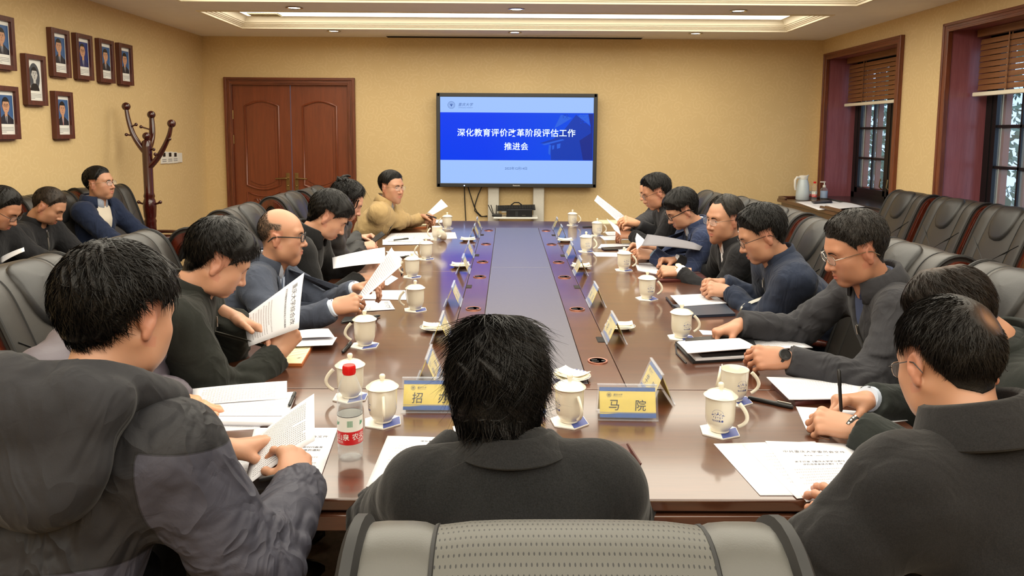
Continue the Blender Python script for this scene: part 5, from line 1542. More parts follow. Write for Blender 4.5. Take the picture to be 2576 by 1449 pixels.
PEOPLE = []
def person(label, head, hrot, byaw, pelvis, hands, jacket, hs=1.0, bw=1.0, skin_c=(205, 158, 124), hair_c=(17, 15, 14), hair=None, h=.011, seed=1,
           collar=('stand', {}), vopen=None, shirt=None, shirt_collar=None, tie=None, lapel=None, zipper=None, cuffs=None, glasses=None, eyes=.5, brow=1.0,
           nstr=2200, strw=.0008, strl=.026, fold=.008, ffreq=14.0, elbows=None, nbshift=(0, 0, 0), matsplit=None, extra=None, hood=None, trouser=None, width=(1, 1, 1), watch=None, sleeve=1.0, bulk=0.0, quilt=None, cuff_c=None, jaw=1.0, legs=True, shdrop=.055):
    head = np.array(head, dtype=float); pelvis = np.array(pelvis, dtype=float)
    O = np.array([pelvis[0], pelvis[1], 0.0])
    Rh = rot_face(*hrot); z = np.array([0, 0, 1.0])
    bf = np.array([math.cos(math.radians(byaw)), math.sin(math.radians(byaw)), 0]); r = np.array([bf[1], -bf[0], 0])
    u0 = nrm(head - pelvis - bf * .02); Rt = np.column_stack([r, np.cross(u0, r), u0])
    Rn = rot_face(byaw, 14, 0)
    NB = head + hs * (Rh @ np.array([0, -.02, -.085]) + .5 * (Rn + Rt) @ np.array([0, -.018, -.058])) + np.array(nbshift)
    u = nrm(NB - pelvis); u = nrm(u * .7 + z * .3); u = nrm(u - r * (u @ r) * .6); f = np.cross(u, r); f = nrm(f); r = np.cross(f, u)
    FR = np.column_stack([r, f, u]).astype(np.float32)
    # ---- skin: head skinned to the neck, core, arms, hands -> one mesh
    W8 = smoothstep(-.15, -.075, HV[:, 2])[:, None]
    tv = HV * np.array(width) * hs
    if jaw != 1.0: tv[:, 0] *= 1 + (jaw - 1) * smoothstep(0, -.07, HV[:, 2]) * smoothstep(-.16, -.1, HV[:, 2])
    nb0 = np.array([0, -.038, -.145]) * hs
    Vh = W8 * (tv @ Rh.T + head) + (1 - W8) * ((tv - nb0) @ (np.column_stack([r, f, u])).T + NB)
    VS = [Vh]; FS = [HF]; TS_ = [TINT.copy()]
    hd = hairline(HV, hair) if hair is not None else None
    if hd is not None:
        TS_[0][:, 1] = smoothstep(-.004, hair.get('soft', .006), hd) * ~ears_mask(HV) * hair.get('dense', 1.0)
        if hair.get('spot'): TS_[0][:, 1] *= .12 + .88 * smoothstep(hair['spot'] * .35, hair['spot'] * 1.5, np.linalg.norm(HV - np.array(hair['whorl']), axis=1))
    sh = {}
    arms = {}
    for s, side in ((1, 'R'), (-1, 'L')):
        S = NB - u * shdrop + r * s * (.168 * bw) + f * .012
        sh[side] = S
        wr, dr, nm, pose = hands[side][:4]
        wr = np.array(wr, dtype=float); dr = nrm(dr); nm = np.array(nm, dtype=float); nm = nrm(nm - dr * (nm @ dr))
        pole = (elbows or {}).get(side, r * s * .55 - z * .9 - f * .25)
        E = ik(S, wr, .285 * bw ** .3, .255 * bw ** .3, pole)
        arms[side] = (S, E, wr, dr, nm, pose)
        hv, hf = hand_template(pose)
        hv = hv.astype(float) * (hs * .98)
        if side == 'L': hv = hv * np.array([1, -1, 1]); hf = hf[:, ::-1]
        Rm = np.column_stack([dr, np.cross(nm, dr), nm])
        VS.append(hv @ Rm.T + wr); FS.append(hf); t = np.zeros((len(hv), 4)); t[:, 3] = 1; t[:, 0] = .25 * smoothstep(.09, .19, hv[:, 0]); TS_.append(t)
    lo = np.minimum.reduce([NB - .3, pelvis - .25] + [np.minimum(a[1], a[2]) - .1 for a in arms.values()]); hi = np.maximum.reduce([NB + .25, pelvis + .25] + [np.maximum(a[1], a[2]) + .1 for a in arms.values()])
    fc = Field(lo, hi, .022)
    waist = pelvis * .52 + NB * .48 - f * .035
    fc.cap(NB - u * .14, waist, .115 * bw, .11 * bw, .03, fr=FR, ratio=.6); fc.cap(waist, pelvis, .11 * bw, .12 * bw, .03, fr=FR, ratio=.65); fc.cap(NB - u * .03, NB - u * .14, .05, .07, .03)
    for side, (S, E, wr, dr, nm, pose) in arms.items():
        fc.cap(NB - u * .07, S, .035, .035, .03); fc.cap(S, E, .034, .032, .02); fc.cap(E, wr, .032, .028, .02)
    cv, cf = fc.mesh(); VS.append(cv); FS.append(cf); t = np.zeros((len(cv), 4)); t[:, 3] = 1; TS_.append(t)
    off = np.cumsum([0] + [len(v) for v in VS]); V = np.vstack(VS) - O; F = np.vstack([fq + o for fq, o in zip(FS, off)])
    me = new_mesh('person', V, F.astype(np.int32), [skin_of(skin_c, (hair or {}).get('scalp', (34, 29, 26)))])
    ca = me.color_attributes.new('tint', 'FLOAT_COLOR', 'POINT'); ca.data.foreach_set('color', np.vstack(TS_).astype(np.float32).ravel())
    root = link('person', me, None, O); tag(root, label, 'person')
    TH = np.eye(4); TH[:3, :3] = Rh @ np.diag(np.array(width) * hs); TH[:3, 3] = head - O
    def tohead(P): return np.asarray(P, dtype=float) @ TH[:3, :3].T + TH[:3, 3]
    # ---- face details
    if eyes is not None:
        e = eye_geo(eyes); mb = MB(); mb.V = tohead(e.V).tolist(); mb.F = e.F; mb.M = e.M
        me = new_mesh('eyes', mb.V, mb.F, [M['eyew'], M['iris'], hair_of((20, 17, 16))], mb.M, True); link('eyes', me, root)
        bv, bfc = brow_geo(brow); link('eyebrows', new_mesh('eyebrows', tohead(bv), bfc, [hair_of((34, 29, 26))]), root)
    if glasses: make_glasses(root, TH, **glasses)
    # ---- hair
    if hair is not None:
        hv, hf, hn, hw = hair_shell(hair, seed)
        if hair.get('extra_fn'): hv = hair['extra_fn'](hv)
        hm = hair_of(hair_c)
        if hair.get('noshell'): ho = root
        else:
            hme = new_mesh('hair', tohead(hv), hf.astype(np.int32), [hm])
            if hair.get('spot'):
                ba = hme.attributes.new('bare', 'FLOAT', 'POINT'); ba.data.foreach_set('value', (.7 * np.exp(-(np.linalg.norm(hv - np.array(hair['whorl']), axis=1) / (hair['spot'] * 1.25)) ** 2)).astype(np.float32))
            ho = link('hair', hme, root)
        if nstr:
            sv, sf = strands(hv, hf, hn, hw, hair, seed + 50, nstr, strw, strl)
            so = link('hair_strands' if not hair.get('noshell') else 'hair', new_mesh('hair_strands', tohead(sv), sf.astype(np.int32), [hm]), ho); so['kind'] = 'stuff'
    # ---- jacket
    c = .0 + bulk
    fj = Field(np.minimum.reduce([NB - .34 - c, pelvis - .26 - c] + [np.minimum(a[1], a[2]) - .12 - c for a in arms.values()]), np.maximum.reduce([NB + .3 + c, pelvis + .26 + c] + [np.maximum(a[1], a[2]) + .12 + c for a in arms.values()]), h)
    ct = NB - u * .15 - f * .012
    fj.cap(ct, waist, .158 * bw + c, .150 * bw + c, .05, fr=FR, ratio=.66); fj.cap(waist, pelvis + z * .02, .150 * bw + c, .172 * bw + c, .05, fr=FR, ratio=.74)
    fj.cap(NB - u * .02 - f * .004, NB - u * .12, .066 + c * .5, .10 + c, .05, fr=FR, ratio=.85)
    for s, side in ((1, 'R'), (-1, 'L')):
        S, E, wr, dr, nm, pose = arms[side]
        fj.cap(NB - u * .045 - f * .008, S - r * s * .01, .058 + c, .064 * bw + c, .05)
        ar = (.066 * bw * sleeve + c, .056 * bw * sleeve + c, .044 * sleeve + c * .6)
        fd = nrm(wr - E); We = wr - fd * .005
        fj.cap(S - u * .005, E, ar[0], ar[1], .045, folds=(fold * .85, 46, seed + s, .95)); fj.cap(E, We + fd * .05, ar[1], ar[2], .03, cut=(We, fd), folds=(fold * .85, 50, seed * 2 + s, .1))
    wf = wavy(seed, fold * .95, ffreq); wf2 = wavy(seed + 9, fold * .42, ffreq * 2.6)
    fj.warp(wf); fj.warp(wf2)
    if quilt: q0 = quilt; fj.warp(lambda P: (-.010 * np.abs(np.sin(((P[0] - NB[0]) * u[0] + (P[1] - NB[1]) * u[1] + (P[2] - NB[2]) * u[2]) * q0)) + .005).astype(np.float32))
    # neck opening
    nu = nrm(u * .75 + (head - NB) / np.linalg.norm(head - NB) * .25)
    fj.cap(NB - u * .05 + f * .01, NB + nu * .2 + f * .02, .052, .06, .008, 's')
    if vopen:
        w0, hd_ = vopen
        def wedge(P):
            dx, dy, dz = P[0] - NB[0], P[1] - NB[1], P[2] - NB[2]
            x = dx * r[0] + dy * r[1] + dz * r[2]; y = dx * f[0] + dy * f[1] + dz * f[2]; zz = dx * u[0] + dy * u[1] + dz * u[2]
            return np.maximum(np.maximum(np.abs(x) - w0 * np.clip(1 + (zz + .02) / hd_, 0, 1.3), -y + .02), -(zz + hd_))
        fj.put(wedge, NB - .45, NB + .3, .006, 's')
        for side in arms:   # keep the sleeves whole
            S, E, wr, dr, nm, pose = arms[side]; fd = nrm(wr - E); We = wr - fd * .005
            fj.cap(E, We + fd * .05, .05 * bw * sleeve, .042 * sleeve, .0, cut=(We, fd)); fj.cap(S * .4 + E * .6, E, .05 * bw, .05 * bw, 0)
    jv, jf = fj.mesh()
    mi = None; jm = jacket if isinstance(jacket, (list, tuple)) else [jacket]
    if matsplit:
        cen = jv[jf].mean(1); mi = matsplit(cen, NB, r, f, u, arms)
    jme = new_mesh('jacket', jv - O, jf.astype(np.int32), jm, mi)
    if matsplit:
        sa = jme.attributes.new('split', 'FLOAT', 'POINT'); sa.data.foreach_set('value', np.asarray(matsplit(jv, NB, r, f, u, arms), dtype=np.float32))
    jk = link('jacket', jme, root)
    if extra:
        fx = Field(NB - .36, NB + .34, h); extra(fx, NB, r, f, u, arms); fx.warp(wavy(seed + 3, .016, 15)); fx.warp(wavy(seed + 4, .006, 36))
        xv, xf = fx.mesh(); link('hood', new_mesh('hood', xv - O, xf.astype(np.int32), [hood or jm[0]]), jk)
    bvh = BVHTree.FromPolygons(jv.tolist(), jf.tolist())
    DR = lambda rows, off, back=False: drape(bvh, rows, NB, r, f, u, off, back)
    # ---- shirt under an open jacket
    if shirt is not None:
        fs = Field(NB - .34, NB + .22, max(h, .009))
        fs.cap(ct + f * .002, waist + f * .0, .146 * bw, .134 * bw, .05, fr=FR, ratio=.66); fs.cap(NB - u * .03, NB - u * .12, .062, .092, .05, fr=FR, ratio=.85)
        for s in (1, -1): fs.cap(NB - u * .05, NB - u * .07 + r * s * .11, .05, .045, .05)
        fs.cap(NB - u * .05 + f * .01, NB + nu * .2 + f * .02, .05, .058, .008, 's')
        sv, sf = fs.mesh()
        so = link('shirt', new_mesh('shirt', sv - O, sf.astype(np.int32), [shirt]), root)
        bs = BVHTree.FromPolygons(sv.tolist(), sf.tolist())
        if tie is not None:
            rows = [[(x * w, zz) for x in np.linspace(-1, 1, 5)] for zz, w in ((-.035, .017), (-.06, .02), (-.075, .014), (-.10, .018), (-.16, .026), (-.24, .032), (-.3, .036))]
            tv_, tf_ = drape(bs, rows, NB, r, f, u, .008); link('necktie', new_mesh('necktie', np.array(tv_) - O, tf_, [tie]), root)
    if shirt_collar is not None:
        cv, cf = collar_mesh(NB + u * .010 + f * .004, r, f, nu, 'fold', .061, .038, 10, .018, .026); link('shirt_collar', new_mesh('shirt_collar', np.array(cv) - O, cf, [shirt_collar]), root)
    if collar is not None:
        kind, kw = collar
        cm = kw.pop('mat', jm[0]) if isinstance(kw, dict) else jm[0]
        cv, cf = collar_mesh(NB + u * (.012 + bulk * .8), r, f, nu, kind, **kw); cv = np.array(cv)
        link('collar', new_mesh('collar', cv - O, cf, [cm], smooth=True, angle=70), jk)
    if lapel is not None:
        mb = MB()
        w0, hd_ = vopen
        for s in (-1, 1):
            rows = []
            for t in np.linspace(0, 1, 9):
                zz = -.02 - t * hd_ * .98; xi = s * w0 * (1 - t) + s * .002; wd = .052 * math.sin(PI * min(1, .25 + t * .75)) * (1 - .3 * t) if t > .2 else .06 - .06 * abs(t - .17)
                rows.append([(xi + s * wd * q, zz + .012 * q) for q in np.linspace(0, 1, 4)])
            v, fc_ = DR(rows, .0065); mb.add(v, fc_)
        mb.V = [list(np.array(v) - O) for v in mb.V]
        o = mb.build('lapels', lapel, jk); sm = o.modifiers.new('thickness', 'SOLIDIFY'); sm.thickness = .004; sm.offset = 1
    if zipper is not None:
        z0, z1, zm = zipper
        rows = [[(x, zz) for x in (-.006, 0, .006)] for zz in np.linspace(z0, z1, 14)]
        v, fc_ = DR(rows, .003); o = link('zip', new_mesh('zip', np.array(v) - O, fc_, [zm]), jk)
        v, _ = DR([[(0, z0 - .01), (.001, z0 - .01)], [(0, z0 - .045), (.001, z0 - .045)]], .007); MB().tube([np.array(v[0]) - O, np.array(v[2]) - O], [.003, .005], 6).build('zip_pull', M['wire'], o)
    # ---- cuffs, watches
    for side, (S, E, wr, dr, nm, pose) in arms.items():
        fd = nrm(wr - E)
        if cuffs is not None and side in cuffs[1]:
            rr = .0385
            MB().tube([wr - fd * .03 - O, wr + fd * .0 - O, wr + fd * .012 - O, wr + fd * .013 - O, wr - fd * .02 - O], [rr, rr, rr - .001, rr - .006, rr - .007], 18, cap=False).build('shirt_cuff', cuffs[0], root)
        if watch and side in watch:
            k = watch[side]; cpt = wr + fd * .022 - O; q1 = nm - fd * (nm @ fd); q1 = nrm(q1); q2 = np.cross(fd, q1)
            b = MB(); V = []
            P = [cpt + q1 * .0235 * math.cos(a) + q2 * .030 * math.sin(a) for a in np.linspace(0, 2 * PI, 25)]
            b.tube(P, .007, 6, 0, cap=False, flat=.35, up=q1)
            wt = b.build('wrist_watch', [M['dark'] if k != 'steel' else M['metal']], root)
            Tm = frame(cpt + q1 * .026, q2, np.cross(q1, q2), q1)
            if k == 'band':
                b = MB()
                for i in range(4): b.box((0, 0, 0), (.004, .006, .003), T=frame(cpt + q1 * .028 * math.cos(-.5 + i * .33) + q2 * .034 * math.sin(-.5 + i * .33), fd, np.cross(q1, fd), q1))
                b.build('watch_slots', M['white'], wt)
            else:
                b = MB(); b.lathe([(.018, -.004), (.02, 0), (.02, .006), (.017, .008)], 20, 0, Tm, cap=False); b.lathe([(.0001, .006), (.017, .006)], 20, 1, Tm)
                b.build('watch_face', [M['metal'] if k == 'steel' else M['bezel'], M['whitelabel'] if k == 'steel' else M['dark']], wt)
    # ---- legs (under the table)
    if legs:
        fl = Field(pelvis + np.minimum(bf * .62, 0) - .27 - np.array([0, 0, .3]), pelvis + np.maximum(bf * .62, 0) + .27, .02); fl.lo[2] = 0.02; fl = Field(fl.lo, fl.lo + fl.h * (fl.n - 1), .02)
        for s in (-1, 1):
            hp = pelvis + r * s * .095 - z * .02; kn = pelvis + bf * .42 + r * s * .12; kn[2] = .50; an = kn + bf * .02; an[2] = .10
            fl.cap(hp, kn, .088, .066, .03); fl.cap(kn, an, .062, .045, .02, cut=(np.array([an[0], an[1], .09]), np.array([0, 0, -1.0])))
            b = MB(); P = an - O; b.add(*[x for x in (lambda m: (m.V, m.F))(MB().ball((0, 0, 0), .05, 12, sc=(1.0, 2.6, .9)))], 0, frame(P + bf * .07 + np.array([0, 0, -.055]), r, bf, z)); b.build('shoe', SHOE, root)
        fl.cap(pelvis - z * .03 + bf * .02, pelvis + z * .06, .15 * bw, .14 * bw, .04, fr=FR, ratio=.75)
        lv, lf = fl.mesh(); link('trousers', new_mesh('trousers', lv - O, lf.astype(np.int32), [trouser or TROUSER]), root)
    PEOPLE.append(root)
    return dict(root=root, O=O, NB=NB, r=r, f=f, u=u, nu=nu, arms=arms, jk=jk, DR=DR, TH=TH, jm=jm, bvh=bvh)
# ------------------------------------------------------------------ the people
def hp(x, y, Y): return at(x, y, Y=Y)
def hz(x, y, Z): return at(x, y, Z=Z)
UPZ = np.array([0, 0, 1.0])
C_BLACK = cloth('black_jacket_cloth', (27, 27, 30), 700, .2)
C_WOOL = cloth('black_wool', (22, 22, 23), 380, .5, .95, .12, ridge_=.16)
C_WOOL2 = cloth('black_wool_coat', (25, 24, 25), 420, .35, .95, .1, ridge_=.18)
C_OLIVE = cloth('olive_black_cotton', (30, 32, 28), 600, .25)
C_SUIT = cloth('grey_blue_suiting', (62, 68, 82), 800, .18)
C_KHAKI = cloth('khaki_cotton', (172, 146, 102), 700, .1, ridge_=.5)
C_CHECK = cloth('navy_check_suiting', (40, 50, 78), 800, .2, check=(74, 82, 104))
C_NAVY = cloth('navy_jacket_cloth', (36, 44, 62), 800, .15)
C_NAVY2 = cloth('navy_coat_cloth', (26, 36, 60), 500, .25)
C_CHAR = cloth('charcoal_jacket_cloth', (50, 50, 54), 700, .18)
C_GREEN = cloth('green_black_jacket_cloth', (36, 40, 38), 700, .2)
C_PUFF = mat('mauve_grey_quilted_nylon', (78, 70, 80), .5, sheen=.05, bump=(30, .3, .004))
C_PUFFB = mat('black_quilted_nylon', (24, 24, 26), .5, sheen=.05, bump=(40, .3, .004))
C_YOKE = cloth('black_shell_fabric', (34, 34, 38), 900, .12, .75)
C_SHELL = cloth('slate_shell_fabric', (66, 66, 78), 900, .12, .6)
C_TWO = two_tone('black_and_slate_shell', (32, 32, 36), (64, 64, 76))
C_SHIRTB = mat('pale_blue_shirt', (196, 208, 226), .85, bump=(500, .1, .001)); C_SHIRTW = mat('white_shirt', (228, 228, 232), .85)
C_STRIPE = stripe_cloth('striped_shirt', (96, 112, 142), (196, 200, 206)); C_VEST = mat('cream_knit_vest', (206, 196, 180), .95, bump=(500, .4, .002))
C_DKSW = mat('dark_sweater', (26, 28, 36), .95, bump=(400, .4, .002)); C_SHIRTN = mat('navy_blue_shirt', (52, 62, 92), .85)
ZIP = mat('silver_zip', (150, 148, 142), .35, .8)

H0 = dict(top=.02, side=.006, front=.006, rough=.08, brush=.8)
Hflat = dict(top=.014, side=.004, front=.003, rough=.06, brush=.9)
Hthick = dict(top=.03, side=.011, front=.012, rough=.08, mess=.25)
LINE_FRINGE = [(0, .052), (30, .05), (48, .044), (62, .03), (72, .012), (80, -.006), (86, -.022), (96, -.015), (104, .026), (116, .006), (128, -.034), (150, -.072), (180, -.084)]
LINE_RECEDE = [(0, .092), (18, .094), (34, .098), (48, .082), (60, .05), (70, .03), (80, .0), (86, -.02), (96, -.015), (104, .028), (116, .01), (128, -.03), (150, -.07), (180, -.082)]
LINE_HIGH = [(0, .078), (24, .08), (40, .074), (54, .062), (66, .04), (78, .004), (86, -.014), (96, -.01), (106, .03), (116, .014), (130, -.02), (150, -.05), (180, -.062)]
SKA, SKB, SKC = (180, 136, 108), (172, 126, 98), (190, 146, 118)

# --- portrait-wall row
hd = hp(2, 527, 4.10)
person('person at the picture edge in black with glasses, looking down at papers', hd, (5, 34, 0), 0, (hd[0] - .22, hd[1], .56),
       dict(R=((hd[0] + .36, hd[1] - .16, .78), (1, .3, -.1), (0, 0, 1), 'hold'), L=((hd[0] + .36, hd[1] + .14, .78), (1, -.3, -.1), (0, 0, 1), 'hold')), C_BLACK, hs=.95, hair=dict(H0, line=LINE_HIGH), skin_c=SKB, glasses=dict(frame_m=M['dark']), eyes=.1, seed=11)
hd = hp(122, 520, 4.70)
person('person in a black zip jacket looking down, seated below the framed portraits', hd, (8, 34, 0), 0, (hd[0] - .2, hd[1], .56),
       dict(R=((hd[0] + .32, hd[1] - .12, .74), (1, .3, -.1), (0, 0, 1), 'rest'), L=((hd[0] + .32, hd[1] + .12, .74), (1, -.3, -.1), (0, 0, 1), 'rest')), C_BLACK, hs=.95, hair=dict(Hflat, line=LINE_HIGH, top=.012), hair_c=(46, 38, 32), skin_c=SKA, eyes=.1, seed=12, zipper=(-.03, -.3, ZIP))
hd = hp(250, 462, 5.45)
person('person in a navy coat, cream vest and striped shirt with glasses, sitting upright', hd, (-4, -3, 0), -6, (hd[0] - .02, hd[1], .56),
       dict(R=((hd[0] + .38, hd[1] - .22, .68), (1, .0, -.2), (0, 0, 1), 'rest'), L=((hd[0] + .40, hd[1] + .24, .70), (1, 0, -.2), (0, 0, 1), 'rest')), C_NAVY2, hs=.97, hair=dict(H0, line=LINE_HIGH, top=.018), skin_c=SKA, eyes=.75, seed=13,
       vopen=(.085, .42), shirt=C_VEST, shirt_collar=C_STRIPE, collar=('big', dict(R0=.078, gap=46)), glasses=dict(frame_m=M['wire'], thick=.0011))

# --- door side of the table, nearest first
hd = hp(300, 800, 1.42)
def hood(fj, NB, r, f, u, arms):
    Rm = np.column_stack([r, f, u])
    fj.ell(NB - f * .125 - u * .05, (.185, .06, .135), .05, R=Rm); fj.ell(NB - f * .155 - u * .12, (.13, .04, .05), .05, R=Rm)
    fj.ell(NB - f * .10 + u * .02, (.165, .085, .07), .04, R=Rm)
    prev = None
    for a in np.linspace(-170, 170, 27):
        t = math.radians(a); d = r * math.sin(t) * 1.22 - f * math.cos(t); w = abs(a) / 170
        p = NB + d * (.118 - .02 * w) + u * (.072 - .17 * w ** 1.5) + f * .045 * w
        if prev is not None: fj.cap(prev, p, .027, .027, .006)
        prev = p
    fj.ell(NB - f * .035 + u * .115, (.112, .10, .088), .014, 's', R=Rm)
    fj.cap(NB - u * .3 - f * .0, NB + u * .15, .070, .088, .014, 's')
P4 = person('person closest on the left in a black hooded jacket with slate grey sleeves, writing', hd, (72, 18, 3), 74, (hd[0] - .16, hd[1] - .14, .56),
       dict(R=(hz(757, 1222, .80), (-.35, .75, .35), (.55, -.15, .8), 'pen'), L=(hz(560, 1130, .84), (.6, .6, -.1), (-.3, 0, .9), 'hold')), C_TWO, hs=1.03, bw=1.10, h=.0075, fold=.010, ffreq=15, bulk=.012, skin_c=SKA,
       hair=dict(top=.028, side=.012, front=.012, back=.006, rough=.14, mess=.5, swirl=.2, whorl=(.01, -.06, .11), fade=.022, line=LINE_HIGH), nstr=7000, strw=.00075, strl=.034, eyes=.3, seed=21, collar=None, extra=hood, hood=C_YOKE, shdrop=.075,
       matsplit=lambda c, NB, r, f, u, arms: np.maximum(np.minimum(np.abs((c - NB) @ r) - .200 + .12 * ((c - NB) @ u + .16), -((c - NB) @ u) - .05), -((c - NB) @ u) - .25), elbows=dict(R=(.5, -.5, -1.2)))
hd = hp(310, 770, 2.02)
person('person in a mauve grey quilted jacket hidden behind the hooded one, hands on papers', hd, (10, 25, 0), 0, (hd[0] - .28, hd[1] - .02, .56),
       dict(R=(hz(418, 1030, .80), (1, .25, -.05), (0, 0, 1), 'rest'), L=(hz(412, 1000, .81), (1, -.2, -.1), (0, 0, 1), 'rest')), C_PUFF, hair=H0, seed=22, bulk=.03, quilt=46, bw=1.08, fold=.008, watch=dict(R='black'), nstr=800)
hd = hp(548, 655, 2.50)
P6 = person('person in a dark olive jacket holding up a printed letter', hd, (28, 32, -4), 14, (hd[0] - .30, hd[1] - .05, .56),
       dict(R=(hz(698, 893, .81), (.42, .60, .68), (.75, -.75, .1), 'hold'), L=(hz(592, 800, .93), (.75, -.1, -.35), (-.1, .5, .8), 'rest')), C_OLIVE, hs=1.04, bw=1.08, h=.009, fold=.011, hair=dict(Hthick, line=LINE_FRINGE), nstr=4200, strl=.034, skin_c=SKC, eyes=.15, seed=23, collar=('fold', dict(R0=.07, hgt=.05)), zipper=(-.04, -.2, mat('dark_zip', (60, 58, 50), .5)), bulk=.008, width=(1.06, 1, .97), jaw=1.08)
hd = hp(708, 594, 3.42)
P7 = person('person with a balding head and black browline glasses in a grey blue suit', hd, (6, 4, 0), 2, (hd[0] - .24, hd[1] - .02, .57),
       dict(R=(hz(836, 776, .86), (.9, .25, .22), (.1, -.75, .6), 'hold'), L=(hz(893, 728, .86), (.85, -.15, .25), (-.3, .55, .7), 'hold')), C_SUIT, bw=1.06, hs=1.02, fold=.009, hair=dict(line=LINE_HIGH, bald=(.062, -.02), top=.001, side=.001, front=.0, rough=.0, fade=.03, dense=.9, soft=.03, noshell=1, scalp=(92, 80, 68)), hair_c=(50, 47, 44), nstr=5200, strw=.0006, strl=.012, skin_c=SKA, eyes=.6, seed=24,
       vopen=(.07, .36), shirt=C_SHIRTB, shirt_collar=C_SHIRTB, lapel=C_SUIT, collar=('fold', dict(R0=.072, gap=40)), cuffs=(C_SHIRTB, 'RL'), glasses=dict(frame_m=M['dark'], thick=.0024), width=(1.04, 1, 1), jaw=1.08, tie=mat('pale_blue_placket', (176, 190, 214), .8))
hd = hp(826, 545, 3.90)
P8 = person('person with a bowl of thick black hair in a black wool coat, reading', hd, (12, 36, 0), 2, (hd[0] - .30, hd[1], .56),
       dict(R=(hz(905, 700, .83), (.9, .35, .05), (0, -.3, .9), 'hold'), L=(hz(918, 640, .90), (.8, -.4, .15), (0, .3, .9), 'hold')), C_WOOL, hs=1.0, bw=1.02, fold=.008, hair=dict(Hthick, line=LINE_FRINGE, top=.030, side=.017), nstr=3000, strl=.032, skin_c=SKC, eyes=.12, seed=25, collar=('big', dict(R0=.074, hgt=.06, gap=30)))
hd = hp(872, 508, 4.62)
def bun(hv):
    return hv
P9 = person('woman with curly pinned up hair in a black quilted jacket, using a phone', hd, (10, 30, 0), 2, (hd[0] - .26, hd[1] + .02, .56),
       dict(R=(hz(905, 622, .84), (.8, .45, .1), (-.2, -.6, .7), 'hold'), L=(hz(905, 600, .86), (.85, -.1, .1), (-.2, .6, .7), 'hold')), C_PUFFB, hs=.97, bw=.92, quilt=44, bulk=.02, fold=.006, hair=dict(Hthick, line=LINE_HIGH, top=.030, side=.02, curl=.8, mess=.35, lift=.2), nstr=3000, strl=.04, strw=.0009, skin_c=(206, 160, 136), eyes=.2, seed=26, collar=('big', dict(R0=.078, hgt=.075, gap=24)), brow=.8)
b = MB(); T = P9['TH']; r9 = np.random.RandomState(5)
for i in range(26):
    c = np.array([r9.uniform(-.03, .03), -.085 + r9.uniform(-.02, .02), .10 + r9.uniform(-.025, .03)]); n_ = 10; a0 = r9.uniform(0, 6); ax1, ax2 = nrm(r9.normal(size=3)), nrm(r9.normal(size=3))
    P = [c + .028 * (math.cos(a0 + t * 4) * ax1 + math.sin(a0 + t * 4) * ax2) for t in np.linspace(0, 1, n_)]; b.tube([T[:3, :3] @ p + T[:3, 3] for p in P], [.004 + .007 * math.sin(PI * t) for t in np.linspace(0, 1, n_)], 6)
b.build('hair_bun', hair_of((17, 15, 14)), P9['root'])
b = MB()
for s9 in (-1, 1):
    for i in range(7):
        x, y = s9 * (.074 + .004 * i), .062 - .012 * i; z0 = .055 - .006 * i; ph9 = r9.uniform(0, 6); L9 = r9.uniform(.10, .17)
        P = [np.array([x + .010 * math.cos(ph9 + t * 11) * t ** .5, y + .010 * math.sin(ph9 + t * 11) * t ** .5, z0 - L9 * t]) for t in np.linspace(0, 1, 22)]
        b.tube([T[:3, :3] @ p + T[:3, 3] for p in P], [.0042 * (1 - .75 * t) for t in np.linspace(0, 1, 22)], 5)
b.build('hair_curls', hair_of((17, 15, 14)), P9['root'])
hd = hp(985, 471, 6.02)
P10 = person('person in a khaki jacket and dark sweater at the far end, frowning over papers', hd, (-34, 4, 0), -8, (hd[0] - .24, hd[1] + .03, .56),
       dict(R=(hz(1050, 556, .82), (.95, .1, .1), (0, -.5, .8), 'hold'), L=(hz(1062, 545, .86), (.95, -.2, .0), (0, .5, .8), 'hold')), C_KHAKI, hs=1.0, bw=1.06, fold=.012, hair=dict(H0, line=LINE_HIGH, top=.024, comb=(.5, .4, -.1)), nstr=1800, skin_c=SKA, eyes=.6, seed=27, vopen=(.05, .3), shirt=C_DKSW, shirt_collar=mat('grey_inner_collar', (150, 150, 148), .9), collar=('fold', dict(R0=.074, gap=40, hgt=.05)), glasses=dict(frame_m=M['wire'], rimless=True, thick=.0009), tie=C_DKSW, width=(1.03, 1, 1))

# --- window side, farthest first
hd = hp(1641, 480, 6.02)
person('person in dark grey half hidden at the far corner, holding a sheet up', hd, (182, 22, 0), 180, (hd[0] + .28, hd[1] + .02, .56),
       dict(R=(hz(1600, 565, .90), (-.9, .1, .15), (0, .5, .8), 'hold'), L=(hz(1603, 562, .92), (-.9, -.1, .3), (0, -.5, .8), 'hold')), C_CHAR, hair=dict(H0, line=LINE_HIGH), seed=31, glasses=dict(frame_m=M['wire'], rimless=True), eyes=.3, bw=1.04)
hd = hp(1652, 484, 5.36)
P11 = person('person with parted black hair and glasses in a black jacket, reading at the far end', hd, (176, 24, 0), 180, (hd[0] + .30, hd[1], .56),
       dict(R=(hz(1590, 575, .84), (-.95, .0, .05), (0, .5, .8), 'hold'), L=(hz(1594, 592, .83), (-.95, .15, .05), (0, -.5, .8), 'hold')), C_BLACK, hs=1.0, bw=1.1, fold=.009, hair=dict(H0, line=LINE_HIGH, top=.026, front=.014, comb=(-.4, .7, -.2), side=.01), nstr=2200, strl=.034, skin_c=SKB, eyes=.15, seed=32, glasses=dict(frame_m=M['dark'], thick=.0011), collar=('fold', {}))
hd = hp(1716, 528, 4.72)
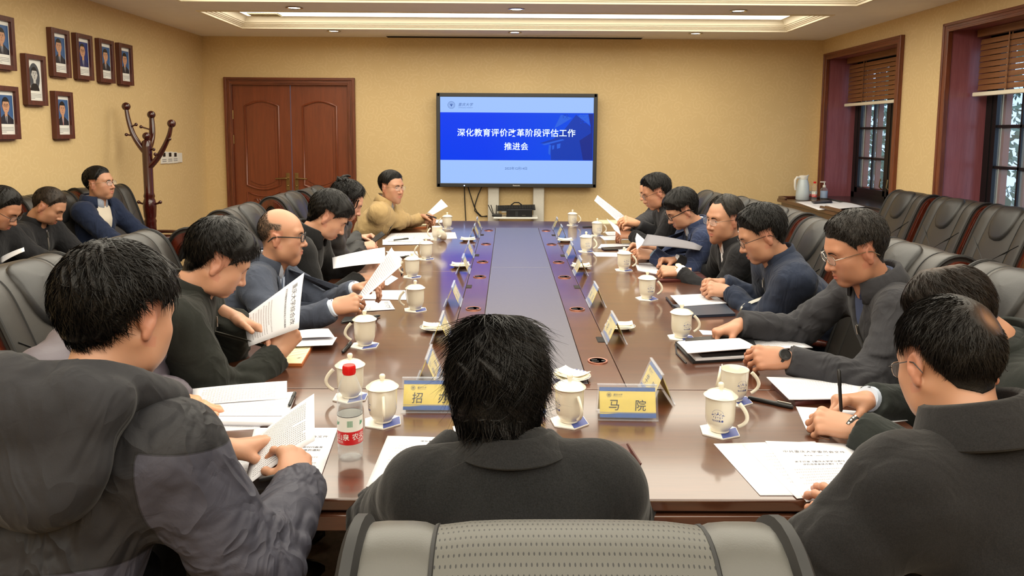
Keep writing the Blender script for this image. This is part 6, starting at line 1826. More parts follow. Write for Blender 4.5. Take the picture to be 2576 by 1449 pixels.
P12 = person('young person with black framed glasses in a navy check suit, head bowed over papers', hd, (183, 30, 4), 182, (hd[0] + .30, hd[1] + .02, .56),
       dict(R=(hz(1628, 622, .86), (-.95, .1, .05), (0, .5, .8), 'hold'), L=(hz(1645, 642, .83), (-.9, .1, .1), (0, -.6, .7), 'hold')), C_CHECK, hs=1.0, bw=1.0, fold=.008, hair=dict(Hthick, line=LINE_FRINGE, top=.03, side=.012), nstr=2600, strl=.03, skin_c=SKC, eyes=.1, seed=33, vopen=(.05, .3), shirt=C_DKSW, shirt_collar=C_SHIRTB, lapel=C_CHECK, collar=('fold', dict(R0=.072, gap=40)), cuffs=(mat('light_blue_cuff', (132, 158, 180), .85), 'L'), glasses=dict(frame_m=M['dark'], thick=.0024))
hd = hp(1822, 552, 4.12)
P13 = person('older person with a high forehead and rimless glasses in black, hands clasped, steel watch', hd, (204, 6, 2), 182, (hd[0] + .22, hd[1] + .02, .57),
       dict(R=(hz(1700, 655, .81), (-.95, -.15, .0), (0, .45, .9), 'fist'), L=(hz(1712, 683, .81), (-.95, .12, .02), (0, -.5, .85), 'fist')), C_BLACK, hs=1.02, bw=1.0, fold=.008, hair=dict(H0, line=LINE_RECEDE, top=.018, side=.012, comb=(.5, -.2, -.2)), hair_c=(38, 35, 32), nstr=2200, strl=.032, strw=.0007, skin_c=SKA, eyes=.65, seed=34, width=(.95, 1, 1.02), shirt=C_SHIRTW, vopen=(.035, .12), shirt_collar=C_SHIRTW, collar=('fold', dict(R0=.072, gap=32)), cuffs=(C_SHIRTW, 'RL'), glasses=dict(frame_m=M['wire'], rimless=True, thick=.001), watch=dict(L='steel'))
hd = hp(1917, 592, 3.40)
P14 = person('person with thick black hair and glasses in a navy zip jacket, fingers laced over papers', hd, (174, 24, 0), 178, (hd[0] + .30, hd[1] + .02, .56),
       dict(R=(hz(1818, 712, .83), (-.9, -.25, .1), (0, .45, .9), 'fist'), L=(hz(1838, 735, .82), (-.9, .22, .15), (-.2, -.55, .8), 'pen')), C_NAVY, hs=1.03, bw=1.06, h=.0095, fold=.010, hair=dict(Hthick, top=.03, side=.009, front=.014, mess=.4, lift=.35, brush=.8), nstr=4200, strl=.03, skin_c=SKA, eyes=.15, seed=35, zipper=(-.05, -.19, ZIP), collar=('stand', dict(hgt=.05, R0=.07)), glasses=dict(frame_m=M['dark'], thick=.0012), bulk=.006)
hd = hp(2152, 628, 2.66)
P15 = person('person with greying cropped hair and wire glasses in a charcoal jacket, reaching across papers', hd, (178, 20, 2), 178, (hd[0] + .30, hd[1] + .03, .56),
       dict(R=(hz(1862, 815, .84), (-.9, -.05, -.30), (-.25, .15, .95), 'hold'), L=(hz(1985, 905, .83), (-.95, .2, .02), (0, -.75, .6), 'hold')), C_CHAR, hs=1.05, bw=1.1, h=.008, fold=.013, hair=dict(top=.022, side=.005, front=.008, rough=.08, mess=.45, lift=.5, brush=.7), hair_c=(36, 32, 29), nstr=7000, strw=.00065, strl=.022, skin_c=(178, 130, 102), eyes=.12, seed=36, shirt=C_SHIRTN, vopen=(.045, .13), shirt_collar=C_SHIRTN, zipper=(-.12, -.27, ZIP), collar=('big', dict(R0=.078, hgt=.05, gap=34)), glasses=dict(frame_m=M['wire'], thick=.0013, side_m=M['wire']), watch=dict(L='black'), elbows=dict(R=(.2, .5, -.8), L=(.3, -.5, -.9)))
hd = hp(2402, 800, 1.90)
P16 = person('person in a green black jacket bent low over the table, writing with a black pen', hd, (164, 46, 0), 172, (hd[0] + .42, hd[1] + .0, .56),
       dict(R=(hz(2188, 1004, .81), (-.95, -.12, .02), (.1, .25, .9), 'pen'), L=(hz(2160, 1082, .80), (-.8, .45, .10), (-.1, -.5, .85), 'fist')), C_GREEN, hs=1.03, bw=1.12, h=.009, fold=.010, hair=dict(top=.02, side=.01, front=.01, rough=.08, whorl=(.02, -.065, .108), spot=.026, swirl=.8, dense=.9, line=LINE_HIGH), hair_c=(32, 26, 22), nstr=6000, strw=.0007, strl=.04, skin_c=SKA, eyes=None, seed=37, cuffs=(C_SHIRTB, 'R'), watch=dict(L='band'), bulk=.012, shirt_collar=C_SHIRTW, collar=('fold', dict(R0=.08)))
hd = hp(2388, 918, 1.45)
P17 = person('person closest on the right in a black wool coat and thin rimmed glasses', hd, (94, 24, 0), 106, (hd[0] + .22, hd[1] - .16, .56),
       dict(R=((hd[0] + .14, hd[1] + .27, .80), (-.3, .9, 0), (0, 0, 1), 'rest'), L=(hz(2215, 1318, .79), (-.62, .72, .05), (-.5, -.3, .8), 'rest')), C_WOOL2, hs=1.04, bw=1.12, h=.0075, fold=.010, hair=dict(top=.014, side=.005, front=.008, rough=.06, swirl=1.0, mess=.15, whorl=(.026, -.092, .068), spot=.017, dense=.92, line=LINE_HIGH, fade=.045), hair_c=(25, 22, 20), nstr=9000, strw=.0006, strl=.03, skin_c=SKA, eyes=None, seed=38, collar=('big', dict(R0=.078, hgt=.05, gap=30, flare=.034, up=.012, low=-.016)), glasses=dict(frame_m=M['wire'], thick=.0009, side_m=M['dark']), bulk=.018, elbows=dict(L=(-1, -.3, -.6)))

# --- near end
hd = hp(1252, 990, 1.50)
LINE_BOB = [(0, .05), (30, .05), (50, .04), (64, .0), (74, -.03), (84, -.05), (96, -.06), (110, -.065), (128, -.075), (150, -.088), (180, -.095)]
P19 = person('person with thick wavy black hair seen from behind at the table end', hd, (88, 30, 0), 90, (hd[0] + .07, hd[1] - .10, .56),
       dict(R=((hd[0] + .10, hd[1] + .30, .80), (-.5, .8, 0), (0, 0, 1), 'rest'), L=((hd[0] - .10, hd[1] + .30, .80), (.5, .8, 0), (0, 0, 1), 'rest')), C_WOOL, hs=.98, bw=1.1, h=.007, fold=.008, skin_c=SKC, eyes=.2, seed=41,
       hair=dict(line=LINE_BOB, bob=1, base=.0003, top=.028, side=.028, front=.02, back=.01, rough=.13, clump=9, mess=.10, curl=.45, lift=.02, swirl=.2, comb=(0, .05, -.45), whorl=(-.01, -.045, .12), fade=.03), nstr=15000, strw=.0008, strl=.07, collar=('big', dict(R0=.064, hgt=.030, gap=36, flare=.03, low=.0)), bulk=.004, shdrop=.075, nbshift=(.03, 0, .022), elbows=dict(R=(.9, -.2, -.75), L=(-.9, -.2, -.75)))
# ------------------------------------------------------------------ things on the table
Z0 = TZ + .0005
# --- lidded mugs (each a mug with a lid resting on it), coasters
def mug_mesh():
    b = MB()
    b.lathe([(.0001, .004), (.020, .003), (.024, 0), (.0265, .002), (.0255, .006), (.030, .012), (.0368, .022), (.0402, .036), (.0412, .055), (.0416, .085), (.0422, .0955), (.0432, .0985), (.0425, .0995), (.0395, .097), (.0385, .06), (.034, .034), (.0001, .02)], 36, cap=False)
    b.lathe([(.0001, .0), (.022, .0005)], 20, cap=False)
    body = b
    h = MB(); t = np.linspace(0, 1, 14)
    P = [(.0405 + .034 * math.sin(PI * (.08 + .84 * x)) ** .8, 0, .088 - .066 * x - .004 * math.sin(PI * x)) for x in t]
    h.tube(P, [.0062 - .0012 * x for x in t], 10, flat=.8, up=(0, 1, 0))
    l = MB(); l.lathe([(.038, -.004), (.0385, .0), (.0465, .0005), (.0472, .002), (.0455, .0038), (.0400, .0075), (.034, .0125), (.024, .0165), (.010, .0185), (.0062, .0195), (.0058, .024), (.0085, .029), (.0088, .034), (.0062, .0385), (.0001, .0400)], 32)
    l.lathe([(.0001, -.002), (.038, -.004)], 24, cap=False)
    return body, h, l
mb_, mh_, ml_ = mug_mesh()
mug_me = mb_.build('mug_body', M['china']); mugh_me = mh_.build('mug_handle', M['china']); lid_me = ml_.build('lid_body', M['china'])
# printed pavilion emblem on the side of the mug, wrapped round the china
def mug_print():
    b = MB()
    def W(V2, F):
        R = .0423
        out = []
        for x, z in V2:
            rr = np.interp(.052 + z, [.022, .036, .055, .085], [.0368, .0402, .0412, .0416]) + .0002
            a = PI / 2 + x / R; out.append((rr * math.cos(a), rr * math.sin(a), .052 + z))
        b.add(out, F)
    q = lambda pts: W([(-p[0] * .001, p[1] * .001) for p in pts], [list(range(len(pts)))])
    q([(-17, 2), (17, 2), (16, 4.4), (-16, 4.4)]); q([(-20, 4.6), (-14, 8), (-9, 4.6)]); q([(9, 4.6), (14, 8), (20, 4.6)]); q([(-7, 5), (0, 11), (7, 5)]); q([(-1, 10), (1, 10), (.4, 16), (-.4, 16)])
    q([(-9, 8), (-7, 8), (-8, 13)]); q([(7, 8), (9, 8), (8, 13)])
    for x in (-12, -6, 0, 6, 12): q([(x - .8, -2), (x + .8, -2), (x + .8, 1.6), (x - .8, 1.6)])
    q([(-8, -4.5), (8, -4.5), (7, -2.6), (-7, -2.6)])
    for i in range(14):
        a = PI * (i + .5) / 14; q([(15 * math.cos(a), 9 + 11 * math.sin(a)), (15 * math.cos(a) + 1.6, 9.6 + 11 * math.sin(a)), (15 * math.cos(a) + .4, 11 + 11 * math.sin(a))])
    V, F = text2d('重庆大学', .0062, .01, .3); W([(-(v[0] + .0035) if False else -v[0] - .004, v[1] - .0105) for v in V], F)
    W([(.0125 + .0032 * math.cos(2 * PI * i / 12), -.0105 + .0032 * math.sin(2 * PI * i / 12)) for i in range(12)], [list(range(12))])
    return b.build('mug_print', M['blue'], smooth=False)
mugp = mug_print()
hexp = [(.058 * math.cos(PI / 6 + i * PI / 3), .058 * math.sin(PI / 6 + i * PI / 3), 0) for i in range(6)]
cs = MB().prism(hexp, (0, 0, 0), (0, 0, .0035), 0); c_me = cs.build('coaster_board', M['coaster'])
cq = MB(); cq.add([(p[0] * .97, p[1] * .97, .0038) for p in (hexp[4], hexp[5], hexp[0])] + [(0.0, -.01, .0038)], [[0, 1, 2, 3]]); cq_me = cq.build('coaster_print', M['coastblue'], smooth=False)
mdat = [o.data for o in (mug_me, mugh_me, lid_me, mugp, c_me, cq_me)]
for o in (mug_me, mugh_me, lid_me, mugp, c_me, cq_me): bpy.data.objects.remove(o)
# x, y pixel of the base, direction of the handle in degrees, lidded, flip of the print
MUGS = [(1125, 575, 185, 1, 'farthest white mug on the door side, by the khaki sleeve'), (1100, 603, 188, 0, 'uncovered white mug in the door side row with its lid leaning against it'), (1072, 652, 190, 1, 'white lidded mug third from the far end on the door side'),
        (1037, 697, 190, 1, 'white lidded mug fourth from the far end on the door side'), (1045, 780, 195, 1, 'white lidded mug standing alone past the grey blue sleeve'), (918, 870, 190, 1, 'white lidded mug behind the black marker pen'),
        (882, 1000, 186, 1, 'white lidded mug hidden behind the red capped water bottle'), (963, 1062, -78, 1, 'white lidded mug between the water bottle and the 招办 name plate'), (1440, 567, -6, 1, 'farthest white mug on the window side'),
        (1502, 593, -8, 1, 'white lidded mug second from the far end on the window side'), (1474, 633, -10, 1, 'white lidded mug third from the far end on the window side'), (1569, 680, -8, 1, 'white lidded mug in front of the clasped hands with the steel watch'),
        (1627, 752, -6, 1, 'white lidded mug left of the laced fingers'), (1713, 850, 0, 1, 'white lidded mug just beyond the black marker and red pen'), (1432, 1062, -68, 1, 'white lidded mug beside the 马院 name plate, next to the black haired head'),
        (1810, 1086, -32, 1, 'white lidded mug nearest the fanned printed papers'), (1846, 1008, -4, 0, 'uncovered white mug with its lid leaning behind it')]
for x, y, hdg, lid, lab in MUGS:
    p = at(x, y, Z=Z0)
    c = empty('coaster', (p[0], p[1], Z0), math.radians(rng.uniform(-12, 12)), 'hexagonal coaster under ' + ' '.join(lab.replace('white lidded ', '').replace('white ', '').replace('the ', '').split()[:13]), 'coaster', 'hexagonal coasters')
    link('coaster_board', mdat[4], c); link('coaster_print', mdat[5], c)
    m = empty('mug', (p[0], p[1], Z0 + .004), math.radians(hdg), lab, 'mug', 'white china mugs')
    link('mug_body', mdat[0], m); link('mug_handle', mdat[1], m); pr = link('mug_print', mdat[3], m)
    pr.rotation_euler = (0, 0, PI if hdg > 90 else {-78: 3.3, -68: 3.15, -32: 3.27}.get(hdg, 3.55))
    if lid: link('lid', mdat[2], m, (0, 0, .1))
for x, y, R_, lab in ((1112, 606, (1.9, 0, -.6), 'china lid leaning against the uncovered mug on the door side'), (1806, 985, (1.75, 0, 1.25), 'china lid leaning behind the uncovered mug near the writing hand')):
    p = at(x, y, Z=Z0); l = empty('china_lid', (p[0], p[1], Z0 + .046), 0, lab, 'lid'); l.rotation_euler = R_; link('lid_dish', mdat[2], l)

# --- saucers with folded napkins
sa_ = MB().lathe([(.0001, .002), (.034, .002), (.036, 0), (.038, .002), (.05, .008), (.064, .0135), (.0655, .015), (.064, .0155), (.05, .0105), (.036, .005), (.0001, .0045)], 40, cap=False).build('saucer_dish', M['china'])
rg = MB(); V = []
for i in range(28):
    a0, a1 = 2 * PI * i / 28, 2 * PI * (i + .62) / 28
    rg.add([(.0595 * math.cos(a0), .0595 * math.sin(a0), .0148), (.0632 * math.cos(a0), .0632 * math.sin(a0), .0157), (.0632 * math.cos(a1), .0632 * math.sin(a1), .0157), (.0595 * math.cos(a1), .0595 * math.sin(a1), .0148)], [[0, 1, 2, 3]])
rg_ = rg.build('blue_rim_pattern', M['blue'], smooth=False)
sd_, rd_ = sa_.data, rg_.data
for o in (sa_, rg_): bpy.data.objects.remove(o)
def napkin(ang, seed):
    r = np.random.RandomState(seed); b = MB()
    for k, (w, d) in enumerate(((.112, .066), (.108, .064), (.104, .062))):
        n = 9; g = np.linspace(-1, 1, n); V = []
        for j in g:
            for i in g: V.append((i * w / 2, j * d / 2 + .003 * k, .0155 + .0032 * k + .004 * (i * i) * (k == 2) + .0016 * math.sin(3 * i + k + seed) * math.cos(2 * j) + (.010 * max(0, abs(i) - .7) if k == 2 else 0)))
        F = [[j * n + i, j * n + i + 1, (j + 1) * n + i + 1, (j + 1) * n + i] for j in range(n - 1) for i in range(n - 1)]
        b.add(V, F)
    o = b.build('folded_napkin', M['napkin']); sm = o.modifiers.new('thickness', 'SOLIDIFY'); sm.thickness = .0022
    o.rotation_euler = (0, 0, ang); return o
for i, (x, y, lab) in enumerate(((1095, 823, 'nearest on the door side'), (1158, 667, 'second from the far end on the door side'), (1177, 602, 'farthest on the door side'), (1560, 820, 'nearest in the window side row'),
                                 (1462, 669, 'second from the far end on the window side'), (1422, 604, 'farthest on the window side'), (1438, 945, 'behind the mug by the black haired head'))):
    p = at(x, y, Z=Z0 + .012)
    s = empty('saucer', (p[0], p[1], Z0), 0, 'white saucer with a blue patterned rim, ' + lab, 'plate', 'saucers with napkins'); link('saucer_dish', sd_, s); link('blue_rim_pattern', rd_, s)
    nk = napkin([.05, .05, .02, -.1, 0, .05, -.7][i], i); nk.location = (p[0], p[1], Z0); tag(nk, 'cream folded paper napkin on the saucer ' + lab, 'napkin', 'folded napkins')

# --- name plates: clear tents with a yellow card in each face
def plate(loc, rz, label, words=None, L=.176):
    o = empty('name_plate', loc, rz, label, 'name plate', 'clear name plates')
    hb, hh, t = .040, .095, .003
    for s in (-1, 1):
        # local -Y is the front face; faces lean together at the top
        d = nrm((0, s * -1 * hb, hh)); n = nrm(np.cross((1, 0, 0), d) * (-1 if s > 0 else 1)); n = n if n[1] * s > 0 else -n
        Lh = math.hypot(hb, hh); x_ = np.array((1.0, 0, 0)) * (-1 if s > 0 else 1)
        T = frame((0, s * hb, .001), x_, d, n)
        b = MB(); b.box((0, Lh / 2, -.001), (L, Lh, .0022), bev=.0008, T=T)
        a = b.build('acrylic_face', M['acryl2'], o)
        b = MB(); R4 = lambda x0, x1, y0, y1, k, m: b.add([(x0, y0, k), (x1, y0, k - .0006), (x1, y1, k - .0006), (x0, y1, k - .0006)], [[0, 1, 2, 3]], m, T)
        w = L / 2 - .006
        R4(-w, w, .008, Lh - .008, -.0034, 0); R4(-w, w, .008, .021, -.0030, 1); R4(-w, w, Lh - .020, Lh - .008, -.0030, 1)
        R4(-w, w, .022, .0232, -.0030, 3)
        T2 = T @ frame((-.054, Lh * .70, -.0028), (1, 0, 0), (0, 1, 0), (0, 0, 1)); logo(b, T2, .0135, 2)
        if words:
            for k, ch in enumerate(words):
                T3 = T @ frame(((-.040 + .0775 * k) if len(words) == 2 else (-.05 + .05 * k), Lh * .42, -.0028), (1, 0, 0), (0, 1, 0), (0, 0, 1)); put_text(b, ch, T3, .034, 4, bold=.002, shear=.08)
        b.build('name_card', [M['yellow'], M['cardblue'], M['greyink'], M['cardblue'], M['ink']], o, smooth=False)
    MB().box((0, 0, hh + .0005), (L, .010, .003), bev=.001).build('acrylic_ridge', M['acryl2'], o)
    b = MB(); b.box((0, -hb, .0015), (L, .006, .003), bev=.001); b.box((0, hb, .0015), (L, .006, .003), bev=.001); b.build('acrylic_foot', M['acryl2'], o)
    return o
ys = [6.347 + .05, 5.856 + .06, 4.857 + .09, 4.30 + .09, 3.47 + .09, 2.836 + .09]
nm = ['farthest', 'second', 'third', 'fourth', 'fifth', 'sixth']
for i, y in enumerate(ys):
    plate((-.262, y, Z0), PI / 2, '%s clear name plate from the screen, door side row' % nm[i], '院办')
    plate((.437, (6.374 + .05, 5.814 + .07, 4.846 + .09, 4.256 + .09, 3.467 + .09, 2.846 + .09)[i], Z0), -PI / 2 if i > 8 else PI / 2, '%s clear name plate from the screen, window side row' % nm[i], '院办')
plate((-.262, 2.43, Z0), PI / 2, 'sideways clear name plate just behind the water bottle and mugs', '财务')
plate((.478, 2.285, Z0), PI / 2 + .02, 'sideways clear name plate just behind the plate at the black wool sleeve side', '学院')
plate((-.226, 2.165, Z0), .0, 'clear name plate reading 招办 between a white mug and the wavy black hair', '招办')
plate((.356, 2.11, Z0), -.03, 'clear name plate reading 马院 facing the camera with nothing in front of it', '马院')
plate((.035, 2.14, Z0), -.01, 'clear name plate hidden behind the wavy black hair', '学院')

# --- water bottle in front
p = at(882, 1150, Z=Z0)
bottle((p[0], p[1], Z0), 'large red capped water bottle with a red and white label, half full', 1.0, True, .142)

# --- paper
def sheet(name, corners, m, label=None, cat='paper', bulge=0.0, curl=0.0, n=9, uvrot=0, thick=.0006, parent=None, texts=(), layers=1, group=None, rng_=(0, 1)):
    """corners: top-left, top-right, bottom-right, bottom-left of the page in world space"""
    A = [np.asarray(c, dtype=float) for c in corners]
    nrmv = nrm(np.cross(A[1] - A[0], A[3] - A[0]))
    if nrmv[2] < 0 and abs(nrmv[2]) > .3: nrmv = -nrmv
    def Pt(u, v):
        p = (A[0] * (1 - u) + A[1] * u) * (1 - v) + (A[3] * (1 - u) + A[2] * u) * v
        return p + nrmv * (bulge * 4 * u * (1 - u) * (.4 + .6 * math.sin(PI * v)) + curl * (u ** 3 if curl > 0 else (1 - u) ** 3 * -1))
    V = []; UV = []
    for j in range(n):
        for i in range(n):
            u, v = i / (n - 1), j / (n - 1); V.append(Pt(u, v)); UV.append((u, v))
    F = [[j * n + i, (j + 1) * n + i, (j + 1) * n + i + 1, j * n + i + 1] for j in range(n - 1) for i in range(n - 1)]
    C = np.mean(A, axis=0)
    me = new_mesh(name, np.array(V) - C, F, [M[m] if isinstance(m, str) else m]); set_uv(me, UV)
    o = link(name, me, parent, C if parent is None else C)
    sm = o.modifiers.new('thickness', 'SOLIDIFY'); sm.thickness = thick; sm.offset = -1
    if label: tag(o, label, cat, group)
    # header letters laid into the page
    if texts:
        b = MB(); nn = nrm(np.cross(A[3] - A[0], A[1] - A[0])); nn = nrmv if nn @ (CAMP - C) * (nrmv @ (CAMP - C)) > 0 else nrmv
        sgn = 1 if nrmv @ (CAMP - C) > 0 else -1
        Wd = np.linalg.norm(A[1] - A[0]); Hd = np.linalg.norm(A[3] - A[0])
        for s, uc, vc, wfrac, bold in texts:
            if s == '-':
                V2 = np.array([(-.5, -.0012), (.5, -.0012), (.5, .0012), (-.5, .0012)]) * np.array([wfrac * Wd, Wd]); Fq = [[0, 1, 2, 3]]
                V2 = np.array([(x, y) for x, y in V2])
            elif s == 'o':
                mb2 = MB(); emblem(mb2, np.eye(4), wfrac * Wd / 2); V2 = np.array(mb2.V)[:, :2]; Fq = mb2.F
            else:
                V2, Fq = text2d(s, 1.0, bold); V2 = V2 * (wfrac * Wd / (V2[:, 0].max() - V2[:, 0].min()))
            b.add([Pt(uc + x / Wd, vc - y / Hd) + nrmv * .0006 * sgn - C for x, y in V2], Fq)
        t = b.build('letter_heading', M['greyink'], o, smooth=False)
    return o
def flat(pts, z=Z0, dz=(0, 0, 0, 0)): return [at(x, y, Z=z + d) for (x, y), d in zip(pts, dz)]

# near right: three fanned letters
sheet('paper_sheet', flat([(1795, 1116), (1935, 1112), (2080, 1246), (1912, 1246)], Z0 + .0008), 'paper', 'blank white sheet under the fan of letters in front of the black wool coat')
sheet('paper_sheet', flat([(1867, 1118), (2050, 1110), (2180, 1240), (2005, 1254)], Z0 + .0022), 'plist', 'middle white sheet of the fan of letters')
sheet('printed_letter', flat([(1925, 1109), (2143, 1116), (2200, 1240), (2028, 1262)], Z0 + .0036), 'pletter', 'top printed letter of the fan, headed 中共重庆大学委员会文件',
      texts=[('中共重庆大学委员会文件', .50, .20, .74, .0), ('-', .5, .31, .8, 0), ('重大委〔2023〕 号', .5, .275, .3, 0), ('关于印发《重庆大学学习贯彻', .5, .39, .62, .008), ('评价改革总体方案》工作', .52, .44, .5, .008), ('o', .62, .80, .17, 0)])
# papers in front of the black-haired person
sheet('printed_letter', flat([(975, 1096), (1180, 1102), (1160, 1235), (921, 1224)], Z0 + .001), 'plist', 'printed agenda sheet beside the water bottle, under the black sleeve', texts=[('深化教育评价改革', .62, .10, .4, .01)])
sheet('paper_sheet', flat([(1138, 1072), (1230, 1062), (1270, 1110), (1150, 1112)], Z0 + .0008), 'paper', 'corner of a white sheet showing under the head with wavy hair')
nb = MB(); q = flat([(1572, 1118), (1590, 1118), (1618, 1178), (1602, 1182)], Z0 + .03)
q2 = flat([(1548, 1122), (1574, 1118), (1604, 1180), (1560, 1186)], Z0 + .0006)
C = np.mean(q2, axis=0); b = MB(); b.prism([p - C for p in q2], (0, 0, 0), (0, 0, .003)); b.prism([q2[1] - C, q2[2] - C, q2[2] - C + np.array([.006, -.002, .016]), q2[1] - C + np.array([.004, -.002, .004])], (0, 0, 0), (.004, 0, 0))
tag(b.build('notebook', M['maroon'], loc=C), 'dark red notebook peeking past the right arm of the black haired person', 'notebook')

# hooded person's papers
sheet('paper_stack', flat([(640, 1076), (850, 1076), (795, 1232), (600, 1228)], Z0 + .004), 'pletter', 'printed letter lying under the sheet held by the hooded person', thick=.004,
      texts=[('重庆大学委员会文件', .62, .17, .6, 0), ('-', .6, .27, .7, 0), ('关于做好新时代教育', .68, .36, .44, .01), ('评价改革的通知', .7, .41, .36, .01), ('o', .62, .70, .16, 0)])
sheet('paper_sheet', flat([(574, 1122), (700, 1118), (690, 1215), (608, 1216)], Z0 + .0065), 'pfull', 'printed page showing at the lower edge of the hooded person\'s stack')
h1 = [hp(640, 1105, 1.80), hp(790, 990, 1.80), hp(792, 1108, 1.70), hp(612, 1230, 1.62)]
sheet('paper_sheet', h1, 'pfull', 'curved printed page lifted by the hooded person', bulge=.012)
fold_ = flat([(600, 1222), (800, 1196), (795, 1232), (620, 1248)], Z0 + .001); C = np.mean(fold_, axis=0)
tag(MB().prism([p - C for p in fold_], (0, 0, 0), (0, 0, .012)).build('folder', M['dark'], loc=C), 'black folder under the hooded person\'s papers', 'folder')
# quilted person's reading
q = flat([(470, 992), (722, 965), (730, 1050), (455, 1040)], Z0 + .012)
sheet('paper_stack', flat([(470, 1000), (745, 985), (716, 1064), (470, 1058)], Z0 + .014), 'paper', 'thick stack of white pages under the open report on the left', thick=.012)
sheet('open_report', [at(483, 978, Z=Z0 + .05), at(722, 958, Z=Z0 + .045), at(722, 1003, Z=Z0 + .018), at(468, 1022, Z=Z0 + .018)], 'pfull', 'upper page of the open printed report before the hidden reader', bulge=.006)
sheet('open_report', [at(468, 1022, Z=Z0 + .018), at(722, 1003, Z=Z0 + .018), at(712, 1046, Z=Z0 + .016), at(452, 1046, Z=Z0 + .016)], 'pfull', 'lower page of the open printed report before the hidden reader')
sheet('paper_sheet', flat([(505, 1062), (656, 1058), (654, 1078), (525, 1086)], Z0 + .001), 'pfull', 'loose white pages under the thick stack on the left', thick=.004)
# olive jacket: held letter, papers, notebook
sheet('printed_letter', [hp(765, 686, 2.66), hp(748, 832, 2.50), hp(622, 868, 2.52), hp(614, 798, 2.62)][0:1] + [hp(752, 826, 2.52), hp(626, 872, 2.50), hp(614, 797, 2.62)], 'pletter', 'printed letter held upright by the person in the olive jacket, headed 重庆大学', bulge=.012,
      texts=[('重庆大学综合改', .5, .13, .78, .0), ('-', .5, .2, .88, 0), ('关于开展教育评价改革阶段评估工作的通知', .5, .27, .8, .01)])
sheet('paper_sheet', flat([(745, 832), (826, 826), (842, 848), (740, 852)], Z0 + .03), 'plist', 'curled upper page of the report before the olive jacket', bulge=.006)
sheet('paper_sheet', flat([(725, 850), (848, 848), (836, 868), (725, 872)], Z0 + .02), 'plist', 'lower page of the report before the olive jacket')
def book(name, pts, z, th, cover, page, label, texts=(), cat='notebook', m='cream'):
    q = flat(pts, z); C = np.mean(q, axis=0); root = empty(name, (C[0], C[1], z), 0, label, cat)
    q = [p - C for p in q]
    MB().prism(q, (0, 0, 0), (0, 0, th)).build('cover', M[cover], root)
    if page:
        k = [p * .965 for p in q]
        MB().prism(k, (0, 0, th * .2), (0, 0, th * 1.15)).build('pages', M[page], root)
        if texts:
            b = MB()
            for s, x, y, w in texts:
                ux, uy = nrm(q[1] - q[0]), nrm(q[0] - q[3]); T = frame(q[0] * (1 - x) * (1 - y) + q[1] * x * (1 - y) + q[3] * (1 - x) * y + q[2] * x * y + np.array([0, 0, th * 1.15 + .0006]), ux, uy, (0, 0, 1))
                if s == '-': b.add([(-w / 2, -.0008, 0), (w / 2, -.0008, 0), (w / 2, .0008, 0), (-w / 2, .0008, 0)], [[0, 1, 2, 3]], 0, T)
                elif s == 'o': emblem(b, T, w)
                else: put_text(b, s, T, .02, 0, width=w)
            b.build('page_print', M['greyink'], root, smooth=False)
    return root
book('notebook', [(668, 893), (788, 873), (760, 922), (650, 922)], Z0, .010, 'orange', 'cream', 'cream paged notebook open under the olive sleeve', [('o', .86, .72, .008), ('-', .7, .55, .1), ('-', .6, .4, .12), ('-', .6, .25, .12)])
# suited man: folded pages held, papers, phone
sheet('paper_sheet', [hp(985, 622, 3.36), hp(1010, 668, 3.16), hp(908, 757, 3.06), hp(898, 748, 3.24)], 'pfull', 'printed pages held slantwise by the person in the grey blue suit', bulge=.008)
sheet('paper_sheet', [hp(984, 624, 3.36), hp(1012, 652, 3.40), hp(1004, 672, 3.30), hp(960, 700, 3.28)], 'plist', 'rear page folded over behind the suited reader\'s pages')
sheet('printed_letter', flat([(1020, 730), (1022, 754), (905, 752), (935, 730)], Z0 + .001), 'pletter', 'printed letter lying behind the suited reader\'s hands')
sheet('printed_letter', flat([(980, 756), (994, 778), (868, 786), (900, 756)], Z0 + .002), 'pletter', 'printed letter lying under the suited reader\'s near hand', texts=[('重庆大学文件', .5, .12, .7, 0)])
sheet('paper_sheet', flat([(985, 692), (1002, 700), (975, 718), (955, 716)], Z0 + .001), 'paper', 'small white slip beyond the suited reader\'s pages')
ph = empty('mobile_phone', tuple(at(905, 806, Z=Z0)), .02, 'black mobile phone lying beside the mug near the suited arm', 'phone')
MB().box((0, 0, .004), (.15, .074, .008), bev=.0035).build('phone_case', M['bezel'], ph); MB().box((0, 0, .0085), (.142, .066, .001)).build('phone_glass', M['dark'], ph)
# black wool coat: page held, papers
sheet('paper_sheet', [hp(836, 648, 3.86), hp(968, 622, 3.92), hp(970, 662, 3.82), hp(838, 676, 3.72)], 'pfull', 'printed page held upright before the black wool coat', bulge=.012)
sheet('paper_sheet', flat([(970, 632), (1050, 632), (1052, 646), (985, 646)], Z0 + .001), 'pfull', 'printed page lying left of the third mug on the door side')
# curly haired woman: papers, notebook, phone
sheet('paper_sheet', flat([(985, 586), (1145, 584), (1150, 600), (965, 604)], Z0 + .001), 'pfull', 'wide spread of printed pages by the uncovered mug on the door side')
sheet('paper_sheet', flat([(962, 602), (1060, 600), (1080, 614), (962, 616)], Z0 + .003), 'plist', 'printed page under the small white notebook')
book('notebook', [(985, 597), (1042, 595), (1038, 608), (975, 607)], Z0 + .005, .006, 'coaster', None, 'small white notebook with a pen lying on it, in front of the woman')
ph = empty('mobile_phone', tuple(hp(942, 603, 4.98)), 0, 'black mobile phone held by the woman with pinned up hair', 'phone'); ph.rotation_euler = (.2, -.62, .35)
MB().box((0, 0, 0), (.15, .074, .009), bev=.0035).build('phone_case', M['dark'], ph); MB().box((.062, 0, .005), (.02, .04, .001)).build('camera_bar', M['bezel'], ph)
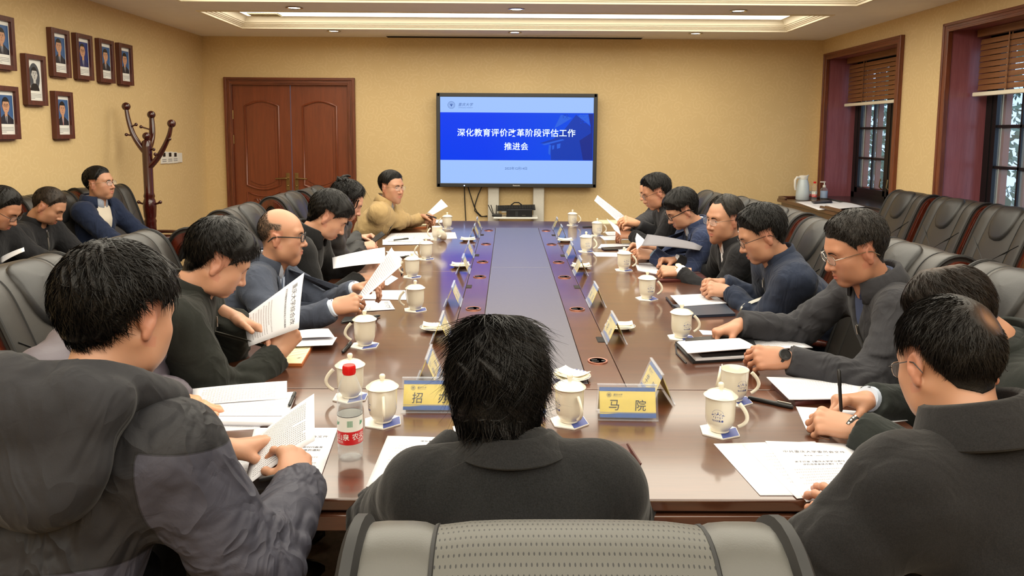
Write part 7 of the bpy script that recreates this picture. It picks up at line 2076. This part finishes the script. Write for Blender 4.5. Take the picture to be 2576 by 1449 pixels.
# khaki jacket
book('notebook', [(998, 568), (1075, 566), (1073, 574), (994, 576)], Z0, .014, 'orange', 'cream', 'tan covered notebook under the khaki sleeve')
sheet('paper_sheet', [hp(1110, 501, 6.05), hp(1127, 519, 5.95), hp(1088, 541, 5.92), hp(1074, 536, 6.02)], 'paper', 'white sheet held up by the person in khaki', bulge=.01)
sheet('paper_sheet', flat([(1075, 553), (1115, 552), (1112, 560), (1060, 561)], Z0 + .001), 'paper', 'white sheet behind the farthest mug on the door side')
# window side, far to near
sheet('paper_sheet', [hp(1503, 491, 6.1), hp(1495, 505, 6.0), hp(1555, 558, 5.86), hp(1573, 545, 5.98)], 'pfull', 'tilted printed sheet held by the half hidden person at the far corner', bulge=.004)
sheet('paper_sheet', [hp(1526, 550, 5.55), hp(1545, 578, 5.4), hp(1562, 592, 5.36), hp(1556, 570, 5.5)], 'paper', 'white sheet held by the person with parted hair', bulge=.004)
sheet('paper_sheet', flat([(1505, 553), (1560, 553), (1580, 562), (1510, 562)], Z0 + .006), 'cream', 'pale notebook page behind the farthest window side mugs', thick=.008)
sheet('paper_sheet', flat([(1520, 583), (1562, 582), (1580, 592), (1528, 592)], Z0 + .001), 'plist', 'small printed card before the person with parted hair')
sheet('paper_sheet', flat([(1508, 594), (1580, 592), (1592, 603), (1520, 604)], Z0 + .001), 'pfull', 'printed page lying below the hands with parted hair reader')
sheet('paper_sheet', [hp(1602, 586, 4.72), hp(1625, 606, 4.6), hp(1602, 628, 4.5), hp(1598, 600, 4.66)], 'paper', 'white page held up in front of the grey sheet')
sheet('printed_letter', [hp(1628, 589, 4.62), hp(1770, 616, 4.5), hp(1760, 630, 4.42), hp(1614, 618, 4.5)], mat('grey_paper', (122, 120, 126), .8), 'grey folded report sheet held by the person in the check suit', bulge=.02)
sheet('paper_sheet', flat([(1512, 614), (1590, 612), (1602, 622), (1503, 625)], Z0 + .002), 'pfull', 'printed pages left of the check suited hands')
sheet('paper_sheet', flat([(1552, 624), (1598, 618), (1612, 636), (1560, 636)], Z0 + .004), 'plist', 'smaller printed page lying across the black folder', bulge=.004)
fq = flat([(1512, 624), (1600, 620), (1605, 628), (1520, 630)], Z0 + .0015); C = np.mean(fq, axis=0); tag(MB().prism([p - C for p in fq], (0, 0, 0), (0, 0, .006)).build('folder', M['dark'], loc=C), 'thin black folder before the check suited person', 'folder')
sheet('paper_sheet', flat([(1490, 634), (1600, 636), (1612, 646), (1500, 645)], Z0 + .0006), 'pfull', 'printed page beside the third window side mug')
sheet('paper_sheet', flat([(1598, 662), (1650, 660), (1660, 690), (1604, 680)], Z0 + .002), 'pfull', 'printed page under the clasped hands with the steel watch', thick=.003)
book('notebook', [(1660, 697), (1765, 694), (1780, 708), (1658, 711)], Z0, .012, 'maroon', None, 'dark red closed notebook under the steel watch hand')
sheet('printed_letter', flat([(1686, 743), (1790, 738), (1828, 762), (1712, 770)], Z0 + .016), 'pfull', 'printed pages under the laced fingers on the navy folder', thick=.004, layers=2)
book('folder', [(1690, 772), (1820, 766), (1850, 795), (1740, 800)], Z0, .012, 'navycov', None, 'dark navy closed folder in front of the navy zip jacket', cat='folder')
# charcoal jacket: folder bundle
b2 = [(1700, 868), (1880, 850), (1905, 905), (1745, 914)]
q = flat(b2, Z0); C = np.mean(q, axis=0); root = empty('folder', (C[0], C[1], Z0), 0, 'black document folder stuffed with papers in the watch hand', 'folder')
qq = [p - C for p in q]
MB().prism([p * 1.03 for p in qq], (0, 0, .0), (0, 0, .006)).build('lower_cover', M['dark'], root); MB().prism([p * .98 + np.array([.005, 0, 0]) for p in qq], (0, 0, .008), (0, 0, .016)).build('lower_pages', M['paper'], root)
MB().prism([p * .9 + np.array([.02, .0, 0]) for p in qq], (0, 0, .018), (0, 0, .030)).build('inner_cover', M['dark'], root); MB().tube([qq[0] + np.array([0, 0, .004]), qq[3] * .5 + qq[0] * .5 + np.array([-.03, 0, .002]), qq[3] + np.array([-.03, -.01, .004])], .003, 6).build('zip_strap', M['dark'], root)
sheet('printed_letter', flat([(1703, 862), (1730, 890), (1905, 876), (1860, 852)], Z0 + .040), 'pletter', 'printed letter on top of the stuffed black folder', bulge=.004, texts=[('重庆大学文件', .5, .12, .8, 0)], thick=.003)
sheet('paper_sheet', flat([(1830, 846), (1972, 838), (2045, 874), (1900, 880)], Z0 + .006), 'pfull', 'printed pages behind the stuffed black folder', bulge=.006, thick=.003)
sheet('paper_sheet', flat([(1758, 830), (1790, 832), (1800, 842), (1768, 842)], Z0 + .0006), 'paper', 'small white sheet corner beyond the red pen')
# bent writer
book('notebook', [(1940, 975), (2150, 965), (2200, 1000), (2000, 1022)], Z0, .014, 'maroon', None, 'dark red notebook under the printed pages of the bent writer')
sheet('printed_letter', flat([(1928, 948), (2172, 952), (2168, 1002), (1985, 1004)], Z0 + .022), 'plist', 'printed page on the dark red notebook of the bent writer', texts=[('关于深化教育评价改革实施方案', .1, .4, .01, .0)][:0], thick=.003)
sheet('paper_sheet', flat([(2002, 1022), (2240, 1040), (2285, 1058), (2030, 1084)], Z0 + .001), 'paper', 'white sheet being written on, under the pen hand', texts=[('已阅', .25, .4, .06, 0), ('o', .86, .62, .1, 0)])

# --- pens
def pen(a, b_, label, m='dark', r=.0052, clip=True, cap='steel'):
    a, b_ = np.asarray(a), np.asarray(b_); C = (a + b_) / 2; a = a - C; b_ = b_ - C; d = b_ - a
    o = empty('pen', C, 0, label, 'pen')
    MB().tube([a, a + d * .04, a + d * .62], [r * .55, r, r], 10).build('pen_barrel', M[m], o)
    MB().tube([a + d * .62, a + d * .63, a + d * .97, b_], [r * 1.12, r * 1.15, r * 1.1, r * .7], 10).build('pen_cap', M['dark'] if m != 'redpen' else M['redpen'], o)
    if clip: MB().tube([a + d * .66 + np.array([0, 0, r * 1.3]), a + d * .96 + np.array([0, 0, r * 1.3])], r * .3, 6).build('pen_clip', M[cap], o)
    return o
PZ = Z0 + .0056
pen(at(862, 886, Z=PZ), at(882, 862, Z=PZ), 'black capped marker pen standing clear beside the door side mug', r=.0065)
pen(at(1882, 1000, Z=PZ), at(1995, 1024, Z=PZ), 'long black capped marker lying right of the uncovered mug', r=.0068)
pen(at(1700, 862, Z=PZ), at(1768, 852, Z=PZ), 'black capped marker lying beside the red pen', r=.0062)
pen(at(1676, 748, Z=PZ), at(1692, 768, Z=PZ), 'black pen at the corner of the navy folder', r=.005)
pen(at(858, 812, Z=PZ), at(956, 794, Z=PZ), 'slim black pen lying beside the mobile phone', r=.0045)
pen(at(728, 1020, Z=Z0 + .02), at(742, 988, Z=Z0 + .02), 'black pen on the edge of the thick stack', r=.005)
pen(at(990, 604, Z=Z0 + .016), at(1028, 600, Z=Z0 + .016), 'black pen on the small white notebook', r=.005)
pen(at(994, 648, Z=PZ), at(1030, 645, Z=PZ), 'black pen below the printed page by the third mug', r=.0055)
pen(at(1010, 690, Z=PZ), at(1012, 676, Z=PZ), 'black pen lying end on beside the fourth mug from the far end', r=.005)
pen(at(1465, 571, Z=PZ), at(1510, 569, Z=PZ), 'thin black pen between the two farthest window side mugs', r=.0055)
pen(hp(2116, 1036, 2.00), hp(2110, 930, 2.02), 'black pen upright in the writing hand of the bent writer', r=.0048)
pen(hp(652, 1208, 1.575), hp(778, 1180, 1.60), 'black pen held by the hooded person', r=.0055)
pen(hp(1756, 844, 3.03), hp(1822, 852, 2.96), 'red pen held by the reaching person', 'redpen', .005)
pen(hp(1072, 540, 5.98), hp(1098, 549, 5.9), 'black pen held by the person in khaki', r=.005)
# --- papers on the side cabinet, wall row
cq_ = lambda pts, z: [at(x, y, Z=z) for x, y in pts]
sheet('paper_sheet', cq_([(2003, 508), (2100, 503), (2170, 518), (2060, 528)], .883), 'paper', 'loose white papers on the side cabinet by the jug', thick=.003)
sheet('paper_sheet', cq_([(2078, 514), (2160, 506), (2190, 520), (2100, 527)], .888), 'paper', 'curled clear plastic sheet and papers on the side cabinet', bulge=.012)
sheet('folder', cq_([(2040, 506), (2092, 504), (2094, 509), (2046, 511)], .892), 'navycov', 'dark blue leaflet on the cabinet papers', cat='folder')
sheet('paper_sheet', [hp(0, 648, 4.1), hp(60, 622, 4.1), hp(62, 632, 4.0), hp(0, 664, 4.0)], 'paper', 'white papers held at the picture edge below the portraits', bulge=.01)
sheet('paper_sheet', [hp(392, 632, 5.45), hp(418, 642, 5.4), hp(412, 655, 5.35), hp(388, 650, 5.4)], 'paper', 'white paper on the lap of the person in the navy coat')
